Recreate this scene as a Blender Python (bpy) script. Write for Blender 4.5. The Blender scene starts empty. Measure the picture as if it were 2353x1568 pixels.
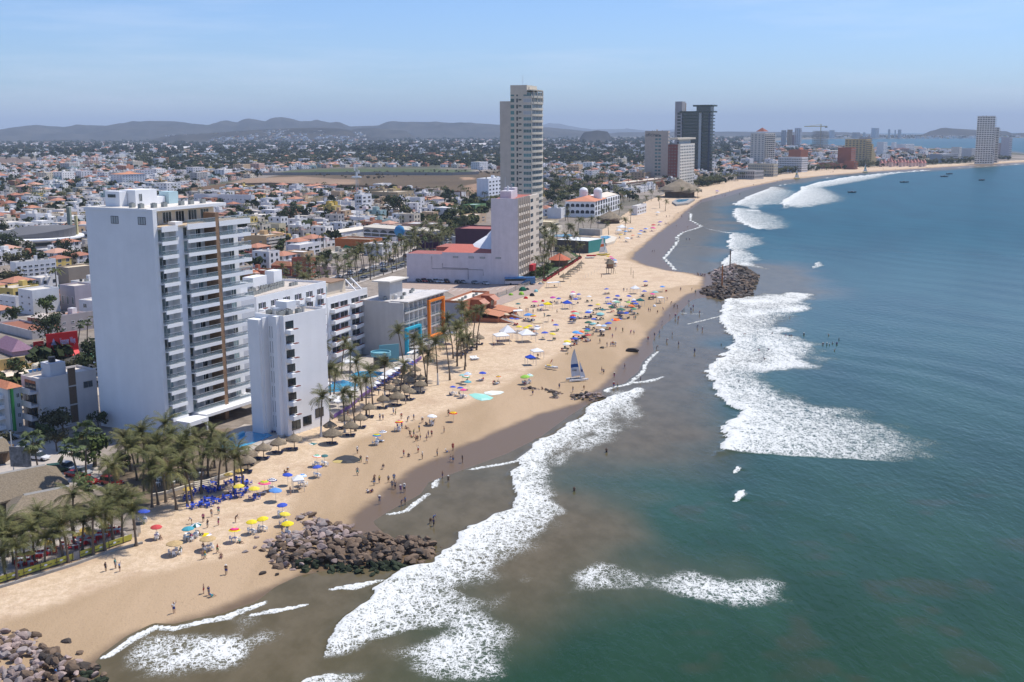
import bpy, math, random, numpy as np
from mathutils import Vector, Matrix
D = bpy.data; SC = bpy.context.scene; COL = SC.collection
R = random.Random(7); PI = math.pi
# ---------------------------------------------------------------- camera, sky, sun, exposure
CH, CF, CP, CR = 68.0, 2590.0, math.atan(485 / 2590), .0055        # eye height, focal length in 2353-wide px, pitch, roll
cf = Vector((0, math.cos(CP), -math.sin(CP))); cu0 = Vector((0, math.sin(CP), math.cos(CP))); cr0 = Vector((1, 0, 0))
cr = cr0 * math.cos(CR) - cu0 * math.sin(CR); cu = cu0 * math.cos(CR) + cr0 * math.sin(CR)
cam = D.objects.new('camera', D.cameras.new('camera')); COL.objects.link(cam); SC.camera = cam
cam.data.sensor_width = 36; cam.data.lens = 36 * CF / 2353; cam.data.clip_start = 1; cam.data.clip_end = 120000
m = Matrix((cr, cu, -cf)).transposed().to_4x4(); m.translation = (0, 0, CH); cam.matrix_world = m
SUN_EL, SUN_AZ = math.radians(61), math.radians(55)                # azimuth from +Y towards +X
W = D.worlds.new('World'); SC.world = W; W.use_nodes = True
wn, wl = W.node_tree.nodes, W.node_tree.links
bg = wn['Background']; sky = wn.new('ShaderNodeTexSky'); sky.sky_type = 'NISHITA'; sky.sun_disc = False
sky.sun_elevation = SUN_EL; sky.sun_rotation = SUN_AZ; sky.air_density = 1.0; sky.dust_density = .3; sky.ozone_density = 3.0; sky.altitude = 50
# thin cirrus streaks in the sky itself
tc = wn.new('ShaderNodeTexCoord'); mp = wn.new('ShaderNodeMapping'); mp.inputs['Scale'].default_value = (1.7, 1.7, 17); mp.inputs['Rotation'].default_value = (0.0, .09, 0)
nz = wn.new('ShaderNodeTexNoise'); nz.inputs['Scale'].default_value = 1.6; nz.inputs['Detail'].default_value = 7; nz.inputs['Roughness'].default_value = .62
rmp = wn.new('ShaderNodeValToRGB'); rmp.color_ramp.elements[0].position = .47; rmp.color_ramp.elements[1].position = .80
rmp.color_ramp.elements[1].color = (.42, .42, .42, 1)
mx = wn.new('ShaderNodeMixRGB'); mx.inputs[2].default_value = (6.2, 6.6, 7.6, 1)
wl.new(tc.outputs['Generated'], mp.inputs[0]); wl.new(mp.outputs[0], nz.inputs['Vector']); wl.new(nz.outputs[0], rmp.inputs[0])
wl.new(rmp.outputs[0], mx.inputs[0]); tn = wn.new('ShaderNodeMixRGB'); tn.blend_type = 'MULTIPLY'; tn.inputs[0].default_value = 1; tn.inputs[2].default_value = (.57, .71, .97, 1); wl.new(sky.outputs[0], tn.inputs[1]); wl.new(tn.outputs[0], mx.inputs[1]); wl.new(mx.outputs[0], bg.inputs[0])
bg.inputs[1].default_value = .122
sun = D.objects.new('sun', D.lights.new('sun', 'SUN')); COL.objects.link(sun)
sun.data.energy = 3.75; sun.data.angle = math.radians(.53); sun.data.color = (1, .955, .88)
sd = Vector((math.sin(SUN_AZ) * math.cos(SUN_EL), math.cos(SUN_AZ) * math.cos(SUN_EL), math.sin(SUN_EL)))
sun.rotation_euler = (-sd).to_track_quat('-Z', 'Y').to_euler(); sun.location = sd * 400
vs = SC.view_settings; vs.view_transform = 'Standard'; vs.look = 'None'; vs.exposure = 0.36; vs.gamma = 1; vs.use_curve_mapping = False
SC.cycles.max_bounces = 5; SC.cycles.diffuse_bounces = 2; SC.cycles.glossy_bounces = 2; SC.cycles.transmission_bounces = 3; SC.cycles.transparent_max_bounces = 8
SC.cycles.volume_bounces = 0; SC.cycles.caustics_reflective = False; SC.cycles.caustics_refractive = False
# haze: one even box of air round camera and scene
hz = D.materials.new('air'); hz.use_nodes = True; hn = hz.node_tree; hn.nodes.clear()
ho = hn.nodes.new('ShaderNodeOutputMaterial'); hv = hn.nodes.new('ShaderNodeVolumePrincipled')
hv.inputs['Color'].default_value = (.70, .83, 1.0, 1); hv.inputs['Density'].default_value = 6.0e-5; hv.inputs['Anisotropy'].default_value = .0
hn.links.new(hv.outputs[0], ho.inputs['Volume'])
def make_haze():
    x0, x1, y0, y1, z0, z1 = -32000, 32000, -3000, 45000, -160, 560
    me = D.meshes.new('haze'); me.from_pydata([(x, y, z) for x in (x0, x1) for y in (y0, y1) for z in (z0, z1)], [],
        [(0, 1, 3, 2), (4, 6, 7, 5), (0, 4, 5, 1), (2, 3, 7, 6), (0, 2, 6, 4), (1, 5, 7, 3)])
    me.materials.append(hz); o = D.objects.new('haze', me); COL.objects.link(o); o['kind'] = 'stuff'; o['label'] = 'pale bluish haze in the air over the whole bay'
    o['category'] = 'haze'
make_haze()
# ---------------------------------------------------------------- pixels of the photograph (2353 wide) to points of the place
FR = dict(v=(0, 0, 1), a=(0, 390.7, .25), b=(517, 390.7, .25), c=(0, 782.5, .25), d=(517, 782.5, .25), e=(0, 1176.6, .25), f=(517, 1176.6, .25),
          g=(1091.6, 172.4, .25), h=(1666, 172.4, .2924), i=(1034, 517, .25), j=(1091.6, 574.5, .25))
def V(fr, x, y): o = FR[fr]; return o[0] + o[2] * x, o[1] + o[2] * y
def ray(u, v): return cf * CF + cr * (u - 1176.5) - cu * (v - 784)
def P(u, v, z=0.0):
    d = ray(u, v); t = (z - CH) / d.z; return Vector((d.x * t, d.y * t, z))
def Pfar(u, v, Y):
    d = ray(u, v); t = Y / d.y; return Vector((d.x * t, Y, CH + d.z * t))
def proj(p):
    q = Vector(p) - Vector((0, 0, CH)); w = q.dot(cf); return 1176.5 + CF * q.dot(cr) / w, 784 - CF * q.dot(cu) / w
def curv(x, y): return -(x * x + y * y) / 14.8e6
# ---------------------------------------------------------------- small library
def T(o, label=None, cat=None, group=None, kind=None):
    if label: o['label'] = label
    if cat: o['category'] = cat
    if group: o['group'] = group
    if kind: o['kind'] = kind
    return o
def link(o, parent=None):
    COL.objects.link(o)
    if parent: o.parent = parent
    return o
def empty(name, loc, rz=0.0, s=1.0):
    o = D.objects.new(name, None); o.empty_display_size = .5; o.location = loc; o.rotation_euler = (0, 0, rz); o.scale = (s, s, s); return link(o)
def inst(name, me, parent=None, loc=(0, 0, 0), rz=0.0, s=(1, 1, 1), col=None):
    o = D.objects.new(name, me); o.location = loc; o.rotation_euler = (0, 0, rz); o.scale = s
    if col: o.color = (*col[:3], 1)
    return link(o, parent)
def node_mat(name):
    m_ = D.materials.new(name); m_.use_nodes = True; n = m_.node_tree; return m_, n, n.nodes, n.links, n.nodes['Principled BSDF']
def M(name, col=None, rough=.7, nz=None, var=0.0, bump=None, metal=0.0, spec=.4, alpha=None, trans=0.0, streak=None):
    """col: rgb, 'OBJ' (object colour) or 'ATT' (vertex colour); nz=(scale,amount) mottles it; streak=(scale,amount) adds rain stains"""
    m_, n, N, L, b = node_mat(name)
    b.inputs['Roughness'].default_value = rough; b.inputs['Metallic'].default_value = metal; b.inputs['Specular IOR Level'].default_value = spec
    if col == 'OBJ': s = N.new('ShaderNodeObjectInfo').outputs['Color']
    elif col == 'ATT': a = N.new('ShaderNodeAttribute'); a.attribute_name = 'col'; s = a.outputs['Color']
    else: r = N.new('ShaderNodeRGB'); r.outputs[0].default_value = (*col, 1); s = r.outputs[0]
    for k, (q, stretch) in enumerate(((nz, 1.0), (streak, .08))):
        if not q: continue
        t = N.new('ShaderNodeTexCoord'); mp_ = N.new('ShaderNodeMapping'); mp_.inputs['Scale'].default_value = (1, 1, stretch)
        x = N.new('ShaderNodeTexNoise'); x.inputs['Scale'].default_value = q[0]; x.inputs['Detail'].default_value = 6; x.inputs['Roughness'].default_value = .65
        L.new(t.outputs['Object'], mp_.inputs[0]); L.new(mp_.outputs[0], x.inputs['Vector'])
        mr = N.new('ShaderNodeMapRange'); mr.inputs[1].default_value = .3; mr.inputs[2].default_value = .7; mr.inputs[3].default_value = 1 - q[1]; mr.inputs[4].default_value = 1 + q[1] * (.6 if k == 0 else .1)
        L.new(x.outputs[0], mr.inputs[0]); mm = N.new('ShaderNodeMixRGB'); mm.blend_type = 'MULTIPLY'; mm.inputs[0].default_value = 1
        L.new(s, mm.inputs[1]); L.new(mr.outputs[0], mm.inputs[2]); s = mm.outputs[0]
    if var:
        oi = N.new('ShaderNodeObjectInfo'); hs = N.new('ShaderNodeHueSaturation'); mr = N.new('ShaderNodeMapRange'); mr.inputs[3].default_value = 1 - var; mr.inputs[4].default_value = 1 + var
        L.new(oi.outputs['Random'], mr.inputs[0]); L.new(mr.outputs[0], hs.inputs['Value']); L.new(s, hs.inputs['Color']); s = hs.outputs[0]
    L.new(s, b.inputs['Base Color'])
    if bump:
        t = N.new('ShaderNodeTexCoord'); x = N.new('ShaderNodeTexNoise'); x.inputs['Scale'].default_value = bump[0]; x.inputs['Detail'].default_value = 4
        bp = N.new('ShaderNodeBump'); bp.inputs['Distance'].default_value = bump[1]; L.new(t.outputs['Object'], x.inputs['Vector']); L.new(x.outputs[0], bp.inputs['Height']); L.new(bp.outputs[0], b.inputs['Normal'])
    if alpha is not None: b.inputs['Alpha'].default_value = alpha
    if trans: b.inputs['Transmission Weight'].default_value = trans
    return m_
class MB:
    """collects shapes, builds ONE mesh; material slots by order of first use"""
    def __init__(s): s.v, s.f, s.mi, s.mats, s.c, s.sm, s.cur, s.cc = [], [], [], [], [], False, 0, None
    def mat(s, m_):
        if m_ not in s.mats: s.mats.append(m_)
        s.cur = s.mats.index(m_); return s
    def col(s, c): s.cc = c; return s
    def add(s, vs, fs):
        b = len(s.v); s.v += [tuple(p) for p in vs]
        for q in fs: s.f.append(tuple(b + k for k in q)); s.mi.append(s.cur); s.c.append(s.cc)
        return s
    def box(s, x0, y0, z0, x1, y1, z1):
        return s.add([(x, y, z) for x in (x0, x1) for y in (y0, y1) for z in (z0, z1)], [(0, 1, 3, 2), (4, 6, 7, 5), (0, 4, 5, 1), (2, 3, 7, 6), (0, 2, 6, 4), (1, 5, 7, 3)])
    def obox(s, cx, cy, z0, lx, ly, h, rz=0.0):
        c_, n_ = math.cos(rz), math.sin(rz); q = []
        for x in (-lx / 2, lx / 2):
            for y in (-ly / 2, ly / 2):
                for z in (z0, z0 + h): q.append((cx + x * c_ - y * n_, cy + x * n_ + y * c_, z))
        return s.add(q, [(0, 1, 3, 2), (4, 6, 7, 5), (0, 4, 5, 1), (2, 3, 7, 6), (0, 2, 6, 4), (1, 5, 7, 3)])
    def prism(s, poly, z0, z1, top=True):
        n = len(poly); s.add([(x, y, z0) for x, y in poly] + [(x, y, z1) for x, y in poly], [(k, (k + 1) % n, n + (k + 1) % n, n + k) for k in range(n)] + ([tuple(range(n, 2 * n))] if top else []))
        return s
    def cyl(s, cx, cy, z0, z1, r0, r1=None, n=10, cap=True):
        r1 = r0 if r1 is None else r1
        q = [(cx + r * math.cos(2 * PI * k / n), cy + r * math.sin(2 * PI * k / n), z) for r, z in ((r0, z0), (r1, z1)) for k in range(n)]
        return s.add(q, [(k, (k + 1) % n, n + (k + 1) % n, n + k) for k in range(n)] + ([tuple(range(n, 2 * n)), tuple(range(n))[::-1]] if cap else []))
    def tube(s, pts, rs, n=6):
        pts = [Vector(p) for p in pts]; q = []
        for k, p in enumerate(pts):
            t = (pts[min(k + 1, len(pts) - 1)] - pts[max(k - 1, 0)]).normalized(); a = t.cross(Vector((0, 0, 1)) if abs(t.z) < .9 else Vector((1, 0, 0))).normalized(); b = t.cross(a)
            r = rs[k] if hasattr(rs, '__len__') else rs
            q += [p + (a * math.cos(2 * PI * j / n) + b * math.sin(2 * PI * j / n)) * r for j in range(n)]
        m_ = len(pts)
        return s.add(q, [(k * n + j, k * n + (j + 1) % n, (k + 1) * n + (j + 1) % n, (k + 1) * n + j) for k in range(m_ - 1) for j in range(n)] + [tuple(range(n))[::-1], tuple(range((m_ - 1) * n, m_ * n))])
    def lathe(s, prof, cx=0, cy=0, n=12, sx=1, sy=1):
        q = [(cx + r * sx * math.cos(2 * PI * k / n), cy + r * sy * math.sin(2 * PI * k / n), z) for r, z in prof for k in range(n)]
        return s.add(q, [(j * n + k, j * n + (k + 1) % n, (j + 1) * n + (k + 1) % n, (j + 1) * n + k) for j in range(len(prof) - 1) for k in range(n)])
    def mesh(s, name, smooth=False):
        me = D.meshes.new(name); me.from_pydata(s.v, [], s.f)
        for m_ in s.mats: me.materials.append(m_)
        if len(s.mats) > 1: me.polygons.foreach_set('material_index', s.mi)
        if any(c is not None for c in s.c):
            at = me.attributes.new('col', 'FLOAT_COLOR', 'FACE'); at.data.foreach_set('color', [k for c in s.c for k in (*(c or (1, 1, 1))[:3], 1)])
        if smooth: me.polygons.foreach_set('use_smooth', [True] * len(s.f))
        return me
    def obj(s, name, parent=None, smooth=False, loc=(0, 0, 0), rz=0.0, col=None): return inst(name, s.mesh(name, smooth), parent, loc, rz, col=col)
def gridmesh(name, X, Y, Z, attrs, mats, keep=None):
    """vertex grid -> mesh; attrs {name: array} as float point attributes"""
    nr, nc = X.shape; idx = np.arange(nr * nc).reshape(nr, nc)
    q = np.stack([idx[:-1, :-1], idx[:-1, 1:], idx[1:, 1:], idx[1:, :-1]], -1).reshape(-1, 4)
    if keep is not None: q = q[(keep[:-1, :-1] | keep[:-1, 1:] | keep[1:, 1:] | keep[1:, :-1]).reshape(-1)]
    used = np.unique(q); remap = np.full(nr * nc, -1); remap[used] = np.arange(len(used)); q = remap[q]
    co = np.stack([X, Y, Z], -1).reshape(-1, 3)[used].astype(np.float32)
    me = D.meshes.new(name); me.vertices.add(len(co)); me.vertices.foreach_set('co', co.ravel()); me.loops.add(q.size); me.loops.foreach_set('vertex_index', q.ravel().astype(np.int32))
    me.polygons.add(len(q)); me.polygons.foreach_set('loop_start', np.arange(0, q.size, 4, dtype=np.int32)); me.polygons.foreach_set('use_smooth', np.ones(len(q), bool))
    for k, a in attrs.items():
        if a.ndim == 3:
            at = me.attributes.new(k, 'FLOAT_COLOR', 'POINT'); c = np.ones((len(used), 4), np.float32); c[:, :3] = a.reshape(-1, 3)[used]; at.data.foreach_set('color', c.ravel())
        else:
            at = me.attributes.new(k, 'FLOAT', 'POINT'); at.data.foreach_set('value', a.reshape(-1)[used].astype(np.float32))
    me.update(); me.validate()
    for m_ in mats: me.materials.append(m_)
    return inst(name, me)
def pxline(pts, fr='v', z=0.0): return [tuple(P(*V(fr, x, y), z)[:2]) for x, y in pts]
def sdist(X, Y, line):
    """distance to a polyline, sign (+ on the left of travel), and parameter along it"""
    best = np.full(X.shape, 1e18); sg = np.ones(X.shape); tt = np.zeros(X.shape)
    for k in range(len(line) - 1):
        ax, ay = line[k]; bx, by = line[k + 1]; dx, dy = bx - ax, by - ay; l2 = dx * dx + dy * dy + 1e-9
        t = np.clip(((X - ax) * dx + (Y - ay) * dy) / l2, 0, 1); d2 = (X - ax - t * dx) ** 2 + (Y - ay - t * dy) ** 2
        cr_ = dx * (Y - ay) - dy * (X - ax); w = d2 < best - 1e-9
        best = np.where(w, d2, best); sg = np.where(w, np.sign(cr_), sg); tt = np.where(w, k + t, tt)
    return np.sqrt(best) * sg, tt
def inpoly(X, Y, poly):
    c = np.zeros(X.shape, bool); n = len(poly)
    for k in range(n):
        (ax, ay), (bx, by) = poly[k], poly[(k + 1) % n]
        c ^= ((ay > Y) != (by > Y)) & (X < (bx - ax) * (Y - ay) / (by - ay + 1e-12) + ax)
    return c
def sstep(x, a, b): t = np.clip((x - a) / (b - a), 0, 1); return t * t * (3 - 2 * t)
FR.update(k=(632, 1005.4, .2931), l=(1263.9, 574.5, .2931), m=(1493.7, 373.4, .26857), n=(1263.9, 1034.1, .4629))
def VL(fr, *p): return [V(fr, x, y) for x, y in p]
SHORE_PX = [(60, 1900), (225, 1600), (232, 1540), (240, 1510), (300, 1465), (355, 1438), (400, 1440), (460, 1425), (515, 1415), (600, 1385), (640, 1352), (690, 1328), (790, 1308), (950, 1303), (1004, 1275), (985, 1245), (900, 1232), (866, 1200),
    (899, 1178), (975, 1137), (993, 1110), (1086, 1076), (1170, 1045), (1250, 1005), (1310, 960), (1365, 925), (1392, 908)] + VL('l', (428, 1098), (450, 1085), (600, 1050), (720, 950), (745, 880), (830, 800), (820, 720), (900, 600), (1000, 520), (1100, 420), (1130, 392), (1200, 378), (1390, 388), (1560, 340), (1632, 220), (1560, 165), (1480, 132), (1300, 150), (1230, 185), (1100, 180)) + \
    [(1552, 622), (1545, 615), (1536, 607)] + VL('m', (110, 820), (180, 740), (230, 670), (220, 640), (270, 600), (400, 560), (432, 545), (330, 490), (345, 450), (330, 430), (350, 410), (440, 345), (640, 300)) + \
    [(1739, 430), (1774, 421), (1830, 412), (1900, 403), (1988, 397), (2105, 392), (2192, 386), (2280, 380.6), (2354, 375), (2420, 368), (2400, 360), (2340, 352), (2290, 346), (2240, 341), (2100, 340), (1990, 337), (1900, 333), (1800, 331), (1750, 326), (1790, 321), (1900, 318), (2050, 317.2), (2200, 316.6), (2300, 316), (2420, 314), (2700, 311), (2700, 306), (2420, 306.5), (2330, 307.5), (2240, 309), (2080, 309), (2000, 304.5), (1900, 304.2), (1700, 304.5)]
SHORE = pxline(SHORE_PX); SHORE.append((3000, 60000))
LANDPOLY = SHORE + [(-60000, 60000), (-60000, -2000), (-300, -2000)]
DAMP = pxline([(-200, 1600), (0, 1430), (300, 1338), (560, 1285), (640, 1215), (720, 1110), (800, 1020), (900, 990), (1000, 962), (1150, 900), (1230, 850), (1300, 812), (1340, 770), (1380, 745), (1450, 700), (1480, 676), (1600, 655), (1610, 640), (1590, 632), (1528, 623), (1469, 610), (1438, 598), (1440, 585), (1480, 560), (1530, 520), (1560, 490), (1610, 460), (1700, 432), (1800, 411), (1990, 394), (2354, 371)])
WET = pxline([(-60, 1700), (180, 1530), (300, 1450), (450, 1412), (600, 1360), (700, 1310), (790, 1250), (800, 1190), (850, 1150), (930, 1090), (1030, 1040), (1120, 1000), (1230, 955), (1330, 925), (1375, 890), (1420, 842), (1460, 800), (1490, 760), (1535, 705), (1570, 680), (1610, 665), (1615, 640), (1586, 629), (1528, 622), (1475, 609), (1448, 596), (1455, 585), (1500, 545), (1555, 505), (1568, 490), (1610, 459), (1700, 434), (1800, 414), (1990, 396), (2354, 373)])
BACK = pxline([(-300, 1480), (0, 1345), (330, 1240), (318, 1180), (440, 1140), (560, 1085), (600, 1050), (690, 1003), (748, 985), (830, 930), (905, 862), (940, 810), (1010, 775), (1080, 760), (1100, 700), (1150, 682), (1215, 650), (1260, 625), (1330, 565), (1370, 543), (1430, 500), (1480, 468), (1530, 447), (1580, 436), (1640, 423), (1700, 413), (1800, 402), (1900, 389), (2000, 384), (2100, 381), (2200, 377), (2300, 372), (2360, 368)])
def land_z(sd_): return np.where(sd_ > 0, np.minimum(sd_ * .02, .7), np.maximum(sd_ * .035, -4))
def gz(x, y): s_, _ = sdist(np.array([x]), np.array([y]), SHORE[:100]); return max(float(land_z(s_)[0]), 0.0)
def G(u, v, fr='v'):
    u, v = V(fr, u, v); p = P(u, v, .6)
    for _ in range(2): p = P(u, v, gz(p.x, p.y))
    return p
def polar(nr, na, d0, d1, amax):
    d = d0 * (d1 / d0) ** np.linspace(0, 1, nr); a = np.radians(np.linspace(-amax, amax, na)); DD, AA = np.meshgrid(d, a, indexing='ij')
    return DD * np.sin(AA), DD * np.cos(AA)
rng = np.random.default_rng(3)
def vnoise(X, Y, s, seed=0):
    x, y = X / s + seed * 17.3, Y / s + seed * 7.1; xi, yi = np.floor(x).astype(np.int64), np.floor(y).astype(np.int64); fx, fy = x - xi, y - yi
    fx, fy = fx * fx * (3 - 2 * fx), fy * fy * (3 - 2 * fy)
    h = lambda i, j: (np.sin(i * 127.1 + j * 311.7 + seed * 13.7) * 43758.5453) % 1
    return (h(xi, yi) * (1 - fx) + h(xi + 1, yi) * fx) * (1 - fy) + (h(xi, yi + 1) * (1 - fx) + h(xi + 1, yi + 1) * fx) * fy
# ---------------------------------------------------------------- land: beach and ground
X, Y = polar(620, 560, 70, 44000, 36)
SDL, _ = sdist(X, Y, SHORE); inl = inpoly(X, Y, LANDPOLY); SDL = np.where(inl, np.abs(SDL), -np.abs(SDL))
Z = land_z(SDL) + curv(X, Y)
bd, _ = sdist(X, Y, BACK); DI = np.hypot(X, Y)
onbeach = (bd < 0) & (Y < 3600)
dp, _ = sdist(X, Y, DAMP); wt, _ = sdist(X, Y, WET)
damp = sstep(-dp, -7, 6) * (Y < 3600); wet = sstep(-wt, -4.5, 4) * (Y < 3600)
GC = np.empty(X.shape + (3,)); n1 = vnoise(X, Y, 60, 1) * .5 + vnoise(X, Y, 17, 2) * .5; n2 = vnoise(X, Y, 140, 5) * .6 + vnoise(X, Y, 33, 6) * .4
GC[:] = (.27, .225, .185); GC += (n1[..., None] - .5) * np.array((.16, .14, .12))
far = sstep(DI, 500, 1500)[..., None]; green = sstep(n2, .42, .6)[..., None] * (.2 + .8 * far)
GC = GC * (1 - green * .8) + np.array((.052, .062, .03)) * green * .8
def region(pts, c, w=25, fr='v', amt=1):
    global GC
    poly = pxline(VL(fr, *pts)); b_, _ = sdist(X, Y, poly + [poly[0]]); k = np.where(inpoly(X, Y, poly), sstep(np.abs(b_), 0, w), 0)[..., None] * amt
    GC = GC * (1 - k) + np.array(c) * (1 + .5 * (n1[..., None] - .5)) * k
region([(450, 443), (520, 424), (640, 402), (1148, 394), (1700, 394), (1700, 405), (1148, 462), (900, 436), (700, 430)], (.12, .085, .05), 15)
region([(518, 421), (560, 411), (700, 406), (760, 411), (835, 414), (830, 424), (700, 431), (540, 431)], (.30, .20, .13), 12)
region([(1050, 408), (1090, 408), (1100, 413), (1060, 416)], (.4, .25, .15), 8); region([(1060, 428), (1130, 415), (1148, 440), (1075, 452)], (.3, .19, .12), 8)
region([(640, 396), (760, 389), (1000, 388), (1100, 393), (1060, 401), (640, 402)], (.08, .10, .04), 10)
region([(-50, 362), (60, 363), (95, 372), (60, 380), (-50, 381)], (.17, .12, .095), 20)
region([(300, 352), (1900, 334), (1900, 352), (1148, 385), (700, 378), (420, 400), (340, 392)], (.05, .058, .03), 60, amt=.6)
m_sand, nt, N, L, b = node_mat('sand')
def attr(N, k): a = N.new('ShaderNodeAttribute'); a.attribute_name = k; return a.outputs['Fac']
def noise(N, L, scale, detail=5, rough=.6, vec=None, stretch=None):
    x = N.new('ShaderNodeTexNoise'); x.inputs['Scale'].default_value = scale; x.inputs['Detail'].default_value = detail; x.inputs['Roughness'].default_value = rough
    v_ = vec
    if v_ is None: v_ = N.new('ShaderNodeNewGeometry').outputs['Position']
    if stretch: mp_ = N.new('ShaderNodeMapping'); mp_.inputs['Scale'].default_value = stretch[:3]; mp_.inputs['Rotation'].default_value = (0, 0, stretch[3]); L.new(v_, mp_.inputs[0]); v_ = mp_.outputs[0]
    L.new(v_, x.inputs['Vector']); return x.outputs[0]
def math_(N, L, op, a, b_=None, c=None, clamp=False):
    x = N.new('ShaderNodeMath'); x.operation = op; x.use_clamp = clamp
    for k, q in enumerate((a, b_, c)):
        if q is None: continue
        if isinstance(q, (int, float)): x.inputs[k].default_value = q
        else: L.new(q, x.inputs[k])
    return x.outputs[0]
def remap(N, L, a, f0, f1, t0=0.0, t1=1.0):
    x = N.new('ShaderNodeMapRange'); x.interpolation_type = 'SMOOTHSTEP'
    for k, q in ((1, f0), (2, f1), (3, t0), (4, t1)):
        if isinstance(q, (int, float)): x.inputs[k].default_value = q
        else: L.new(q, x.inputs[k])
    L.new(a, x.inputs[0]); return x.outputs[0]
def mix(N, L, f, a, b_, mode='MIX'):
    x = N.new('ShaderNodeMixRGB'); x.blend_type = mode
    for k, q in enumerate((f, a, b_)):
        if isinstance(q, (int, float)): x.inputs[k].default_value = q
        elif isinstance(q, tuple): x.inputs[k].default_value = (*q, 1)
        else: L.new(q, x.inputs[k])
    return x.outputs[0]
nA = noise(N, L, .11, 6); nB = noise(N, L, .9, 6, .7); nC = noise(N, L, 3.2, 3, .6, stretch=(1, .6, 1, .5)); nD = noise(N, L, .045, 5, .6, stretch=(1, .22, 1, -.45))
wv = math_(N, L, 'ADD', attr(N, 'wet'), math_(N, L, 'MULTIPLY', math_(N, L, 'SUBTRACT', nA, .5), .7)); dv = math_(N, L, 'ADD', attr(N, 'damp'), math_(N, L, 'MULTIPLY', math_(N, L, 'SUBTRACT', nD, .5), 1.5))
dry = mix(N, L, remap(N, L, nB, .35, .7), (.53, .39, .25), (.68, .52, .36))
dry = mix(N, L, math_(N, L, 'MULTIPLY', remap(N, L, nA, .45, .68), .6), dry, (.44, .30, .19))
c = mix(N, L, remap(N, L, dv, .3, .75), dry, mix(N, L, remap(N, L, nD, .38, .62), (.38, .265, .155), (.46, .325, .20)))
wetm = remap(N, L, wv, .3, .85); c = mix(N, L, wetm, c, (.155, .105, .062))
foot = math_(N, L, 'MULTIPLY', remap(N, L, nC, .60, .72), math_(N, L, 'SUBTRACT', 1.0, wetm)); c = mix(N, L, math_(N, L, 'MULTIPLY', foot, .5), c, (.25, .17, .11))
L.new(c, b.inputs['Base Color']); L.new(math_(N, L, 'SUBTRACT', .85, math_(N, L, 'MULTIPLY', wetm, .5)), b.inputs['Roughness']); L.new(math_(N, L, 'SUBTRACT', .2, math_(N, L, 'MULTIPLY', wetm, .05)), b.inputs['Specular IOR Level'])
bp = N.new('ShaderNodeBump'); bp.inputs['Distance'].default_value = .16; bp.inputs['Strength'].default_value = .8
L.new(math_(N, L, 'MULTIPLY', math_(N, L, 'ADD', nB, math_(N, L, 'MULTIPLY', nC, .6)), math_(N, L, 'SUBTRACT', 1.0, math_(N, L, 'MULTIPLY', wetm, .9))), bp.inputs['Height']); L.new(bp.outputs[0], b.inputs['Normal'])
m_gr, nt, N, L, b = node_mat('earth')
a = N.new('ShaderNodeAttribute'); a.attribute_name = 'gc'
c = mix(N, L, 1.0, a.outputs['Color'], remap(N, L, noise(N, L, .35, 8, .7), .3, .7, .7, 1.25), 'MULTIPLY'); L.new(c, b.inputs['Base Color']); b.inputs['Roughness'].default_value = .95; b.inputs['Specular IOR Level'].default_value = .15
T(gridmesh('beach', X, Y, Z, dict(wet=wet, damp=damp), [m_sand], keep=onbeach & (SDL > -25)), 'pale sand beach darkening to wet sand along the waterline', 'beach', kind='structure')
T(gridmesh('ground', X, Y, Z - .004 * onbeach, dict(gc=GC), [m_gr], keep=(~onbeach) & (SDL > -60)), 'flat town ground of dust, scrub and paving behind the beach', 'ground', kind='structure')
# ---------------------------------------------------------------- water with breakers and foam
X, Y = polar(860, 620, 105, 1000, 36); xb, yb = polar(260, 620, 1004, 44000, 36); X, Y = np.concatenate([X, xb]), np.concatenate([Y, yb])
SD, _ = sdist(X, Y, SHORE); inl = inpoly(X, Y, LANDPOLY); sea = np.where(inl, -np.abs(SD), np.abs(SD))
foam = np.zeros(X.shape); lift = np.zeros(X.shape)
def breaker(pts, widths, amt=1.0, up=.6, fr='v', dens=.06):
    global foam, lift
    ln = pxline(VL(fr, *pts)); s_, t_ = sdist(X, Y, ln); s_ = -s_; w = np.interp(t_, np.arange(len(ln)), widths)
    jag = (vnoise(X, Y, 5.5, 4) - .5) * 3.0 + (vnoise(X, Y, 1.7, 9) - .5) * 1.2; s_ = s_ + jag * np.minimum(1, w / 8)
    f_ = np.where(s_ > 0, np.interp(s_ / w, [0, .07, .2, 1, 1.6] if w.max() > 2.9 else [0, .3, .6, 1, 1.2], [1.08, .92, .56 + dens, .38 + dens * .6, 0] if w.max() > 2.9 else [1, 1, .8, .4, 0]), 0) * amt * (sstep(t_ + (vnoise(X, Y, 4, 3) - .5) * .5, -.1, .55) if w.max() > 20 else 1); foam = np.maximum(foam, f_)
    lift = np.maximum(lift, up * np.where(s_ > -1, np.exp(-np.maximum(s_, 0) / (.25 * w + 1)) * sstep(s_, -1, 1.5), 0) * (w > 1))
def lace(pts, amt, soft=5, fr='v'):
    global foam
    poly = pxline(VL(fr, *pts)); b_, _ = sdist(X, Y, poly + [poly[0]]); k = np.where(inpoly(X, Y, poly), sstep(np.abs(b_) + (vnoise(X, Y, 6, 8) - .5) * soft, 0, soft * 1.3), 0)
    foam = np.maximum(foam, amt * k * (.48 + .62 * vnoise(X, Y, 9, 3) ** 1.2))
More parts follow.
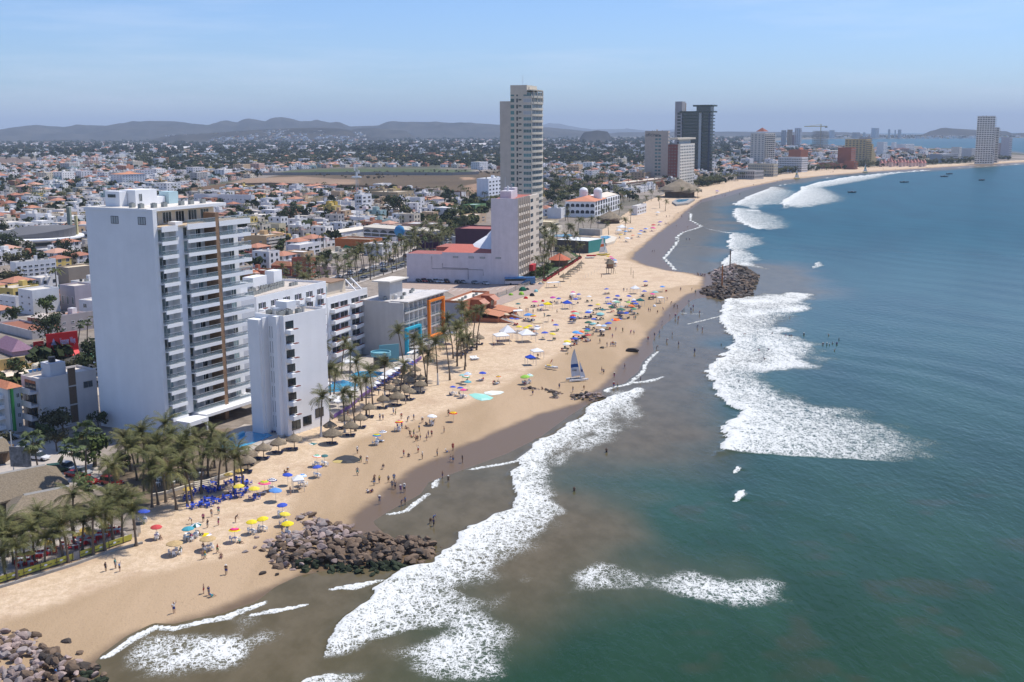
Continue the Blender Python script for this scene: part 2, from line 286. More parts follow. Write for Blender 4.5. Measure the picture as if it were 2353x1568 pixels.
breaker([(756, 1475), (770, 1440), (800, 1405), (845, 1380), (850, 1352), (880, 1335), (920, 1310), (1000, 1290), (1040, 1258), (1060, 1235), (1110, 1192), (1165, 1165), (1185, 1140), (1180, 1095), (1190, 1060), (1230, 1020), (1290, 985), (1340, 955), (1362, 932), (1395, 915), (1450, 897)], [4, 9, 12, 13, 13, 12, 10, 9, 9, 10, 10, 8, 6, 5, 5.5, 5.5, 5.5, 6, 6, 6, 3], 1.0, .9, dens=.2)
breaker([(690, 1578), (712, 1562), (745, 1556), (775, 1553)], [3, 7, 7, 3], .9, .5)
breaker(VL('l', (1300, 1585), (1310, 1560), (1340, 1500), (1390, 1400), (1440, 1320), (1450, 1265), (1400, 1210), (1300, 1100), (1260, 1010), (1225, 960), (1240, 915), (1400, 790), (1460, 690), (1400, 640), (1340, 560), (1335, 500), (1340, 440), (1385, 390)), [6, 28, 34, 34, 30, 24, 17, 13, 12, 12, 14, 14, 10, 12, 16, 20, 22, 12], 1.0, .8)
breaker(VL('m', (606, 890), (640, 825), (712, 760)), [8, 16, 7], 1.0, .7); breaker(VL('m', (690, 740), (660, 700), (690, 640), (690, 605)), [8, 18, 16, 5], .85, .4)
breaker(VL('m', (960, 582), (830, 545), (740, 500), (715, 455), (728, 400)), [12, 25, 30, 30, 12], .85, .4); breaker(VL('m', (712, 372), (715, 355), (830, 288), (960, 245), (1030, 212)), [10, 40, 40, 30, 10], .85, .5)
breaker(VL('m', (1112, 402), (1140, 330), (1200, 290), (1290, 240), (1290, 213), (1470, 166), (1700, 124), (1860, 108), (2060, 88), (2353, 66)), [12, 42, 42, 26, 20, 34, 36, 22, 14, 12], 1.0, .9)
breaker([(2190, 386), (2260, 382), (2340, 377)], [8, 10, 8], .8, .3)
breaker([(578, 1412), (620, 1402), (700, 1389)], [.8, 1.5, .6], .95, .25); breaker([(764, 1352), (800, 1343), (872, 1333)], [.8, 2.6, .8], .9, .25); breaker(VL('l', (620, 1042), (720, 1030), (800, 1015), (892, 992)), [1, 2.5, 2, .6], .8, .1)
breaker(VL('l', (1080, 580), (1200, 550), (1340, 516)), [.8, 1.2, 1.6], .7, .1); breaker(VL('m', (490, 568), (600, 588), (690, 602), (800, 606), (910, 616)), [1, 2, 3, 3, 1], .8, .1); breaker(VL('l', (1030, 495), (1130, 500), (1250, 505)), [.7, 1, .7], .6, 0)
breaker([(1686, 1150), (1692, 1132), (1702, 1128)], [.8, 2.2, .8], .9, .5); breaker([(1686, 1086), (1691, 1076)], [.7, 1.2], .9, .3); breaker(VL('m', (1385, 905), (1395, 880), (1430, 855)), [1.5, 5, 1.5], .9, .4)
for ln_ in (VL('k', (910, 592), (1000, 570), (1100, 490), (1172, 448)), VL('k', (1222, 385), (1235, 330), (1250, 318)), VL('k', (1550, 242), (1700, 215), (1920, 176)), VL('m', (1030, 210), (1200, 180), (1330, 160), (1540, 128)), VL('m', (900, 222), (1030, 200)), VL('m', (1010, 378), (1120, 380))): breaker(ln_, [1.3] * len(ln_), .72, 0)
s1 = [(240, 1505), (300, 1465), (355, 1438), (400, 1440), (460, 1425), (515, 1415), (600, 1385)]; breaker(s1, [1.2, 1.3, 1.3, 1.3, 1.5, 1.7, 1], 1.0, .05)
s2 = VL('l', (430, 1110), (425, 1098), (450, 1085), (600, 1050), (720, 950), (745, 880), (830, 800)); breaker(s2, [1.5, 1.5, 1.5, 1.4, 1.2, 1.1, 1], .85, .05)
s3 = VL('m', (200, 920), (160, 870), (110, 820), (180, 740), (230, 670), (220, 640), (270, 600), (400, 560), (432, 545), (330, 490), (345, 450), (330, 430)); breaker(s3, [1.6] * 12, .9, .05)
lace([(235, 1545), (245, 1510), (305, 1468), (400, 1444), (520, 1418), (625, 1395), (665, 1470), (640, 1540), (560, 1590), (240, 1600)], .68, 6)
lace(VL('n', (30, 580), (200, 535), (700, 570), (1200, 640), (1400, 810), (900, 820), (700, 770), (30, 740)), .58, 5); lace([(820, 1490), (1000, 1390), (1240, 1290), (1250, 1440), (1150, 1590), (820, 1600)], .72, 8); lace([(1100, 1200), (1250, 1120), (1310, 1200), (1260, 1290), (1040, 1300)], .62, 6)
lace(VL('l', (430, 1095), (620, 1055), (900, 1230), (1000, 1400), (700, 1450), (300, 1560), (0, 1568), (340, 1250)), .58, 8); lace(VL('l', (1340, 400), (1620, 330), (2160, 320), (2120, 480), (1450, 570)), .86, 8)
lace(VL('l', (1330, 540), (1900, 600), (2320, 800), (2250, 930), (1700, 1010), (1250, 980), (1450, 700)), .80, 10); lace(VL('l', (1260, 1000), (1700, 1080), (2100, 1170), (1850, 1300), (1440, 1260)), .82, 8); lace(VL('l', (1440, 1275), (2050, 1360), (2340, 1500), (2270, 1580), (1310, 1590)), .80, 8)
lace(VL('m', (640, 880), (720, 765), (900, 830), (1150, 935), (900, 910)), .74, 10); lace(VL('m', (680, 620), (900, 612), (1010, 680), (830, 740), (970, 800), (700, 745)), .66, 10); lace(VL('m', (715, 370), (830, 295), (1030, 215), (1090, 240), (1050, 330), (1060, 540), (960, 580), (730, 480)), .66, 16)
lace(VL('m', (1140, 390), (1145, 330), (1290, 245), (1330, 300), (1310, 380)), .9, 16); lace([(1200, 1060), (1240, 1020), (1400, 930), (1540, 930), (1500, 1000), (1350, 1060), (1260, 1100)], .6, 8)
nzb = (vnoise(X, Y, 28, 2) - .5) * 46 + (vnoise(X, Y, 9, 6) - .5) * 14
brown = 1 - sstep(sea + nzb * .8, 14, 50); brown = np.where(Y > 420, 1 - sstep(sea + nzb * .5, 14, 45), brown)
reef = np.where((Y < 230) & (sea > 45), sstep(vnoise(X, Y, 9, 12) * .55 + vnoise(X, Y, 3.4, 14) * .45, .58, .82) * .45 * sstep(vnoise(X, Y, 30, 15), .35, .6), 0)
offs = sstep(Y + X * .35, 230, 900)
swell = np.sin((X * .86 + Y * .5 + vnoise(X, Y, 60, 21) * 26) * 2 * PI / 21) * .055 * sstep(sea, 20, 70) * (.3 + .9 * vnoise(X, Y, 45, 31)) * (1 - sstep(Y, 500, 1200))
Zw = .02 + lift * (1 - .2 * vnoise(X, Y, 2.5, 5)) + swell + curv(X, Y) - .12 * sstep(-sea, 0, 6)
m_wa, nt, N, L, b = node_mat('sea_water')
fo = attr(N, 'foam'); br = attr(N, 'brown'); of = attr(N, 'offs'); pos = N.new('ShaderNodeNewGeometry').outputs['Position']
n_big = noise(N, L, .035, 5, .6, stretch=(1, .35, 1, -.6)); n_fine = noise(N, L, .75, 7, .68, stretch=(1, .55, 1, .6)); n_mid = noise(N, L, .22, 6, .62, stretch=(1, .6, 1, .6))
cgreen = mix(N, L, remap(N, L, n_big, .35, .65), (.013, .042, .012), (.022, .062, .024)); cblue = mix(N, L, remap(N, L, n_big, .3, .7), (.002, .050, .066), (.005, .072, .092))
cc = mix(N, L, of, cgreen, cblue); cc = mix(N, L, br, cc, mix(N, L, remap(N, L, n_mid, .3, .7), (.096, .076, .038), (.135, .108, .062))); cc = mix(N, L, attr(N, 'reef'), cc, (.050, .048, .020))
cc = mix(N, L, math_(N, L, 'MULTIPLY', remap(N, L, fo, .12, .8, 0, .62), remap(N, L, n_mid, .3, .65, .35, 1)), cc, (.24, .27, .22))
# foam: solid where thick, breaking into threads where thin
wp = N.new('ShaderNodeMixRGB'); wp.blend_type = 'ADD'; wp.inputs[0].default_value = 1.6; L.new(pos, wp.inputs[1])
wn2 = N.new('ShaderNodeTexNoise'); wn2.inputs['Scale'].default_value = .45; wn2.inputs['Detail'].default_value = 4; L.new(pos, wn2.inputs['Vector']); L.new(wn2.outputs['Color'], wp.inputs[2])
mpv = N.new('ShaderNodeMapping'); mpv.inputs['Rotation'].default_value = (0, 0, .55); mpv.inputs['Scale'].default_value = (.75, .4, .75); L.new(wp.outputs[0], mpv.inputs[0])
def ridge(scale, det, st): return math_(N, L, 'ABSOLUTE', math_(N, L, 'SUBTRACT', noise(N, L, scale, det, .62, vec=wp.outputs[0], stretch=st), .5))
def thread(r_, w_): return math_(N, L, 'SUBTRACT', 1.0, remap(N, L, r_, math_(N, L, 'MULTIPLY', w_, .25), w_))
wd = remap(N, L, fo, .12, 1.0, .004, .085); patch = remap(N, L, math_(N, L, 'ADD', math_(N, L, 'MULTIPLY', fo, .9), math_(N, L, 'MULTIPLY', n_mid, .8)), .50, .80)
l1 = math_(N, L, 'MULTIPLY', thread(ridge(.42, 4, (1, .5, 1, .95)), wd), patch); l2 = math_(N, L, 'MULTIPLY', thread(ridge(1.3, 4, (1, .5, 1, .3)), math_(N, L, 'MULTIPLY', wd, 1.2)), patch); l3 = math_(N, L, 'MULTIPLY', thread(ridge(.9, 5, (.5, 1, 1, .8)), wd), patch)
solid = remap(N, L, math_(N, L, 'ADD', fo, math_(N, L, 'ADD', math_(N, L, 'MULTIPLY', math_(N, L, 'SUBTRACT', n_fine, .5), 2.0), math_(N, L, 'MULTIPLY', math_(N, L, 'SUBTRACT', n_mid, .5), 1.3))), .70, 1.14)
fm = math_(N, L, 'MAXIMUM', math_(N, L, 'MAXIMUM', math_(N, L, 'MAXIMUM', l1, l2), l3), solid, clamp=True)
fm = math_(N, L, 'MULTIPLY', fm, remap(N, L, fo, .02, .25))
cc = mix(N, L, math_(N, L, 'MULTIPLY', fm, .93), cc, (.74, .74, .70)); L.new(cc, b.inputs['Base Color'])
L.new(math_(N, L, 'ADD', math_(N, L, 'ADD', .10, math_(N, L, 'MULTIPLY', of, .22)), math_(N, L, 'MULTIPLY', fm, .5)), b.inputs['Roughness']); b.inputs['IOR'].default_value = 1.33; L.new(math_(N, L, 'SUBTRACT', math_(N, L, 'SUBTRACT', .30, math_(N, L, 'MULTIPLY', math_(N, L, 'MAXIMUM', of, br), .20)), math_(N, L, 'MULTIPLY', fm, .15)), b.inputs['Specular IOR Level'])
bp = N.new('ShaderNodeBump'); bp.inputs['Distance'].default_value = .30; bp.inputs['Strength'].default_value = .6
rip = noise(N, L, .55, 4, .62, stretch=(1, .42, 1, .5)); hgt = math_(N, L, 'ADD', math_(N, L, 'MULTIPLY', rip, math_(N, L, 'SUBTRACT', 1.0, math_(N, L, 'MULTIPLY', br, .72))), math_(N, L, 'MULTIPLY', fm, .7)); L.new(hgt, bp.inputs['Height']); L.new(bp.outputs[0], b.inputs['Normal'])
T(gridmesh('sea', X, Y, Zw, dict(foam=foam, brown=brown, offs=offs, reef=reef), [m_wa], keep=sea > -3), 'sea shading from brown surf through green to blue with white breakers', 'sea', kind='structure')
# ---------------------------------------------------------------- hills
m_hill, nt, N, L, b = node_mat('dry_hill'); L.new(mix(N, L, remap(N, L, noise(N, L, .004, 8, .65), .35, .65), (.035, .034, .034), (.075, .068, .06)), b.inputs['Base Color']); b.inputs['Roughness'].default_value = 1; b.inputs['Specular IOR Level'].default_value = 0
def hills(name, prof, Yr, depth, label, steps=26, fall=.0, mat=None):
    us = np.linspace(prof[0][0], prof[-1][0], int((prof[-1][0] - prof[0][0]) / 4) + 2); vs_ = np.interp(us, [p[0] for p in prof], [p[1] for p in prof])
    rows = np.linspace(-1, 1, steps); XX = np.zeros((steps, len(us))); YY = XX.copy(); ZZ = XX.copy()
    for j, (u_, v_) in enumerate(zip(us, vs_)):
        p = Pfar(u_, v_, Yr); base = curv(p.x, p.y)
        for i, r in enumerate(rows):
            f_ = (1 - abs(r)) ** 1.25 if r < 0 else (1 - r) ** 1.1; YY[i, j] = Yr + r * depth; XX[i, j] = p.x * (1 + r * depth / Yr); ZZ[i, j] = base - 6 + (p.z - base + 6) * f_
    ZZ = ZZ[0:1] + (ZZ - ZZ[0:1]) * np.minimum(1, np.minimum(np.arange(len(us)), len(us) - 1 - np.arange(len(us))) / (.16 * len(us)))[None, :] ** .8 if us[0] > 0 else ZZ
    k = 1 - np.abs(rows)[:, None]; rel = (vnoise(XX, YY, 420, 3) - .5) * .5 + (vnoise(XX, YY, 150, 7) - .5) * .28 + (vnoise(XX, YY, 60, 9) - .5) * .12
    ZZ += (ZZ - ZZ[0:1]) * rel * 2.6 * np.minimum(1, (1 - k) * 2.2)
    return T(gridmesh(name, XX, YY, ZZ, {}, [mat or m_hill]), label, 'hills', kind='structure')
hills('hills', [(-300, 300), (-120, 293), (0, 296), (40, 290), (83, 285), (113, 287.5), (145, 289.4), (175, 286), (242, 289), (269, 283), (309, 278), (363, 277), (416, 279.5), (457, 286), (483, 286), (505, 278), (524, 275.5), (545, 279.5), (560, 272), (572, 269.5), (590, 272), (610, 276), (620, 270), (632, 267.5), (650, 269), (663, 271.5), (693, 279.5), (736, 277.6), (757, 282), (781, 280), (803, 289.4), (838, 289.4), (870, 287.5), (891, 279.5), (924, 278.7), (1004, 277.6), (1058, 281.4), (1139, 285.7), (1200, 289), (1259, 292.5), (1292, 296), (1342, 301), (1400, 306)], 11500, 2300, 'long dry lavender hills behind the town')
hills('hills', [(780, 303), (820, 296), (860, 293), (900, 298), (960, 301)], 9000, 900, 'low dry hill in front of the long ridge left of the beige tower')
hills('hills', [(300, 312), (420, 309), (520, 303), (600, 297), (660, 294), (720, 293), (760, 296), (830, 303), (900, 309)], 7600, 1100, 'rounded hill covered with houses below the long ridge')
hills('hills', [(1180, 283), (1259, 280), (1290, 284), (1317, 290), (1360, 298), (1440, 296), (1500, 301), (1560, 296), (1620, 300), (1700, 303)], 24000, 3500, 'faint far mountains right of the beige tower')
hills('hills', [(1325, 311), (1345, 302), (1374, 297.5), (1395, 301), (1412, 310)], 6200, 350, 'small wooded hill right of the beige tower')
hills('hills', [(2085, 309), (2118, 306), (2135, 301), (2148, 298.6), (2160, 294), (2172, 292.5), (2192, 294.5), (2222, 296.5), (2243, 298), (2262, 305), (2282, 305), (2300, 300), (2312, 300), (2326, 306), (2350, 305), (2420, 306)], 9400, 500, 'dark headland hills across the far bay')
hills('hills', [(1300, 307), (1500, 303), (1650, 302), (1800, 303), (1950, 304), (2060, 306)], 12500, 700, 'low dark coast plain on the horizon')
# ---------------------------------------------------------------- materials of built things
m_white = M('white_stucco', (.88, .87, .86), .75, nz=(.12, .06), streak=(.35, .05)); m_paint = M('painted_wall', 'OBJ', .8, nz=(.25, .10), streak=(.5, .09))
m_roofpaint = M('roof_paint', 'OBJ', .85, nz=(.5, .16)); m_rail = M('pale_metal', (.62, .64, .66), .35, metal=.5)
m_glass = M('dark_glass', (.025, .035, .04), .12, spec=.8, var=.5); m_blueglass = M('blue_glass', (.20, .28, .30), .12, spec=.8, var=.45); m_tglass = M('teal_glass', (.05, .15, .15), .12, spec=.8, var=.5)
m_balglass = M('balcony_glass', (.24, .32, .34), .08, spec=.5, alpha=.34); m_frame = M('white_frame', (.72, .72, .72), .6); m_dark = M('near_black', (.03, .03, .035), .6)  # m_dark: one near-black tone for frames, pipes, openings and lettering
m_cream = M('cream_wall', (.66, .58, .46), .8, nz=(.4, .08)); m_brown = M('brown_stone', (.30, .185, .11), .8, nz=(1.2, .3)); m_conc = M('concrete', (.36, .34, .31), .9, nz=(.6, .2), streak=(.8, .2)); m_curtain = M('curtain', (.45, .47, .46), .9)
m_cush = M('red_tile_sill', (.20, .06, .045), .7); m_purple = M('purple_curtain', (.10, .06, .17), .8); m_tile = M('clay_tile', (.46, .17, .085), .85, nz=(2.5, .25)); m_tilec = M('roof_tile', 'OBJ', .85, nz=(2.0, .25))
m_unit = M('ac_unit', (.30, .31, .29), .6); m_plain = M('coloured', 'OBJ', .7); m_matt = M('coloured_cloth', 'OBJ', .9, spec=.1); m_vcol = M('patterned', 'ATT', .85, spec=.15)
m_pool = M('pool_water', (.02, .30, .52), .08, spec=.5, bump=(2.5, .05)); m_thatch = M('thatch', (.235, .185, .125), .95, nz=(3.5, .4), bump=(9, .05), var=.14); m_wood = M('weathered_wood', (.15, .10, .065), .85, nz=(4, .3)); m_grass = M('lawn', (.06, .10, .03), .95, nz=(.8, .3))
LQ = []                                                              # things whose label is finished at the end, from what stands beside them
def later(o, desc, cat, group=None): T(o, None, cat, group); LQ.append((o, desc)); return o
MARK = []                                                            # landmarks: (phrase, x, y)
class Site:
    """a building's frame: corner nearest the camera at a pixel; local x runs along the coast, local y inland"""
    def __init__(s, base, phi, ul=None, ur=None, vt=None, fr='v', z0=None, h=None):
        s.A = G(*base, fr=fr); s.A.z = z0 if z0 is not None else max(s.A.z - .3, .05)
        if isinstance(phi, tuple): q = G(*phi, fr=fr); d = q - s.A; s.phi = math.atan2(d.x, d.y)
        else: s.phi = math.radians(phi)
        s.c = Vector((math.sin(s.phi), math.cos(s.phi), 0)); s.l = Vector((-math.cos(s.phi), math.sin(s.phi), 0)); s.rz = PI / 2 - s.phi
        s.h = h if h else s.H(V(fr, 0, vt)[1])
        s.Lx = s.solve(s.c, V(fr, ur, 0)[0], s.h) if ur is not None else 10; s.Ly = s.solve(s.l, V(fr, ul, 0)[0], s.h) if ul is not None else 12
    def H(s, v):
        lo, hi = 0, 220
        for _ in range(40):
            m_ = (lo + hi) / 2
            if proj(s.A + Vector((0, 0, m_)))[1] > v: lo = m_
            else: hi = m_
        return lo
    def solve(s, d, u, z):
        lo, hi = 0, 160; o = s.A + Vector((0, 0, z)); sg = 1 if proj(o + d)[0] > proj(o)[0] else -1
        for _ in range(40):
            m_ = (lo + hi) / 2
            if (proj(o + d * m_)[0] - u) * sg < 0: lo = m_
            else: hi = m_
        return lo
    def x(s, u, z): return s.solve(s.c, u, z)
    def root(s, name, label, cat='building', group=None):
        o = empty(name, s.A, s.rz); T(o, label, cat, group); return o
    def W(s, x, y, z=0): return s.A + s.c * x + s.l * y + Vector((0, 0, z))
FOOT = []                                                            # (centre, radius, polygon) kept clear of the filler houses
def keep(S, lx=None, ly=None, m_=3):
    lx = lx or S.Lx; ly = ly or S.Ly; FOOT.append([tuple(S.W(x, y)[:2]) for x, y in ((-m_, -m_), (lx + m_, -m_), (lx + m_, ly + m_), (-m_, ly + m_))])
def wpos(side, t, z, Lx, Ly, off=0.0): return {'R': ((t, -off, z), 0), 'L': ((-off, t, z), -PI / 2), 'B': ((t, Ly + off, z), PI), 'E': ((Lx + off, t, z), PI / 2)}[side]
_wm = {}
def win(w, h, glass=None, frame=None, d=.07, bars=1):
    """window: frame round glass, seen from -y; origin bottom centre"""
    glass = glass or m_glass; frame = frame or m_frame; k = (w, h, glass.name, frame.name, bars)
    if k not in _wm:
        b = MB(); b.mat(frame); t = .09
        b.box(-w / 2 - t, -d, -t, w / 2 + t, .02, 0); b.box(-w / 2 - t, -d, h, w / 2 + t, .02, h + t); b.box(-w / 2 - t, -d, 0, -w / 2, .02, h); b.box(w / 2, -d, 0, w / 2 + t, .02, h)
        for i in range(bars): x = -w / 2 + w * (i + 1) / (bars + 1); b.box(x - .04, -d, 0, x + .04, .02, h)
        b.mat(glass).box(-w / 2, -d * .45, 0, w / 2, .02, h); _wm[k] = b.mesh('window')
    return _wm[k]
def windows(root, me, spots, name='window', cap=100):
    """each window a part; past the cap the rest are joined into one"""
    for (p, rz) in spots[:cap]: inst(name, me, root, p, rz)
    if len(spots) > cap:
        b = MB(); vs_ = [v.co.copy() for v in me.vertices]; fs = [(tuple(f.vertices), f.material_index) for f in me.polygons]
        for m_ in me.materials: b.mat(m_)
        for (p, rz) in spots[cap:]:
            mt = Matrix.Translation(p) @ Matrix.Rotation(rz, 4, 'Z'); k = len(b.v); b.v += [tuple(mt @ v) for v in vs_]
            for f, mi in fs: b.f.append(tuple(k + i for i in f)); b.mi.append(mi); b.c.append(None)
        b.obj(name, root)['kind'] = 'stuff'
def roof_flat(root, Lx, Ly, h, wall, roofcol, par=.8, t=.22, wallcol=None):
    b = MB().mat(m_roofpaint); b.box(t, t, h + .004, Lx - t, Ly - t, h + .09); b.obj('roof', root, col=roofcol)
    b = MB().mat(wall); b.box(0, 0, h, Lx, t, h + par); b.box(0, Ly - t, h, Lx, Ly, h + par); b.box(0, t, h, t, Ly - t, h + par); b.box(Lx - t, t, h, Lx, Ly - t, h + par); b.obj('parapet', root, col=wallcol)
def hip(b, x0, y0, x1, y1, z, rise, ov=.5):
    x0 -= ov; y0 -= ov; x1 += ov; y1 += ov; w = min(x1 - x0, y1 - y0) / 2
    r0, r1 = ((x0 + w, (y0 + y1) / 2), (x1 - w, (y0 + y1) / 2)) if x1 - x0 >= y1 - y0 else (((x0 + x1) / 2, y0 + w), ((x0 + x1) / 2, y1 - w))
    v_ = [(x0, y0, z), (x1, y0, z), (x1, y1, z), (x0, y1, z), (*r0, z + rise), (*r1, z + rise)]
    b.add(v_, [(0, 1, 5, 4), (2, 3, 4, 5), (1, 2, 5), (3, 0, 4), (0, 3, 2, 1)] if x1 - x0 >= y1 - y0 else [(0, 1, 4), (1, 2, 5, 4), (2, 3, 5), (3, 0, 4, 5), (0, 3, 2, 1)])
def tank(parent, x, y, z, col=(.05, .05, .05), r=.6, h=1.3): b = MB().mat(m_plain); b.lathe([(0, z), (r, z), (r, z + h * .75), (r * .55, z + h * .95), (0, z + h)], x, y, 10); b.obj('water_tank', parent, col=col)
def aircon(parent, x, y, z, s=1.0): b = MB().mat(m_unit); b.box(x - .5 * s, y - .4 * s, z, x + .5 * s, y + .4 * s, z + .9 * s); b.mat(m_dark).cyl(x, y, z + .9 * s, z + .97 * s, .32 * s); b.obj('air_conditioner', parent)
def rgrid(side, rows, cols, L, h, z0=1.0, top=.6, z1=None):
    z1 = z1 or h; fh = (z1 - z0 - top) / rows
    return [(side, L * (j + .5) / cols, z0 + fh * i + fh * .22) for i in range(rows) for j in range(cols)], fh, L / cols
def block(name, label, base, phi, ul, ur, vt, fr='v', wall=(.78, .77, .76), roof=(.62, .55, .46), R_=None, L_=None, kind='flat', cat='building', z0=None, h=None, glass=None, rise=2.2, group=None, extra=0, queue=False, bal=None, balcol=None, par=.7, E_=None):
    """R_/L_ = (rows, cols, width share, height share) of windows on the seaward / near wall; bal = same for seaward balconies"""
    S = Site(base, phi, ul, ur, vt, fr, z0, h); root = S.root(name, label, cat, group); keep(S); Lx, Ly = S.Lx, S.Ly; hb = S.h - (par if kind == 'flat' else 0)
    MB().mat(m_paint).box(0, 0, 0, Lx, Ly, hb).obj('wall', root, col=wall)
    if kind == 'flat': roof_flat(root, Lx, Ly, hb, m_paint, roof, par, wallcol=wall)
    else: b = MB().mat(m_tilec); hip(b, 0, 0, Lx, Ly, hb + .003, rise); b.obj('roof', root, col=roof)
    for side, sp, L in (('R', R_, Lx), ('L', L_, Ly), ('B', R_, Lx), ('E', E_ or L_, Ly)):
        if not sp: continue
        g_, fh, cw = rgrid(side, sp[0], sp[1], L, hb); me = win(round(cw * sp[2], 2), round(fh * sp[3], 2), glass); windows(root, me, [wpos(s_, t, z, Lx, Ly) for s_, t, z in g_], cap=100 if side in 'RL' else 0)
    if bal:
        rows, cols, dpt = bal; fh = (hb - 1) / rows; cw = Lx / cols; me = win(round(cw * .62, 2), round(fh * .68, 2), glass)
        b = MB().mat(m_paint); b.box(.06, -dpt, -.18, cw - .06, 0, 0); b.box(.06, -dpt, 0, cw - .06, -dpt + .14, .95); b.box(.06, -dpt + .14, 0, .2, 0, .95); b.box(cw - .2, -dpt + .14, 0, cw - .06, 0, .95); bm = b.mesh('balcony')
        sp = [(j * cw, 1 + i * fh) for i in range(rows) for j in range(cols)]
        windows(root, me, [((x + cw / 2, 0, z + .1), 0) for x, z in sp])
        for x, z in sp[:100]: inst('balcony', bm, root, (x, 0, z), col=balcol or wall)
    if kind == 'flat':
        rr = random.Random(int(Lx * 100)); 
        for k in range(extra): aircon(root, Lx * rr.uniform(.12, .88), Ly * rr.uniform(.12, .88), hb + .09, rr.uniform(.9, 1.6))
        if extra: w_ = min(Lx, Ly) * .22; MB().mat(m_paint).box(Lx * .55, Ly * .5, hb + .09, Lx * .55 + w_, Ly * .5 + w_, hb + 2.6).obj('stair_house', root, col=wall); tank(root, Lx * .3, Ly * .7, hb + .09)
    return S, root
# ---------------------------------------------------------------- 1 the tall white hotel
S = Site((383, 1003), 28, 195, 557, 479); Lx, Ly, h = S.Lx, S.Ly, S.h; MARK.append(('the tall white hotel', *S.W(14, 0)[:2])); keep(S, 32, Ly + 4)
hotel = S.root('hotel_tower', 'tall white hotel with blank side wall, stacked glass balconies and one brown stone fin', 'hotel')
nf = 14; zb = 4.2; fh = (h - 4.4 - zb) / nf; zt = zb + nf * fh
x1, x2, x3, x4, x5 = 1.2, 6.0, 8.2, 17.2, 18.4; X6 = 28.5
b = MB().mat(m_white); b.box(0, 0, 0, x1, Ly, h - .3); b.box(x1, 1.6, zb, X6, Ly, zt); b.box(x2, -.6, zb, x3, 1.6, zt + 1.0); b.box(x1, 3.4, 0, X6, Ly, zb); b.box(x3 + .4, 1.9, 0, x3 + 3.4, 3.4, 3.9); b.obj('wall', hotel)
b = MB().mat(m_brown); b.box(x4, -1.9, .3, x5, 1.6, zt + 2.4); b.obj('stone_fin', hotel)
# pent floor, roof and canopy
b = MB().mat(m_cream); b.box(x1, 4.2, zt + .25, X6 - 5, Ly, h - .9); b.obj('penthouse_wall', hotel); b = MB().mat(m_white); b.box(-.1, 1.6, h - .9, X6 - 3.5, Ly + .4, h - .25); b.obj('roof_canopy', hotel)
b = MB().mat(m_roofpaint); b.box(.2, 1.9, h - .25, X6 - 3.8, Ly + .1, h - .18); b.obj('roof', hotel, col=(.72, .66, .58)); b = MB().mat(m_roofpaint); b.box(x1, -1.2, zt, X6 + .6, 4.2, zt + .25); b.obj('terrace', hotel, col=(.55, .42, .28))
g_ = win(2.6, 2.4, m_glass, m_frame, bars=2)
for x in (4.2, 8.4, 12.4, 16.4, 20.4): inst('window', g_, hotel, (x, 4.2, zt + .5))
g_ = win(2.1, 1.5, m_curtain, m_dark, bars=2); windows(hotel, g_, [((0, t, h - 3.6), -PI / 2) for t in (Ly * .56, Ly * .16)])
b = MB().mat(m_white); b.box(x1 - .02, -1.3, zt - .9, x2, -1.1, zt + .35); b.box(x3, -2.0, zt - .85, x4, -1.8, zt + .35); b.box(x5, -2.0, zt - .85, X6 + .6, -1.8, zt + .35); b.box(x3, -1.8, zt - .25, x4, 1.6, zt - .02); b.box(x5, -1.8, zt - .25, X6 + .6, 1.6, zt - .02); b.box(x1, -1.1, zt - .25, x2, 1.6, zt - .02); b.obj('terrace_edge', hotel)
b = MB().mat(m_rail)
for xa, xb in ((x3, x4), (x5, X6 + .6)): b.box(xa, -1.95, zt + 1.25, xb, -1.87, zt + 1.33)
b.mat(m_balglass); b.box(x3, -1.93, zt + .36, x4, -1.9, zt + 1.24); b.box(x5, -1.93, zt + .36, X6 + .6, -1.9, zt + 1.24); b.obj('terrace_railing', hotel)
# one balcony bay of each width: slab, glass rail, doors
def hotel_balcony(w, dpt, nm='balcony'):
    b = MB().mat(m_white); b.box(0, -dpt, -.78, w, -dpt + .16, .02); b.box(0, -dpt + .16, -.2, w, 0, .0); sl = b.mesh('balcony')
    b = MB().mat(m_balglass); b.box(.06, -dpt + .05, .03, w - .06, -dpt + .08, .98); b.box(.06, -dpt + .08, .03, .09, 0, .98); b.mat(m_rail).box(.02, -dpt + .0, .99, w - .02, -dpt + .09, 1.07); rl = b.mesh('railing'); return sl, rl
b1, b2, b3 = hotel_balcony(x2 - x1, 1.3), hotel_balcony(x4 - x3, 2.0), hotel_balcony(X6 + .6 - x5, 2.0)
dA, dB = win(1.9, 2.25, m_glass, m_frame, bars=1), win(1.9, 2.25, m_blueglass, m_frame, bars=1); rr = random.Random(5)
part_wall = MB().mat(m_white); part_wall.box(0, -1.5, 0, .16, 0, fh - .25); pw = part_wall.mesh('divider')
for i in range(nf):
    z = zb + i * fh
    for xa, (sl, rl), yy in ((x1, b1, 1.6), (x3, b2, 1.6), (x5, b3, 1.6)):
        o = inst('balcony', sl, hotel, (xa, 0 if xa != x1 else .1, z)); inst('railing', rl, o)
        MBx = None
    for xa in (x1 + 2.4, x3 + 2.2, x4 - 2.3, x5 + 2.0, X6 - 2.6):
        inst('window', dA if rr.random() < .55 else dB, hotel, (xa, 1.6, z + .05))
    for xa in ((x3 + x4) / 2, (x5 + X6) / 2): inst('divider', pw, hotel, (xa, 1.6, z + .01))
b = MB().mat(m_white)                                                # lobby canopy and porch over the pool terrace
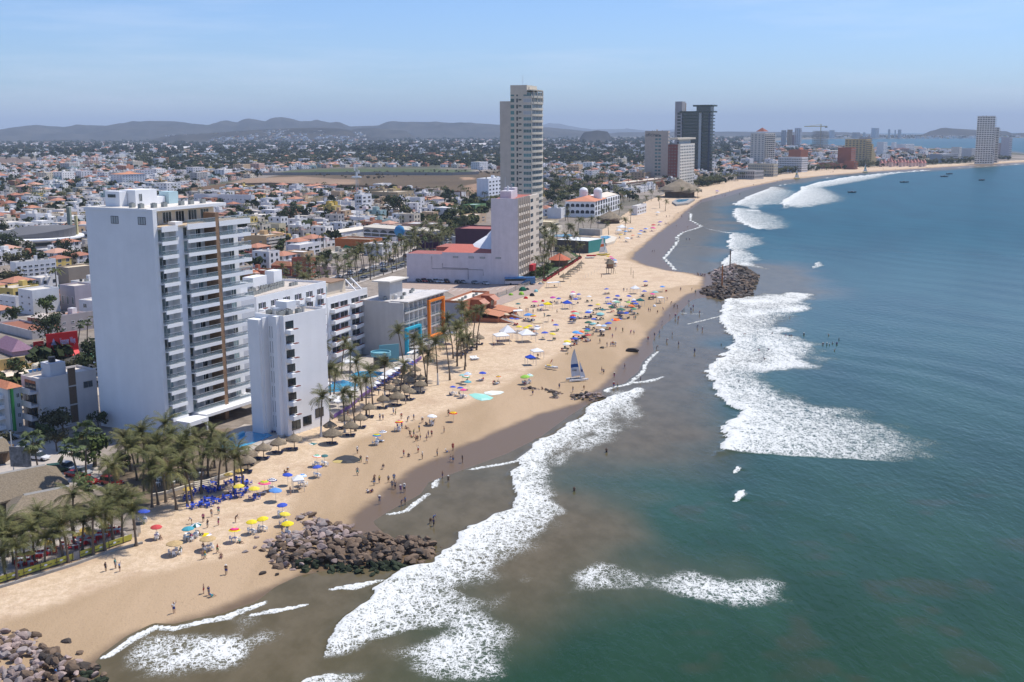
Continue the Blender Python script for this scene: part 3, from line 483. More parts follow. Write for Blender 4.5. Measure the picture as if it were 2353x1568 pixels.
b.box(x3, -4.5, zb - .95, X6 + 1, 3.4, zb - .25); b.box(X6 + 1, -3.6, zb - .9, X6 + 5.4, .4, zb - .1); b.box(X6 + 5.0, -3.4, 0, X6 + 5.3, -3.1, zb - .9); b.box(2, -5.2, 0, 2.4, 1, 3.6); b.box(2.4, -5.2, 2.6, 8, -4.9, 3.6); b.box(2.4, -4.9, 3.3, 8, 1, 3.6); b.box(7.6, -5.0, 0, 8, -4.6, 2.6); b.obj('entrance_canopy', hotel)
b = MB().mat(m_brown); b.box(x3 + 3.5, 3.0, .0, X6, 3.38, zb - 1); b.mat(m_glass).box(x3 + 4, 2.9, .1, x3 + 9, 2.98, 2.9); b.obj('lobby_front', hotel)
# boxes on the roof
b = MB().mat(m_white); b.box(5.5, 10.5, h - .17, 12, 15.5, h + 3.4); b.box(3.2, 13, h - .17, 5.4, 17.5, h + 3.2); b.box(12, 11, h - .17, 15, 15, h + 1.6); b.obj('lift_house', hotel); MB().mat(m_plain).box(15.2, 10, h - .17, 18.2, 13, h + 2.6).obj('water_tank', hotel, col=(.45, .60, .62))
inst('window', win(.8, 1.6, m_glass, m_frame), hotel, (7, 10.5, h + .9)); inst('window', win(2.2, .5, m_glass, m_dark), hotel, (3.2, 15.4, h + 1.9), -PI / 2)
for x, y in ((1.2, 4.5), (3.5, 3.0), (6.8, 3.2), (12.5, 3.6), (16, 4), (20, 4.2), (2, 8)): aircon(hotel, x, y, h - .17, 1.1)
# ---------------------------------------------------------------- 2 white annex block in front
S = Site((663, 1003), 33, 590, 748, 727); h = S.h - .6; Lx, Ly = S.Lx, S.Ly; keep(S, Lx + 2, Ly + 8); AD = Ly + .6; MARK.append(('the white annex block', *S.W(5, 0)[:2]))
ann = S.root('annex_block', 'white eight storey hotel annex with windowless ribbed side and one column of corner balconies', 'building')
b = MB().mat(m_white); b.box(0, 0, 0, Lx, AD, h); b.box(-1.1, 1.2, 0, 0, 2.4, h + .5); b.box(-1.6, 4.9, 0, 0, 5.3, h); b.box(-2.4, 5.3, 0, 0, AD, h - .4); b.obj('wall', ann)
roof_flat(ann, Lx, AD, h, m_white, (.50, .44, .37), .6)
b = MB().mat(m_dark)
for t in (2.9, 3.6, 4.3):
    for z in np.arange(2, h - 3, 3.4): b.box(-.03, t, z, .01, t + .07, z + 2.6)
b.obj('wall_slit', ann)
b = MB().mat(m_white); b.box(0, -1.6, 0, 2.7, 0, .95); b.box(.16, -1.44, .95, 2.54, 0, .99); bal = b.mesh('balcony'); b = MB().mat(m_cush); b.box(1.3, -1.55, .99, 2.6, -.9, 1.14); cu_ = b.mesh('planter'); wv_ = win(2.3, 1.7, m_glass, m_dark, bars=2)
for i in range(7):
    z = 4.0 + i * 3.25; o = inst('balcony', bal, ann, (.4, 0, z)); inst('planter', cu_, o); inst('window', wv_, ann, (1.75, 0, z + 1.0))
windows(ann, win(2.6, 2.0, m_glass, m_dark, bars=1), [((2.6, 0, 1.4), 0), ((6.2, 0, 1.6), 0), ((10.3, 0, 2.6), 0)])
for x, y in ((2, 3), (3.2, 3.4), (4.6, 2.6), (5.4, 4), (2.2, 6.5), (3.8, 6), (6.5, 7.4), (8, 5.6), (7, 2.2)): aircon(ann, x, y, h + .09, 1.2)
b = MB().mat(m_white); b.box(6, AD - 4, h + .09, 9, AD - .5, h + 2.6); b.obj('stair_house', ann); b = MB().mat(m_rail); b.add([(x, y, z) for x in (2.4, 3.9) for y in (4.6, 5.8) for z in (h + .1, h + 1.6)], [(0, 1, 3, 2), (4, 6, 7, 5), (0, 4, 5, 1), (2, 3, 7, 6), (1, 5, 7, 3)]); b.lathe([(.3, h + .1), (.35, h + 1), (.9, h + 1.5), (.9, h + 1.7)], 9, 2.6, 10); b.obj('vent_hood', ann)
# ---------------------------------------------------------------- 3 stepped white hotel, two wings
def zig_wing(S, Lx, Ly, h, nfl, nbay, name, label, x0=0, dbl=False):
    root = S.root(name, label, 'hotel'); f_ = (h - 3.2) / nfl; bw = Lx / nbay
    MB().mat(m_white).box(0, 0, 0, Lx, Ly, h).obj('wall', root); roof_flat(root, Lx, Ly, h, m_white, (.56, .49, .42), .7)
    b = MB().mat(m_white); w = bw * (.86 if dbl else .6); q = [(0, 0), (0, -1.7), (w, -.75), (w, 0)]; b.prism(q, -.1, 1.0); me = b.mesh('balcony'); b = MB().mat(m_cush); b.prism([(.9, -1.5), (w - .1, -.85), (w - .1, -.4), (.9, -.7)], 1.0, 1.12); pm = b.mesh('planter')
    wa = win(round(w * .42, 2), 1.5, m_glass, m_frame, bars=1); b = MB().mat(m_purple).box(0, -.05, 0, .5, .02, 1.7); cm = b.mesh('curtain')
    for i in range(nfl):
        for j in range(nbay):
            x = bw * j + bw * .12; z = 2.6 + i * f_; o = inst('balcony', me, root, (x, 0, z)); inst('planter', pm, o); inst('window', wa, root, (x + w * .26, 0, z + 1.02)); inst('window', wa, root, (x + w * .78, 0, z + 1.02)); inst('curtain', cm, root, (x + w * .47, 0, z + .95))
    return root
S = Site((757, 840), (844, 809), 600, 842, 685); SB = S; h = S.h - .7
zb_ = zig_wing(S, S.Lx + .5, 13, h, 5, 2, 'hotel_wing', 'lower white hotel wing with wide angled balconies beside the orange framed hotel', dbl=True); keep(S, S.Lx + 2, 13)
b = MB().mat(m_cream); b.box(1.5, 5, h + .1, S.Lx - 4, 12.4, h + 3.6); b.obj('penthouse_wall', zb_); windows(zb_, win(2.4, 2.2, m_tglass, m_frame, bars=1), [((3.4, 5, h + .6), 0), ((6.6, 5, h + .6), 0)]); b = MB().mat(m_brown); b.box(9, 4.2, h + 3.6, S.Lx - 4.5, 12.5, h + 3.85); b.obj('penthouse_roof', zb_)
b = MB().mat(m_white)
for x in (S.Lx - 5.4, S.Lx - 2.0): b.add([(x, .6, h + .7), (x + .4, .6, h + .7), (x + .4, 1.2, h + .7), (x, 1.2, h + .7), (x, 4.2, h + 3.9), (x + .4, 4.2, h + 3.9), (x + .4, 4.8, h + 3.9), (x, 4.8, h + 3.9)], [(0, 1, 5, 4), (1, 2, 6, 5), (2, 3, 7, 6), (3, 0, 4, 7)])
b.obj('slanted_beam', zb_)
SA = Site((757, 840), 30, 600, 842, 646); LA = 34; A0 = SB.W(-LA, 0); SA.A = A0; SA.phi = SB.phi; SA.c, SA.l, SA.rz = SB.c, SB.l, SB.rz; h = SA.h - .7
za = zig_wing(SA, LA - .3, 15, h, 7, 6, 'hotel_wing', 'taller white hotel wing with sawtooth balconies and rows of roof air conditioners'); SA.Lx = LA; SA.Ly = 15; keep(SA)
for x in (3, 6.5, 10, 13.5, 17, 20.5, 25):
    for k in range(3): aircon(za, x + k * 1.15, 5 + (x * 7 % 3), h + .09, 1.0); aircon(za, x + k * 1.15, 9.5 + (x * 5 % 2), h + .09, 1.0)
b = MB().mat(m_white); b.box(2, 7, h + .09, 6, 12, h + 3.6); b.obj('plant_room', za)
for q in ((13.5, 10.6, 20, 14, 3.6), (24, 11, 28, 14, 4.2)): MB().mat(m_white).box(q[0], q[1], h + .09, q[2], q[3], h + q[4]).obj('plant_room', za); b = MB().mat(m_cush); b.box(.6, 2.2, h + .1, LA - 6, 2.35, h + .24); b.obj('roof_pipe', za); MARK.append(('the stepped white hotel', *SB.W(4, 0)[:2]))
# ---------------------------------------------------------------- 4 hotel with orange and blue picture frames
S = Site((931, 822), 23.5, 828, 1019, 695); Lx, Ly, h = S.Lx, S.Ly, S.h; keep(S); MARK.append(('the orange framed hotel', *S.W(12, 0)[:2]))
oh = S.root('beach_hotel', 'five storey grey white hotel with big orange and turquoise frames on its balconies', 'hotel')
m_greyw = M('grey_stucco', (.55, .53, .51), .8, nz=(.3, .08), streak=(.8, .1)); b = MB().mat(m_greyw); b.box(0, .2, 0, .35, Ly, h - .35); b.box(.35, 1.9, 0, Lx, Ly, h - .35); b.obj('wall', oh)
b = MB().mat(m_roofpaint); b.box(-.1, 5.2, h - .35, Lx + .2, Ly + .2, h - .02); b.box(1.2, -.8, h - .35, Lx + 2.2, 5.2, h - .02); b.obj('roof', oh, col=(.60, .56, .52))
m_or = M('orange_paint', (.85, .23, .02), .6); m_tq = M('turquoise_paint', (.02, .38, .55), .6); nb, nf2 = 9, 5; f_ = (h - .5) / nf2; bw = (Lx - .35) / nb
b = MB().mat(m_greyw); b.box(0, -.1, -.2, bw, 1.9, 0); b.box(0, -.1, 0, bw, .05, .28); sl = b.mesh('balcony'); b = MB().mat(m_rail); b.box(0, -.06, .9, bw, .0, .97); b.mat(m_balglass).box(.03, -.05, .3, bw - .03, -.02, .9); rl = b.mesh('railing'); b = MB().mat(m_white).box(-.08, -.05, 0, .08, 1.9, f_ - .2); dv_ = b.mesh('divider'); wA = win(round(bw * .62, 2), 2.1, m_blueglass, m_frame, bars=1)
for i in range(nf2):
    for j in range(nb):
        x = .35 + bw * j; z = .35 + f_ * i; o = inst('balcony', sl, oh, (x, 0, z)); inst('railing', rl, o); inst('divider', dv_, oh, (x + bw, 0, z)); inst('window', wA, oh, (x + bw / 2, 1.9, z + .05))
def pframe(m_, xa, xb, za_, zb2, t=.7):
    b = MB().mat(m_); b.box(xa, -.9, za_, xb, .12, za_ + t); b.box(xa, -.9, zb2 - t, xb, .12, zb2); b.box(xa, -.9, za_ + t, xa + t, .12, zb2 - t); b.box(xb - t, -.9, za_ + t, xb, .12, zb2 - t); b.obj('picture_frame', oh)
    b = MB().mat(m_); b.box(xa + t, 1.7, za_ + t, xa + t + 1.0, 1.86, zb2 - t); b.box(xb - t - 1, 1.7, za_ + t, xb - t, 1.86, zb2 - t); b.obj('painted_wall', oh)
pframe(m_or, .35 + bw * 5, .35 + bw * 8.7, .35 + f_ * 1.0, .2 + f_ * 4.65); pframe(m_tq, .2, .35 + bw * 3.1, .2, .2 + f_ * 2.7)
b = MB().mat(m_greyw); b.box(Lx * .12, 6.5, h - .02, Lx * .42, 10.5, h + 5.4); b.obj('lift_tower', oh); b = MB().mat(m_roofpaint); b.box(Lx * .05, 5.4, h + 5.4, Lx * .5, 11.6, h + 5.8); b.obj('lift_tower_roof', oh, col=(.72, .66, .57)); MB().mat(m_dark).box(Lx * .42, 7, h, Lx * .425, 9.5, h + 4).obj('lift_tower_opening', oh)
for x, y in ((6, 4), (Lx * .5, 7), (Lx * .7, 7.5), (Lx * .85, 9), (2.5, 8)): aircon(oh, x, y, h - .02, 1.0)
tank(oh, 5, 5.6, h - .02, (.6, .58, .54), .6, 1.6)
b = MB().mat(m_rail)
for k in range(12): b.tube([(1 + k * (Lx - 2) / 11, 6, h), (1 + (k + 1) * (Lx - 2) / 11, 6.02, h)], .06, 4)
b.obj('roof_pipe', oh)
# lower terraces on the beach side of that hotel
S2 = S; b = MB().mat(m_greyw)
for k in range(3): b.box(2 + k * 4.5, -2.6, 0, 2.3 + k * 4.5, -.1, 2.9); b.box(2 + k * 4.5, -2.6, 2.6, 6.4 + k * 4.5, -.1, 2.9)
b.obj('ground_terrace', oh)
# ---------------------------------------------------------------- narrow tower with the long blank wall, purple hall
S = Site((1190, 655), 15, 1128, 1237, 457); Lx, Ly, h = S.Lx, S.Ly, S.h; keep(S, Lx, 60); MARK.append(('the narrow pink white tower', *S.W(10, 0)[:2]))
nt_ = S.root('narrow_tower', 'narrow pink white tower with blank side wall and beige ribbed balcony front', 'building'); lil = (.70, .64, .66)
MB().mat(m_paint).box(0, 0, 0, .6, Ly, h).obj('side_wall', nt_, col=lil); MB().mat(m_paint).box(.6, 1.0, 3.5, Lx, Ly, h - .5).obj('wall', nt_, col=(.55, .47, .38)); MB().mat(m_paint).box(.6, 3, 0, Lx, Ly, 3.5).obj('ground_floor', nt_, col=(.35, .3, .26))
MB().mat(m_roofpaint).box(.7, 1.2, h - .5, Lx - .2, Ly - .2, h - .38).obj('roof', nt_, col=(.42, .12, .08))
bg_ = (.66, .58, .48); nfl = 10; f_ = (h - 4.5) / nfl; bays = 5; bw = Lx * .52 / bays; b = MB().mat(m_paint)
rib = MB().mat(m_paint).box(-.18, -.5, 3.5, .22, 1.0, h + .2).mesh('rib'); b = MB().mat(m_paint); b.box(0, -.25, 0, bw - .4, .9, 1.05); bp_ = b.mesh('balcony'); w_ = win(round(bw - .7, 2), 1.6, m_glass, m_frame)
for j in range(bays + 1): inst('rib', rib, nt_, (.6 + bw * j, 0, 0), col=bg_)
for j in range(bays):
    for i in range(nfl): inst('balcony', bp_, nt_, (.82 + bw * j, 0, 3.6 + f_ * i), col=bg_); inst('window', w_, nt_, (.6 + bw * (j + .5), 1.0, 4.8 + f_ * i))
MB().mat(m_paint).box(.6 + bw * bays + .22, -.3, 3.5, Lx, 1.0, h + .1).obj('end_wall', nt_, col=bg_); windows(nt_, win(4.5, 1.3, m_glass, m_dark, bars=3), [((.6 + bw * bays + 4, -.3, 5 + f_ * i), 0) for i in range(nfl)]); windows(nt_, win(.5, 1.2, m_glass, m_dark, bars=0), [((Lx - x, -.3, 5 + f_ * i), 0) for i in range(nfl) for x in (5, 3, 1.4)])
MB().mat(m_paint).box(4, 4, h - .4, 12, 9, h + 3.0).obj('lift_house', nt_, col=lil); MB().mat(m_paint).box(14, 5, h - .4, 19, 10, h + 4).obj('lift_house', nt_, col=lil); tank(nt_, 8, 6.5, h + 3, (.6, .6, .6), .5, 2.2); tank(nt_, 16, 7, h + 4, (.3, .3, .32), .4, 1.6); MB().mat(m_rail).tube([(9, 8, h + 3), (9, 8, h + 9)], .07, 4).obj('antenna', nt_)
MB().mat(m_plain).box(Lx * .5, -2.2, 4.2, Lx * .66, -.4, 7).obj('red_awning', nt_, col=(.45, .02, .03))
lw = S.root('low_hall', 'long low pink white hall wall with pipe stains running left from the narrow tower', 'building'); Ya = S.solve(S.l, 1016, 17); Yb = S.solve(S.l, 934, 14); h1 = S.H(584); h2 = 13.0
MB().mat(m_paint).box(0, Ly + .02, 0, 20, Ya, h1).obj('wall', lw, col=lil); MB().mat(m_paint).box(0, Ya + .02, 0, 14, Yb, h2).obj('lower_wall', lw, col=lil); b = MB().mat(m_tilec); b.add([(0, Ly, h1 + .01), (0, Ya, h1 + .01), (16, Ya, h1 + 2.2), (16, Ly, h1 + 2.2)], [(0, 1, 2, 3)]); b.obj('roof', lw, col=(.50, .14, .10)); MB().mat(m_roofpaint).box(.3, Ya + .3, h2, 13.7, Yb - .3, h2 + .1).obj('lower_roof', lw, col=(.35, .12, .1))
windows(lw, win(2.2, .55, m_curtain, m_dark, bars=0), [((0, Ya - k * 5.2, h1 - 2.3), -PI / 2) for k in (1.2, 2.6, 3.6, 5)])
b = MB().mat(m_dark); b.tube([(-.06, Ya, h1 - 5), (-.06, Ya, h1 - 7), (-.06, Ya - 12, h1 - 7), (-.06, Ya - 12, h1 - 12)], .1, 5); b.obj('wall_pipe', lw); b = MB().mat(m_dark); b.tube([(-.06, Yb - 12, h2 - 1), (-.06, Yb - 12, h2 - 6.5), (-.06, Yb - 36, h2 - 6.5), (-.06, Yb - 36, h2 - 9)], .08, 5); b.obj('wall_pipe', lw)
b = MB().mat(m_white); b.lathe([(14, h1), (10, h1 + 3), (5, h1 + 6), (1.2, h1 + 10), (.1, h1 + 10.5)], 20, Ly + 3, 16); b.obj('tent_roof', lw); MB().mat(m_tilec).box(15, Ya - 10, h1 - 4, 30, Ya + 8, h1 + .8).obj('annex_roof', lw, col=(.40, .13, .09))
S3, ph = block('purple_hall', 'big windowless dark purple hall with red roof edge left of the narrow tower', (1130, 592), 18, 1046, 1160, 527, wall=(.085, .035, .06), roof=(.35, .12, .10)); S3, _b = block('low_hall', 'low white lean to beside the dark purple hall', (1052, 582), 18, 1038, 1090, 545, wall=(.6, .6, .62), roof=(.3, .28, .28))
# ---------------------------------------------------------------- beige curved tower
S = Site((1222, 545), 17, 1148, 1258, 206); Lx, Ly, h = 26, S.Ly, S.h; keep(S, Lx + 4); MARK.append(('the tall beige curved tower', *S.W(10, 0)[:2]))
bt = S.root('curved_tower', 'very tall beige tower with bowed seaward balconies and teal glass', 'building'); bc = (.64, .57, .46); nfl = 23; f_ = (h - 6) / nfl
bow = lambda r, o=0: [(Lx * t, -(math.sin(PI * t) ** .8) * r * .62 - o) for t in np.linspace(0, 1, 13)]
MB().mat(m_paint).prism([(0, 0), (Lx, 0), (Lx, Ly * .66), (0, Ly * .66)], 0, h - 3).obj('wall', bt, col=bc); MB().mat(m_paint).box(.15, Ly * .66, 0, Lx, Ly, h - 7).obj('rear_wall', bt, col=(.56, .50, .42)); MB().mat(m_paint).box(-.1, 3, h - 3, Lx - 3, Ly * .66, h + 2.8).obj('crown_wall', bt, col=bc)
b = MB().mat(m_paint); b.prism(bow(4.6) + [(Lx, 5), (0, 5)], h - .6, h); b.obj('crown_slab', bt, col=bc); MB().mat(m_paint).box(4, 2.5, h, Lx - 4, Ly * .5, h + 1.6).obj('crown_block', bt, col=bc)
for k in (1, 3.2, 5.4, 7.6, 9.8, 11): b = MB().mat(m_paint); p_ = bow(4.3)[min(12, int(k))]; b.cyl(p_[0], p_[1], h - 8, h - .6, .28, n=6); b.obj('crown_column', bt, col=bc)
b = MB().mat(m_paint); b.prism(bow(4.4) + [(Lx, .5), (0, .5)], -.35, 1.05); b.prism(bow(4.1)[1:-1] + [(Lx, .4), (0, .4)], 1.0, 1.06, True); slb = b.mesh('balcony'); b = MB().mat(m_balglass); q = bow(4.38); b.add([(x, y, z) for x, y in q for z in (1.05, 1.75)], [(2 * k, 2 * k + 2, 2 * k + 3, 2 * k + 1) for k in range(12)]); rlb = b.mesh('railing')
wv_ = win(round(Lx * .28, 2), 2.2, m_glass, m_frame, bars=3); wl_ = win(round(Ly * .24, 2), 2.0, m_tglass, m_frame, bars=4); wl2 = win(round(Ly * .24, 2), 2.0, m_curtain, m_frame, bars=4); rec = win(2.4, 2.2, m_tglass, m_cream, bars=0); sm = win(.7, .9, m_glass, m_dark, bars=0); md = win(.9, 2.2, m_glass, m_dark, bars=0)
for i in range(nfl):
    z = 5 + f_ * i; o = inst('balcony', slb, bt, (0, 0, z), col=bc); inst('railing', rlb, o)
    for t in (.2, .5, .8): inst('window', wv_, bt, (Lx * t, 0, z + 1.06))
    inst('window', wl2 if i in (19, 21) else wl_, bt, (0, Ly * .13, z + .8), -PI / 2)
b = [((0, Ly * .60, 5.8 + f_ * i), -PI / 2) for i in range(nfl)]; windows(bt, rec, b); windows(bt, md, [((0, Ly * .45, 5.8 + f_ * i), -PI / 2) for i in range(nfl)]); windows(bt, win(1.7, .7, m_glass, m_dark), [((0, Ly * .36, 7.0 + f_ * i), -PI / 2) for i in range(nfl)], cap=0)
MB().mat(m_rail).tube([(8, 8, h), (8, 8, h + 9)], .12, 4).obj('antenna', bt); MB().mat(m_cream).box(-6, -10, 0, Lx + 14, -4.8, 4.5).obj('podium', bt)
# ---------------------------------------------------------------- white arcaded hotel with clay roofs and domes
S = Site(V('g', 1100, 1310), 17, V('g', 830, 0)[0], V('g', 1430, 0)[0], V('g', 1100, 1165)[1]); Lx, Ly, h = min(S.Lx, 95), S.Ly, S.h; keep(S, Lx, Ly + 10); MARK.append(('the arcaded white hotel', *S.W(20, 0)[:2]))
ah = S.root('arcade_hotel', 'white arcaded hotel with clay tile roofs and two little domes', 'hotel'); MB().mat(m_white).box(0, 0, 0, Lx, Ly, h).obj('wall', ah); b = MB().mat(m_tilec); hip(b, 0, 0, Lx * .45, Ly, h, 3.2); b.obj('roof', ah, col=(.60, .24, .13)); b = MB().mat(m_tilec); hip(b, Lx * .45 + .6, 2, Lx, Ly * .7, h + .5, 2.5); b.obj('roof', ah, col=(.72, .62, .5))
q = [(2.2 * math.cos(t), 1.6 + 1.3 * math.sin(t)) for t in np.linspace(0, PI, 9)] + [(-2.2, 0), (2.2, 0)]; b = MB().mat(m_dark); b.add([(x, -.05, z) for x, z in q], [tuple(range(11))[::-1]]); b.add([(x, .02, z) for x, z in q], [tuple(range(11))]); arc = b.mesh('arched_opening')
for i in range(3):
    for j in range(10): inst('arched_opening', arc, ah, (Lx * (j + .5) / 10, 0, 1.5 + i * (h - 1) / 3), s=(Lx / 75, 1, 1.1))
for j in range(6):
    for i in range(2): inst('arched_opening', arc, ah, (0, Ly * (j + .5) / 6, h * .25 + i * h * .4), -PI / 2, s=(.7, 1, .9))
for u_ in (920, 1040):
    p_ = S.solve(S.l, V('g', u_, 0)[0], h + 5) if u_ < 1000 else 4.0; o = MB().mat(m_white); o.cyl(Lx * .3, p_, h, h + 6, 3.4, n=14); o.lathe([(3.6, h + 6), (3.3, h + 7.6), (2.2, h + 8.9), (0, h + 9.5)], Lx * .3, p_, 14); o.obj('dome_turret', ah)
block('white_annex', 'low white block with terraces at the near end of the arcaded hotel', V('g', 1040, 1300), 18, V('g', 820, 0)[0], V('g', 1110, 0)[0], V('g', 1040, 1200)[1], R_=(2, 5, .5, .5))
block('terrace_block', 'white terraced beach block with barrel roof beyond the arcaded hotel', V('g', 1490, 1290), 20, V('g', 1440, 0)[0], V('g', 1575, 0)[0], V('g', 1490, 1205)[1], R_=(2, 4, .6, .5))
block('parking_deck', 'low white deck building at the foot of the beige curved tower', V('g', 790, 1320), 17, V('g', 668, 0)[0], V('g', 830, 0)[0], V('g', 790, 1225)[1], roof=(.6, .58, .55), extra=2)
block('podium_block', 'cream podium with open top at the foot of the beige curved tower', V('g', 700, 1440), 17, V('g', 570, 0)[0], V('g', 768, 0)[0], V('g', 700, 1352)[1], wall=(.66, .56, .38), roof=(.66, .56, .38), R_=(1, 6, .7, .6))
block('white_condo', 'pale blue white condominium block left of the beige curved tower', V('g', 125, 1185), 20, V('g', 15, 0)[0], V('g', 300, 0)[0], V('g', 122, 953)[1], wall=(.75, .76, .80), roof=(.72, .7, .66), R_=(6, 6, .5, .4), extra=3)
block('low_hotel', 'long low brown walled hotel with cream roof in front of the tan slab tower', V('g', 1385, 1058), 27, V('g', 1250, 0)[0], V('g', 1760, 0)[0], V('g', 1385, 992)[1], wall=(.26, .14, .09), roof=(.70, .60, .48), bal=(3, 14, 1.4), balcol=(.6, .52, .42), extra=4)
S, _b = block('slab_tower', 'tan slab tower with two columns of windows on its blank side', V('g', 1768, 975), 24, V('g', 1562, 0)[0], V('g', 1790, 0)[0], V('g', 1785, 515)[1], wall=(.60, .50, .40), roof=(.6, .55, .5), R_=(14, 5, .6, .5), extra=3); MARK.append(('the tan slab tower', *S.W(4, 0)[:2]))
fh = (S.h - 2) / 14; windows(_b, win(3.4, 2.4, m_tglass, m_cream, bars=1), [((0, S.Ly * t, 3.5 + fh * i), -PI / 2) for i in range(13) for t in (.50, .36)])
cu_ = D.curves.new('sign_text', 'FONT'); cu_.body = 'Palacio'; cu_.size = 7; cu_.extrude = .1; cu_.fill_mode = 'FRONT'; t_ = D.objects.new('sign_text', cu_); COL.objects.link(t_); bpy.context.view_layer.update(); dg = bpy.context.evaluated_depsgraph_get(); tm = D.meshes.new_from_object(t_.evaluated_get(dg)); D.objects.remove(t_); tm.materials.clear(); tm.materials.append(m_dark)
def text_mesh(s, size, mat_, bold=0.0):
    cv = D.curves.new('lettering', 'FONT'); cv.body = s; cv.size = size; cv.extrude = .03; cv.offset = bold; o = D.objects.new('lettering', cv); COL.objects.link(o); bpy.context.view_layer.update(); m_ = D.meshes.new_from_object(o.evaluated_get(bpy.context.evaluated_depsgraph_get())); D.objects.remove(o); m_.name = 'lettering'; m_.materials.clear(); m_.materials.append(mat_); return m_
o = inst('lettering', text_mesh('oficinas', 6.5, m_dark), _b, (-.12, S.Ly * .97, S.h - 7)); o.rotation_euler = (PI / 2, 0, -PI / 2)
block('brick_block', 'tall dark brick block between the tan slab tower and the pale grid front', V('g', 1872, 985), 24, V('g', 1775, 0)[0], V('g', 1890, 0)[0], V('g', 1872, 640)[1], wall=(.25, .075, .05), roof=(.4, .3, .25), L_=(12, 4, .3, .3))
S, _b = block('grid_tower', 'cream tower with a white egg crate window grid and flat floating canopy', V('g', 1878, 1040), 24, V('g', 1866, 0)[0], V('g', 2020, 0)[0], V('g', 1878, 635)[1], wall=(.74, .69, .60), roof=(.6, .55, .48), R_=(14, 9, .55, .5)); MARK.append(('the cream grid tower', *S.W(10, 0)[:2]))
MB().mat(m_cream).box(-14, -1, S.h + 5, S.Lx, S.Ly + 6, S.h + 7).obj('canopy', _b); MB().mat(m_curtain).box(2, 2, S.h, S.Lx * .8, S.Ly * .8, S.h + 5).obj('canopy_core', _b)
# dark glass tower
S = Site(V('g', 2150, 905), 28, V('g', 1842, 0)[0], V('g', 2195, 0)[0], V('g', 2150, 345)[1]); Lx, Ly, h = S.Lx, S.Ly, S.h; keep(S); MARK.append(('the dark glass tower', *S.W(10, 0)[:2]))
dk = S.root('glass_tower', 'tall dark green tower of stacked balconies with pale stripe and grey fin', 'building'); MB().mat(m_glass).box(.5, .5, 0, Lx, Ly * .82, h).obj('glass_wall', dk); m_dgreen = M('dark_green_slab', (.055, .075, .055), .6); m_navy = M('navy_cladding', (.02, .03, .06), .3)
b = MB().mat(m_dgreen).box(-1.6, Ly * .05, -.0, .5, Ly * .80, 1.5); sl = b.mesh('balcony'); nfl = 18; f_ = (h - 4) / nfl
for i in range(nfl): inst('balcony', sl, dk, (0, 0, 4 + f_ * i))
MB().mat(m_navy).box(-1.2, 0, 0, .45, Ly * .05 - .1, h + 1).obj('corner_cladding', dk); MB().mat(m_curtain).box(-2.0, Ly * .24, 6, -1.62, Ly * .31, h).obj('pale_stripe', dk); MB().mat(m_paint).box(-2, Ly * .8 + .1, 0, 14, Ly, h + 34 * .5).obj('grey_fin', dk, col=(.42, .39, .38)); windows(dk, win(3, 3, m_glass, m_dark), [((-2, Ly * t, 6 + f_ * i), -PI / 2) for i in range(nfl) for t in (.86, .90)]); MB().mat(m_brown).box(14.05, Ly * .83, h, 22, Ly * .97, h + 15).obj('brown_fin', dk)
MB().mat(m_dgreen).box(-4, -4, h, Lx + 4, Ly * .86, h + 2.2).obj('roof_slab', dk); MB().mat(m_glass).box(0, 0, h + 2.2, Lx, Ly * .40, h + 9).obj('crown_wall', dk); MB().mat(m_dgreen).box(-4, -4, h + 9, Lx + 4, Ly * .48, h + 11.4).obj('crown_slab', dk)
b = MB().mat(m_dgreen).box(.5, -2.2, 0, Lx, .45, 1.5); sl = b.mesh('balcony')
for i in range(nfl): inst('balcony', sl, dk, (0, 0, 4 + f_ * i))
# ---------------------------------------------------------------- towers along the far beach (frame h)
def hb(name, label, bx, by, ul, ur, vt, phi=42, **k):
    ext = k.pop('mark', None); S, r_ = block(name, label, V('h', bx, by), phi, V('h', ul, 0)[0], V('h', ur, 0)[0], V('h', bx, vt)[1], **k)
    if ext: MARK.append((ext, *S.W(5, 0)[:2]))
    return S, r_
wh = (.78, .77, .76)
S, r_ = hb('beach_tower', 'cream balcony tower with clay peaked roof behind the far beach', 305, 705, 203, 395, 458, wall=(.68, .62, .54), bal=(15, 5, 2.2), L_=(14, 4, .4, .4), mark='the cream tower with clay peak'); b = MB().mat(m_tilec); hip(b, 4, 4, S.Lx * .5, S.Ly * .7, S.h + 3, 7); b.obj('roof_peak', r_, col=(.30, .09, .05))
hb('yellow_hotel', 'low white hotel with yellow bands behind the far beach', 380, 800, 180, 418, 700, wall=(.62, .55, .40), R_=(4, 10, .5, .5), L_=(4, 12, .5, .5)); hb('beach_club', 'low grey colonnaded club behind the far beach', 230, 822, 95, 305, 752, wall=(.5, .48, .46), roof=(.5, .47, .42), R_=(2, 8, .6, .6), L_=(2, 8, .6, .6))
S, r_ = hb('wide_hotel', 'wide white gridded hotel below the terraced clay roofs', 600, 765, 418, 652, 648, wall=wh, R_=(6, 6, .6, .5), L_=(6, 14, .6, .5)); 
S, r_ = hb('terraced_hotel', 'stack of terraced clay coloured roofs behind the wide white hotel', 590, 720, 500, 655, 590, wall=(.42, .15, .08), roof=(.5, .18, .1), mark='the terraced clay hotel')
for k in range(4): b = MB().mat(m_tilec); hip(b, 2 * k - 1, 2 * k - 1, S.Lx - 3 * k, S.Ly - 5 * k - 2, S.h * (.45 + .19 * k), 3.5); b.obj('roof_tier', r_, col=(.52, .19, .1))
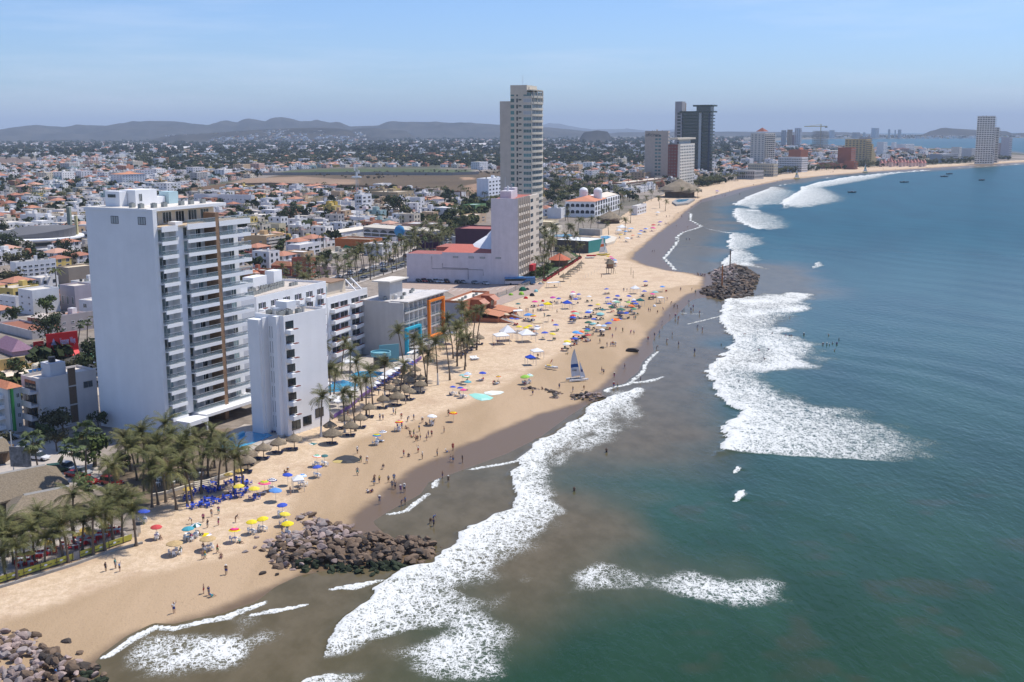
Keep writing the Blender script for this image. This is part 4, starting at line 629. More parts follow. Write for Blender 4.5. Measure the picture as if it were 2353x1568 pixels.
S, r_ = hb('brick_hotel', 'plain red brown hotel slab on the far beach', 985, 735, 888, 1030, 572, wall=(.36, .13, .075), roof=(.4, .18, .12), R_=(9, 5, .5, .4), mark='the red brown hotel slab'); hb('brick_wing', 'lower red brown beach wing with open balconies', 1010, 742, 935, 1040, 680, wall=(.36, .13, .075), bal=(4, 5, 2)); hb('brick_terrace', 'long low red brown terrace left of the red brown hotel slab', 900, 738, 740, 960, 695, wall=(.34, .13, .08), roof=(.3, .2, .15))
S, r_ = hb('stepped_hotel', 'sand yellow hotel stepping down in balconies to the right', 1100, 705, 945, 1150, 505, wall=(.60, .45, .22), bal=(12, 6, 2.4), L_=(11, 6, .5, .45), roof=(.5, .2, .12), mark='the sand yellow stepped hotel')
for k in range(4): MB().mat(m_paint).box(S.Lx + .1 + k * 6, -2 + 0.1 * k, 0, S.Lx + 6 + k * 6, S.Ly * .6, S.h * (.8 - .18 * k)).obj('step', r_, col=(.60, .45, .22))
hb('grey_tower', 'grey and black banded tower behind the sand yellow hotel', 1125, 690, 1055, 1155, 490, wall=(.45, .45, .46), bal=(11, 3, 2)); hb('white_slab', 'white slab block right of the sand yellow hotel', 1240, 640, 1193, 1277, 528, wall=wh, R_=(9, 3, .4, .4)); hb('white_terraces', 'white hillside terrace blocks by the far bay', 1420, 600, 1350, 1488, 545, wall=wh, R_=(4, 6, .5, .4)); hb('white_terraces', 'small white block in trees by the far bay', 1330, 590, 1308, 1350, 530, wall=wh, R_=(5, 2, .5, .4))
hb('grey_deck', 'long grey open decked hotel near the point', 1700, 690, 1610, 1830, 622, wall=(.48, .48, .5), roof=(.45, .43, .42), bal=(4, 12, 1.6)); hb('ivory_block', 'ivory block beside the long grey hotel', 1835, 675, 1780, 1862, 568, wall=(.72, .68, .6), R_=(8, 4, .4, .4)); hb('pale_block', 'pale block left of the white point tower', 1935, 660, 1862, 1970, 578, wall=(.62, .6, .58), R_=(6, 4, .4, .4))
S, r_ = hb('point_tower', 'tallest white tower on the point with curved balcony front', 2100, 700, 1985, 2125, 322, phi=50, wall=(.74, .73, .72), bal=(25, 4, 3), L_=(25, 7, .75, .5), mark='the white point tower', extra=2); hb('point_tower', 'lower slim white tower joined behind the white point tower', 2138, 690, 2105, 2148, 412, phi=50, wall=(.70, .69, .68), bal=(20, 2, 3), L_=(20, 2, .8, .55)); hb('point_block', 'lavender grey slab at the right end of the point', 2225, 660, 2172, 2260, 492, phi=50, wall=(.56, .54, .56), R_=(10, 4, .5, .4)); hb('point_block', 'brown edge block beside the lavender grey slab', 2180, 655, 2142, 2190, 535, phi=50, wall=(.45, .36, .33), R_=(9, 3, .5, .4))
for k, (a_, b_, t_, w_) in enumerate(((443, 483, 435, (.5, .5, .52)), (490, 532, 430, (.52, .34, .22)), (548, 605, 418, (.72, .72, .74)), (505, 545, 474, (.42, .16, .12)))): hb('distant_tower', ('slim grey distant tower left of the orange one', 'orange tan distant tower beside the slim grey one', 'white distant tower with dark edge left of the building skeleton', 'short red distant tower below the white one')[k], (a_ + b_) / 2 + 12, 560, a_, b_, t_, wall=w_, R_=(14, 3, .5, .4), L_=(14, 3, .4, .4), phi=45)
for k, (a_, b_, y_, t_, w_, lb) in enumerate(((820, 862, 500, 435, (.6, .6, .62), 'pale grey distant block left of the far bay'), (1000, 1062, 500, 452, (.5, .4, .36), 'low tan distant block on the far bay shore'), (1150, 1212, 497, 418, (.55, .57, .6), 'hazy grey twin distant tower across the far bay'), (1282, 1300, 497, 428, (.5, .5, .52), 'thin hazy distant tower across the far bay'), (1333, 1343, 497, 433, (.5, .5, .52), 'thinnest hazy distant tower across the far bay'), (1360, 1387, 497, 430, (.5, .5, .52), 'small square hazy distant tower across the far bay'), (1085, 1105, 500, 452, (.6, .6, .6), 'small pale distant block on the far bay shore'))): hb('distant_tower', lb, (a_ + b_) / 2, y_, a_, b_, t_, wall=w_, phi=48, R_=(10, 3, .5, .4))
# concrete skeleton and tower crane
S = Site(V('h', 770, 575), 45, V('h', 692, 0)[0], V('h', 812, 0)[0], V('h', 770, 440)[1]); keep(S); sk = S.root('building_skeleton', 'open steel and concrete skeleton of a building under construction', 'building'); MARK.append(('the building skeleton', *S.W(5, 0)[:2]))
b = MB().mat(m_conc)
for x in np.linspace(0, S.Lx, 5):
    for y in np.linspace(0, S.Ly, 6): b.box(x - .6, y - .6, 0, x + .6, y + .6, S.h)
b.obj('columns', sk); sl = MB().mat(m_conc); sl.box(-.6, -.6, 0, S.Lx + .6, .6, 1.2); sl.box(-.6, S.Ly - .6, 0, S.Lx + .6, S.Ly + .6, 1.2); sl.box(-.6, .6, 0, .6, S.Ly - .6, 1.2); sl.box(S.Lx - .6, .6, 0, S.Lx + .6, S.Ly - .6, 1.2); sl.box(S.Lx / 2 - .5, .6, 0, S.Lx / 2 + .5, S.Ly - .6, 1.1); sm_ = sl.mesh('floor_beams')
for k in range(9): inst('floor_beams', sm_, sk, (0, 0, S.h * (k + 1) / 9 - 1.25))
cr_o = empty('tower_crane', S.W(S.Lx * .4, S.Ly * .45)); T(cr_o, 'yellow tower crane rising from the building skeleton', 'crane'); m_yel = M('yellow_steel', (.55, .42, .10), .6); ch = S.h * 1.38
b = MB().mat(m_yel); b.box(-1.2, -1.2, 0, 1.2, 1.2, ch); b.obj('mast', cr_o); b = MB().mat(m_yel); b.box(-58, -1, ch - 8, 22, 1, ch - 5.5); b.obj('jib', cr_o); MB().mat(m_conc).box(14, -2, ch - 12, 22, 2, ch - 8.1).obj('counterweight', cr_o); MB().mat(m_yel).tube([(0, 0, ch), (-40, 0, ch - 5.4)], .4, 4).obj('tie_rod', cr_o)
# pink roofed villas by the far beach
for k in range(14):
    x_ = 1225 + k * 26; S, r_ = hb('beach_villa', 'x', x_ + 6, 722 - (k % 3) * 3, x_ - 14, x_ + 20, 694 - (k % 4) * 3, wall=(.66, .5, .46), roof=(.55, .24, .2), kind='hip', rise=6, group='pink roofed villas'); later(r_, 'pink villa with hipped roof', 'villa', 'pink roofed villas')
FR.update(s=(919.2, 517, .14655), q=(517, 609, .12207), r=(746.9, 609, .12207))
# ---------------------------------------------------------------- named town blocks (frames b, a, c)
def bb(name, label, bx, by, ul, ur, vt, fr='b', phi=24, mark=None, **k):
    S, r_ = block(name, label, (bx, by), phi, ul, ur, vt, fr=fr, **k)
    if mark: MARK.append((mark, *S.W(S.Lx / 2, 0)[:2]))
    return S, r_
cream = (.70, .62, .50); S, r_ = bb('arcade_block', 'low cream roofed white block joined to the arched arcade building', 1045, 668, 915, 1330, 578, roof=(.72, .64, .52), kind='hip', rise=1.2)
S, r_ = bb('arcade_building', 'three storey building with giant dark arches and a cream roof behind the palm avenue', 1890, 706, 1270, 1975, 565, phi=38, wall=(.50, .46, .42), roof=(.72, .64, .52), kind='hip', rise=1.6, mark='the arched arcade building')
q = [(2.9 * math.cos(t), 6.2 + 2.2 * math.sin(t)) for t in np.linspace(0, PI, 9)] + [(-2.9, 0), (2.9, 0)]; b = MB().mat(m_glass); b.add([(x, -.06, z) for x, z in q], [tuple(range(11))[::-1]]); arc2 = b.mesh('arched_opening'); n_ = 8
for j in range(n_): inst('arched_opening', arc2, r_, (0, S.Ly * (j + .5) / n_, .6), -PI / 2, s=(S.Ly / n_ / 6.9, 1, (S.h - 1.2) / 9))
b = MB().mat(m_white); b.box(-.35, .3, S.h * .36, -.08, S.Ly - .3, S.h * .43); b.obj('gallery_rail', r_); b = MB().mat(m_white); b.box(-.35, .3, S.h * .62, -.08, S.Ly - .3, S.h * .68); b.obj('gallery_rail', r_)
S, r_ = bb('mural_building', 'orange building with a green triangle painted on its side wall', 1335, 762, 1008, 1445, 642, wall=(.52, .16, .045), roof=(.3, .22, .16), R_=(4, 6, .7, .4), mark='the orange mural building'); b = MB().mat(m_plain); b.add([(-.04, .3, .2), (-.04, S.Ly * .86, .2), (-.04, S.Ly * .7, S.h * .55)], [(0, 1, 2)]); b.obj('green_mural', r_, col=(.03, .22, .10))
bb('modern_house', 'white modern block with wide openings in front of the orange mural building', 690, 802, 575, 875, 690, wall=(.72, .71, .72), roof=(.7, .66, .6), R_=(2, 3, .6, .5)); bb('low_block', 'grey cream low block beside the palm avenue', 985, 835, 835, 1222, 768, wall=(.50, .46, .38), roof=(.5, .44, .36), extra=2); bb('low_block', 'pale pink low shop with roof tanks by the palm avenue', 975, 965, 832, 1055, 890, wall=(.62, .52, .48), roof=(.66, .58, .5), extra=3)
br = (.40, .125, .07); bb('brick_lodge', 'tall end block of the red brown lodge behind the stepped white hotel', 790, 992, 610, 832, 815, wall=br, roof=(.30, .18, .13), R_=(4, 3, .35, .4), L_=(4, 3, .3, .4), mark='the red brown lodge'); bb('brick_lodge', 'middle block of the red brown lodge with clay tile eaves', 610, 975, 430, 640, 885, wall=br, roof=(.52, .22, .12), kind='hip', rise=2, L_=(2, 4, .4, .4)); bb('brick_lodge', 'low near block of the red brown lodge with skylights', 360, 1005, 150, 450, 925, wall=br, roof=(.55, .50, .45), extra=2); bb('brick_lodge', 'red brown cottage with orange hip roof beside the tall white hotel', 290, 1010, 190, 330, 960, wall=br, roof=(.56, .2, .1), kind='hip', rise=1.6); bb('brick_lodge', 'deep red house in front of the tan apartment house', 330, 845, 130, 400, 770, wall=(.36, .08, .05), roof=(.4, .2, .15), R_=(2, 3, .3, .4))
bb('apartment_house', 'tan apartment house with white balcony fronts', 385, 748, 172, 535, 604, wall=(.58, .38, .19), roof=(.64, .54, .42), bal=(4, 4, 1.5), balcol=(.6, .55, .48), L_=(2, 2, .2, .2), extra=3); bb('apartment_house', 'cream and olive flat block behind the tan apartment house', 500, 612, 205, 558, 498, wall=(.64, .55, .36), roof=(.6, .55, .46), L_=(2, 4, .4, .3), extra=2)
bb('white_villa', 'white cube house with big windows at the radio mast', 1285, 532, 1145, 1366, 435, wall=(.76, .76, .78), R_=(2, 3, .6, .5), L_=(2, 3, .5, .4)); bb('white_villa', 'white and black modern three storey house with framed top floor', 1262, 350, 1190, 1346, 226, wall=(.77, .77, .78), R_=(3, 2, .5, .5), L_=(3, 1, .7, .6)); bb('white_villa', 'white three storey house with six dark windows left of the ochre slabs', 430, 354, 325, 520, 262, wall=(.77, .76, .77), L_=(3, 3, .4, .35)); bb('long_block', 'long white two storey building with small windows behind the tall white hotel', 245, 348, -290, 272, 232, wall=(.66, .64, .65), L_=(2, 14, .25, .25), roof=(.66, .62, .58))
for k, (bx, by, ul, ur, vt) in enumerate(((700, 308, 560, 905, 262), (1190, 312, 900, 1230, 252), (1590, 296, 1340, 1735, 205), (1480, 262, 1330, 1560, 180))): bb('stone_house', ('leftmost sand brown house row in front of the dark field wall', 'sand brown house row with palms in front of it', 'largest sand brown house row at the field edge', 'sand brown house row set behind the largest one')[k], bx, by, ul, ur, vt, wall=(.40, .31, .19), roof=(.55, .46, .34), R_=(2, 5, .3, .4), L_=(2, 4, .3, .4), extra=2)
bb('white_house', 'white house with dark glass front against the dry field', 1435, 174, 1360, 1530, 128, wall=(.77, .75, .73), L_=(2, 3, .4, .4)); bb('ochre_slab', 'left ochre yellow slab building among the pink roofs', 960, 392, 930, 990, 288, wall=(.60, .40, .06), R_=(4, 1, .3, .3)); bb('ochre_slab', 'right ochre yellow slab building among the pink roofs', 1015, 398, 990, 1036, 292, wall=(.60, .40, .06)); bb('green_block', 'green walled block left of the tall beige curved tower', 2300, 425, 2185, 2400, 322, wall=(.14, .25, .10), roof=(.3, .4, .35)); bb('tan_block', 'tan house with pergola left of the narrow pink white tower', 2240, 505, 2115, 2400, 425, wall=(.58, .42, .27), roof=(.66, .55, .42), R_=(2, 3, .4, .4)); bb('balcony_block', 'brown and white balcony block right of the arched arcade building', 1920, 645, 1625, 2032, 500, wall=(.52, .33, .25), roof=(.62, .6, .58), bal=(5, 6, 1.5), balcol=(.62, .56, .5))
# radio mast, blue globe sign, billboard
mo = empty('radio_mast', G(1225, 585, 'b')); hm = 46; T(mo, 'grey lattice radio mast with round antennas among the houses', 'mast'); b = MB().mat(m_rail); cs = [(1.3 * math.cos(t), 1.3 * math.sin(t)) for t in (0, 2.1, 4.2)]
for x, y in cs: b.tube([(x, y, 0), (x * .5, y * .5, hm)], .13, 4)
for k in range(22):
    z0, z1 = k * hm / 22, (k + 1) * hm / 22
    for i in range(3): (xa, ya), (xb, yb) = cs[i], cs[(i + 1) % 3]; f0, f1 = 1 - .5 * z0 / hm, 1 - .5 * z1 / hm; b.tube([(xa * f0, ya * f0, z0), (xb * f1, yb * f1, z1)], .07, 3)
b.obj('lattice', mo); MB().mat(m_rail).cyl(0, 0, hm * .8, hm * .82, 3.4, n=8).obj('platform', mo)
for x, y, z in ((1.6, 0, hm * .86), (-1.4, .8, hm * .9), (.5, -1.6, hm * .83), (-.8, -1.5, hm * .95)): MB().mat(m_white).cyl(x, y, z, z + 2.2, .35).obj('antenna', mo)
so = empty('globe_sign', G(1607, 700, 'b')); T(so, 'blue globe sign on a tall pole before the arched arcade building', 'sign'); p = Pfar(*V('b', 1607, 572), so.location.y); hz_ = p.z; MB().mat(m_rail).tube([(0, 0, 0), (0, 0, hz_ - 3)], .3, 6).obj('pole', so); MB().mat(m_plain).lathe([(0, hz_ - 3.4), (2.2, hz_ - 2.6), (3.3, hz_), (2.2, hz_ + 2.6), (0, hz_ + 3.4)], n=16, sy=.4).obj('globe', so, True, col=(.06, .28, .52)); MB().mat(m_plain).box(-3, -.6, hz_ - 6, 3, .6, hz_ - 4.2).obj('sign_panel', so, col=(.5, .06, .05))
bo = empty('billboard', G(1882, 735, 'b'), .25); T(bo, 'dark purple billboard with white round logo on posts by the palm avenue', 'billboard'); p = Pfar(*V('b', 1882, 670), bo.location.y); z_ = p.z; MB().mat(m_plain).box(-6, -.3, z_ - 3.8, 6, .3, z_ + 3.8).obj('panel', bo, col=(.07, .012, .06)); MB().mat(m_dark).tube([(0, .4, 0), (0, .4, z_ - 3.8)], .3, 6).obj('post', bo)
o = inst('lettering', text_mesh('liverpool', 1.5, m_curtain), bo, (-2.6, -.33, z_ - .5)); o.rotation_euler = (PI / 2, 0, 0); b = MB().mat(m_curtain); b.add([(-4.2 + .9 * s_ * math.cos(t), -.32, z_ + .9 * s_ * math.sin(t)) for t in np.linspace(0, 2 * PI, 17)[:-1] for s_ in (1, .75)], [(2 * k, (2 * k + 2) % 32, (2 * k + 3) % 32, 2 * k + 1) for k in range(16)]); b.obj('logo_ring', bo)
# left side (frame a)
bb('office_block', 'four storey white block with rows of paired windows in the left town', 160, 1040, 90, 512, 850, fr='a', phi=40, R_=(4, 7, .55, .4), roof=(.62, .54, .42), mark='the four storey white block', extra=4); S, r_ = bb('white_cube', 'white three storey cube house with four small windows in the left town', 312, 1335, 163, 540, 1108, fr='a', phi=35, L_=(3, 2, .22, .28), roof=(.72, .66, .56), mark='the white cube house'); bb('white_house', 'low white house left of the white cube house', 150, 1290, -20, 190, 1168, fr='a', phi=35, L_=(2, 3, .4, .3))
bb('old_block', 'stained grey block with clay roof patches beside the tall white hotel', 560, 1510, 533, 1000, 1345, fr='a', phi=34, wall=(.40, .355, .35), roof=(.50, .20, .14), L_=(2, 1, .3, .2), R_=(2, 6, .3, .3), mark='the stained grey block'); bb('old_block', 'mauve grey upper block with cream roof behind the stained one', 700, 1300, 545, 860, 1215, fr='a', phi=34, wall=(.42, .37, .40), roof=(.66, .58, .48), L_=(1, 3, .3, .4), h=10); bb('salmon_house', 'salmon house with pale patched roof in the left town', 400, 1485, 250, 560, 1370, fr='a', phi=34, wall=(.50, .22, .15), roof=(.62, .52, .44), kind='hip', rise=1.2); bb('courtyard_wall', 'brown courtyard building with white front wall at the left edge', 300, 1560, -40, 520, 1480, fr='a', phi=42, wall=(.62, .58, .55), roof=(.3, .12, .07)); bb('yellow_house', 'grey and yellow walled house left of the tall white hotel', 640, 1070, 515, 900, 900, fr='a', phi=36, wall=(.33, .27, .21), roof=(.68, .56, .38)); bb('yellow_house', 'small bright yellow cube house by the grey one', 668, 960, 600, 700, 885, fr='a', phi=36, wall=(.68, .45, .08)); bb('teal_house', 'small teal green house in the left town', 600, 1150, 535, 650, 1065, fr='a', phi=36, wall=(.03, .25, .20), roof=(.2, .4, .35), L_=(2, 2, .4, .4)); bb('white_villa', 'white villa with roof terrace boxes beside the tall white hotel', 760, 1120, 650, 960, 1030, fr='a', phi=36, L_=(2, 3, .3, .3), extra=2)
S, r_ = bb('condo_slab', 'white six storey condominium with orange roof edge far behind the tall white hotel', 1130, 152, 1013, 1330, 42, fr='a', phi=40, wall=(.77, .76, .77), roof=(.60, .25, .12), R_=(6, 8, .4, .35), L_=(6, 4, .25, .3), kind='hip', rise=2, mark='the white condominium')
# round hall with tilted grey roof
ho_ = empty('round_hall', G(290, 690, 'a')); T(ho_, 'round grey roofed auditorium with glass band in the left town', 'auditorium'); b = MB().mat(m_paint); b.cyl(0, 0, 0, 4.5, 29, n=36); b.obj('wall', ho_, col=(.55, .53, .50)); MB().mat(m_glass).cyl(0, 0, 1.5, 3.6, 29.15, n=36, cap=False).obj('window_band', ho_); b = MB().mat(m_white); b.cyl(0, 0, 4.5, 5.4, 30.5, n=36); b.obj('cornice', ho_)
n_ = 40; rim = [(27 * math.cos(t), 19 * math.sin(t), 6.0 + 5.2 * (math.cos(t - .5) * .5 + .5)) for t in np.linspace(0, 2 * PI, n_ + 1)[:-1]]; b = MB().mat(m_plain); b.add(rim + [(0, 0, 11.8)] + [(x * .99, y * .99, 5.4) for x, y, z in rim], [(k, (k + 1) % n_, n_) for k in range(n_)] + [(n_ + 1 + k, n_ + 1 + (k + 1) % n_, (k + 1) % n_, k) for k in range(n_)]); b.obj('roof', ho_, col=(.14, .135, .135)); MB().mat(m_paint).box(18, 12, 5, 20, 15, 22).obj('pylon', ho_, col=(.25, .28, .22)); MB().mat(m_paint).box(24, 8, 0, 25.5, 10, 17).obj('pylon', ho_, col=(.55, .48, .25)); MARK.append(('the round auditorium', *ho_.location[:2])); FOOT.append([(ho_.location.x + 36 * math.cos(t), ho_.location.y + 36 * math.sin(t)) for t in np.linspace(0, 2 * PI, 14)[:-1]])
# foreground left (frame c)
S, r_ = bb('flat_roofed_block', 'yellow block with pale flat roof carrying eight round water tanks', 60, 470, -120, 492, 338, fr='c', phi=47, wall=(.62, .43, .17), roof=(.78, .66, .52), par=1.0, mark='the yellow block with tanks'); hb_ = S.h - 1
for k in range(8): tank(r_, S.Lx * (.66 + .06 * (k // 2)) + 1.2, S.Ly * .0 + 3.2 + (k % 2) * 1.9 + .5 * (k // 2), hb_ + .1, (.62, .55, .42), .8, 2.5)
MB().mat(m_paint).box(S.Lx * .1, 13.5, hb_, S.Lx * .8, 14, hb_ + 3.2).obj('rear_wall', r_, col=(.62, .43, .17)); b = MB().mat(m_white); b.lathe([(0, hb_ + 1), (.9, hb_ + 1.3), (1.3, hb_ + 1.9)], S.Lx * .93, 2, 12); b.obj('satellite_dish', r_)
S, r_ = bb('grey_block', 'stained grey rendered block with dark stair window in front of the tall white hotel', 400, 850, 190, 880, 358, fr='c', phi=38, wall=(.58, .54, .52), roof=(.70, .62, .54), mark='the grey rendered block'); windows(r_, win(1.8, 4.0, m_wood, m_conc, bars=0), [((S.Lx * .56, 0, z), 0) for z in (1.2, 5.6, 10)]); inst('window', win(2.2, 1.4, m_glass, m_conc, bars=1), r_, (S.Lx * .84, 0, S.h - 4)); b = MB().mat(m_paint); b.box(-1.9, 1, -.4, .0, S.Ly - .5, .1); b.box(-1.9, 1, .1, -1.75, S.Ly - .5, 1.0); me = b.mesh('balcony')
for k in range(4): inst('balcony', me, r_, (0, 0, S.h * (.04 + .24 * k)), col=(.62, .58, .56)); inst('window', win(4.5, 2.0, m_glass, m_brown, bars=2), r_, (0, S.Ly * .5, S.h * (.04 + .24 * k) + .3), -PI / 2)
MB().mat(m_paint).box(S.Lx * .28, 2, S.h - .6, S.Lx * .55, 6, S.h + 2.6).obj('stair_house', r_, col=(.6, .6, .62)); MB().mat(m_dark).cyl(S.Lx * .4, 4, S.h + 2.6, S.h + 3.8, .8).obj('water_tank', r_)
for k in range(3): MB().mat(m_plain).lathe([(0, S.h + .6), (.35, S.h + .8), (.5, S.h + 1.2)], 1.2 + k * 1.1, S.Ly * .72, 10).obj('satellite_dish', r_, col=(.08, .25, .5))
S, r_ = bb('balcony_house', 'white house with a tall green fin and curved balustraded balconies at the left edge', 105, 860, -120, 185, 445, fr='c', phi=38, wall=(.62, .60, .58), roof=(.52, .2, .1), kind='hip', rise=1.2, R_=(4, 2, .4, .4), mark='the house with the green fin'); MB().mat(m_plain).box(.5, -.8, 1, .9, -.02, S.h).obj('green_fin', r_, col=(.03, .22, .05)); b = MB().mat(m_white); b.prism([(-2.2, 2), (-2.6, 3.5), (-2.2, 5), (0, 5), (0, 2)], 0, .9); me = b.mesh('balcony')
for k in range(4): inst('balcony', me, r_, (0, 0, S.h * (.1 + .22 * k)))
# red restaurant
S, r_ = bb('restaurant', 'restaurant with big red lettered sign wall and red and black awnings', 540, 232, 425, 760, 75, fr='c', phi=50, wall=(.55, .48, .40), roof=(.72, .62, .5), mark='the red restaurant'); rd = (.62, .018, .02); L0 = S.Lx * .82; MB().mat(m_plain).box(-3, -.3, S.h - 1, L0, -.02, S.h + 4.6).obj('sign_wall', r_, col=rd); MB().mat(m_plain).box(-6, 2, S.h - 2, -3.1, 2.3, S.h + 2.4).obj('side_sign', r_, col=(.4, .01, .015))
tm = text_mesh('Vancouver  Wings', 2.6, M('sign_letters', (.50, .48, .70), .6), .05); tw = max(v.co.x for v in tm.vertices); o = inst('lettering', tm, r_, (.8, -.36, S.h + 1.2), s=((L0 - 1.6) / tw, 1, 1)); o.rotation_euler = (PI / 2, 0, 0); b = MB().mat(M('sign_letters', (.42, .40, .62), .6)); b.add([(-1.8, -.35, S.h + 1.2), (-.2, -.35, S.h + 1.2), (-1, -.35, S.h + 3.2)], [(0, 1, 2)]); b.obj('logo', r_)
for k in range(3): b = MB().mat(m_plain); b.add([(L0 * k / 3 + .3, -.3, S.h - 1), (L0 * (k + 1) / 3 - .1, -.3, S.h - 1), (L0 * (k + 1) / 3 - .1, -2.4, S.h - 2.2), (L0 * k / 3 + .3, -2.4, S.h - 2.2)], [(0, 3, 2, 1)]); b.obj('red_awning', r_, col=(.75, .09, .09))
b = MB().mat(m_plain); b.add([(-1, -2.2, S.h - 2.3), (L0 * 1.25, -2.2, S.h - 2.3), (L0 * 1.25, -6.5, S.h - 3.4), (-1, -6.5, S.h - 3.4)], [(0, 3, 2, 1)]); b.obj('dark_awning', r_, col=(.06, .055, .05)); b = MB().mat(m_plain); b.add([(L0 * 1.27, -1, S.h - 2.2), (L0 * 1.6, -1, S.h - 2.2), (L0 * 1.6, -5.5, S.h - 3.2), (L0 * 1.27, -5.5, S.h - 3.2)], [(0, 3, 2, 1)]); b.obj('green_awning', r_, col=(.12, .34, .22))
bb('purple_roof_house', 'low house with a mauve pyramid roof at the left edge', 120, 150, -60, 300, 105, fr='c', phi=47, wall=(.45, .3, .36), roof=(.28, .16, .22), kind='hip', rise=3)
# ---------------------------------------------------------------- terracotta beach hotel (frame s)
S = Site(V('s', 990, 1560), 20, V('s', 700, 0)[0], V('s', 1400, 0)[0], V('s', 990, 1195)[1]); Lx, Ly, h = S.Lx, S.Ly, S.h; keep(S); MARK.append(('the terracotta beach hotel', *S.W(14, -4)[:2]))
te = S.root('terracotta_hotel', 'low terracotta hotel with tiled awnings and stairs down to the sand', 'hotel'); tc_ = (.46, .17, .085); b = MB().mat(m_paint).box(0, 0, 0, .4, Ly, h - .8); b.obj('side_wall', te, col=(.40, .40, .42)); MB().mat(m_paint).box(.4, 0, 0, Lx, Ly, h - .8).obj('wall', te, col=tc_); roof_flat(te, Lx, Ly, h - .8, m_paint, (.74, .66, .56), .8, wallcol=tc_)
for x in (Lx * .28, Lx * .68):
    MB().mat(m_paint).box(x, -3.4, 0, x + 4.6, 0, h - .4).obj('bay', te, col=(.36, .12, .06)); b = MB().mat(m_tilec); b.add([(x - .4, -3.3, h - .5), (x + 5, -3.3, h - .5), (x + 5, -5.6, h - 2.2), (x - .4, -5.6, h - 2.2)], [(0, 3, 2, 1)]); b.obj('tile_awning', te, col=(.52, .25, .17)); MB().mat(m_paint).box(x + 5.2, -2.6, h * .42, x + 9, 0, h * .58).obj('balcony', te, col=tc_); inst('window', win(2.6, 2, m_glass, m_brown), te, (x + 7, 0, h * .6)); inst('window', win(2.6, 2, m_glass, m_brown), te, (x + 2.4, -3.4, h * .5))
    b = MB().mat(m_tilec); xx = x - 1; b.add([(xx, -3.5, h * .44), (xx + 9.5, -3.5, h * .44), (xx + 9.5, -11.5, h * .30), (xx, -11.5, h * .30)], [(0, 3, 2, 1)]); b.obj('porch_roof', te, col=(.50, .21, .11)); MB().mat(m_paint).box(xx + .5, -11, 0, xx + 9, -3.5, 1.7).obj('porch_floor', te, col=tc_)
    for u in (xx + .6, xx + 4.7, xx + 8.8): MB().mat(m_paint).box(u - .2, -11, 1.7, u + .2, -10.6, h * .305).obj('porch_column', te, col=tc_)
    MB().mat(m_glass).box(xx + 1, -3.9, 1.75, xx + 8.5, -3.75, h * .36).obj('porch_window', te)
    b = MB().mat(m_paint); b.add([(xx + 1 + i * 2.6, y, z) for i in (0, .08) for y, z in ((-11, 1.8), (-16.5, .2), (-16.5, .0), (-11, .0))], [(0, 1, 2, 3), (7, 6, 5, 4), (0, 4, 5, 1)]); b.obj('stair_wall', te, col=tc_)
    b = MB().mat(m_conc)
    for i in range(9): b.box(xx + 1.3, -11 - (i + 1) * .58, 0, xx + 3.4, -11 - i * .58 - .01, 1.6 - i * .17)
    b.obj('stairs', te)
for k in range(5): aircon(te, 2 + k * 4.5, Ly * (.3 + .1 * (k % 3)), h - .7, 1.0)
# ---------------------------------------------------------------- streets, parking lot
m_asph = M('asphalt', (.115, .11, .105), .9, nz=(.6, .25)); m_pave = M('paving', (.40, .30, .24), .9, nz=(.5, .15)); m_line = M('road_paint', (.62, .6, .55), .8); m_plaza = M('terrace_paving', (.46, .40, .34), .85, nz=(.9, .15))
def sheet(name, pts, mat, label, z=.74, fr='v', kind='structure', cat='road'):
    q = [P(*V(fr, x, y), z) for x, y in pts]; b = MB().mat(mat); b.add([(p.x, p.y, z) for p in q], [tuple(range(len(q)))[::-1] if (q[1] - q[0]).cross(q[2] - q[0]).z < 0 else tuple(range(len(q)))]); return T(b.obj(name), label, cat, kind=kind)
def strip(name, pts, w, mat, label, z=.75, cat='road'):
    q = [Vector((*p, z)) for p in pts]; vs_ = []
    for k, p in enumerate(q): d = (q[min(k + 1, len(q) - 1)] - q[max(k - 1, 0)]).normalized(); n = Vector((-d.y, d.x, 0)) * w / 2; vs_ += [p + n, p - n]
    b = MB().mat(mat); b.add(vs_, [(2 * k, 2 * k + 1, 2 * k + 3, 2 * k + 2) for k in range(len(q) - 1)]); return T(b.obj(name), label, cat, kind='structure')
AVE = pxline([(-160, 985), (60, 902), (215, 845), (330, 800), (480, 748), (600, 708), (700, 674), (807, 640), (892, 615), (954, 593), (1003, 564), (1040, 532), (1075, 498), (1110, 470), (1150, 450)], z=.6); AVE2 = pxline([(1255, 480), (1300, 440), (1400, 415), (1500, 395), (1650, 370), (1720, 355)], z=.6)
strip('road', AVE, 17, m_asph, 'palm lined grey avenue running behind the beach hotels'); strip('road', AVE2, 14, m_asph, 'avenue running on behind the far towers', .76)
for sx in (-9.8, 9.8): strip('pavement', [(x + sx, y) for x, y in AVE], 3.0, m_plaza, 'pale pavement along the palm avenue', .86, 'pavement')
strip('median_strip', AVE, 2.2, M('dry_grass', (.16, .14, .06), .95, nz=(.6, .3)), 'dry planted median of the palm avenue', .88, 'pavement')
sheet('parking_lot', [(885, 648), (1010, 640), (1170, 650), (1252, 652), (1232, 672), (1136, 706), (1060, 690), (1030, 672), (930, 668)], m_pave, 'reddish paved parking lot below the long blank wall', .76, cat='parking lot')
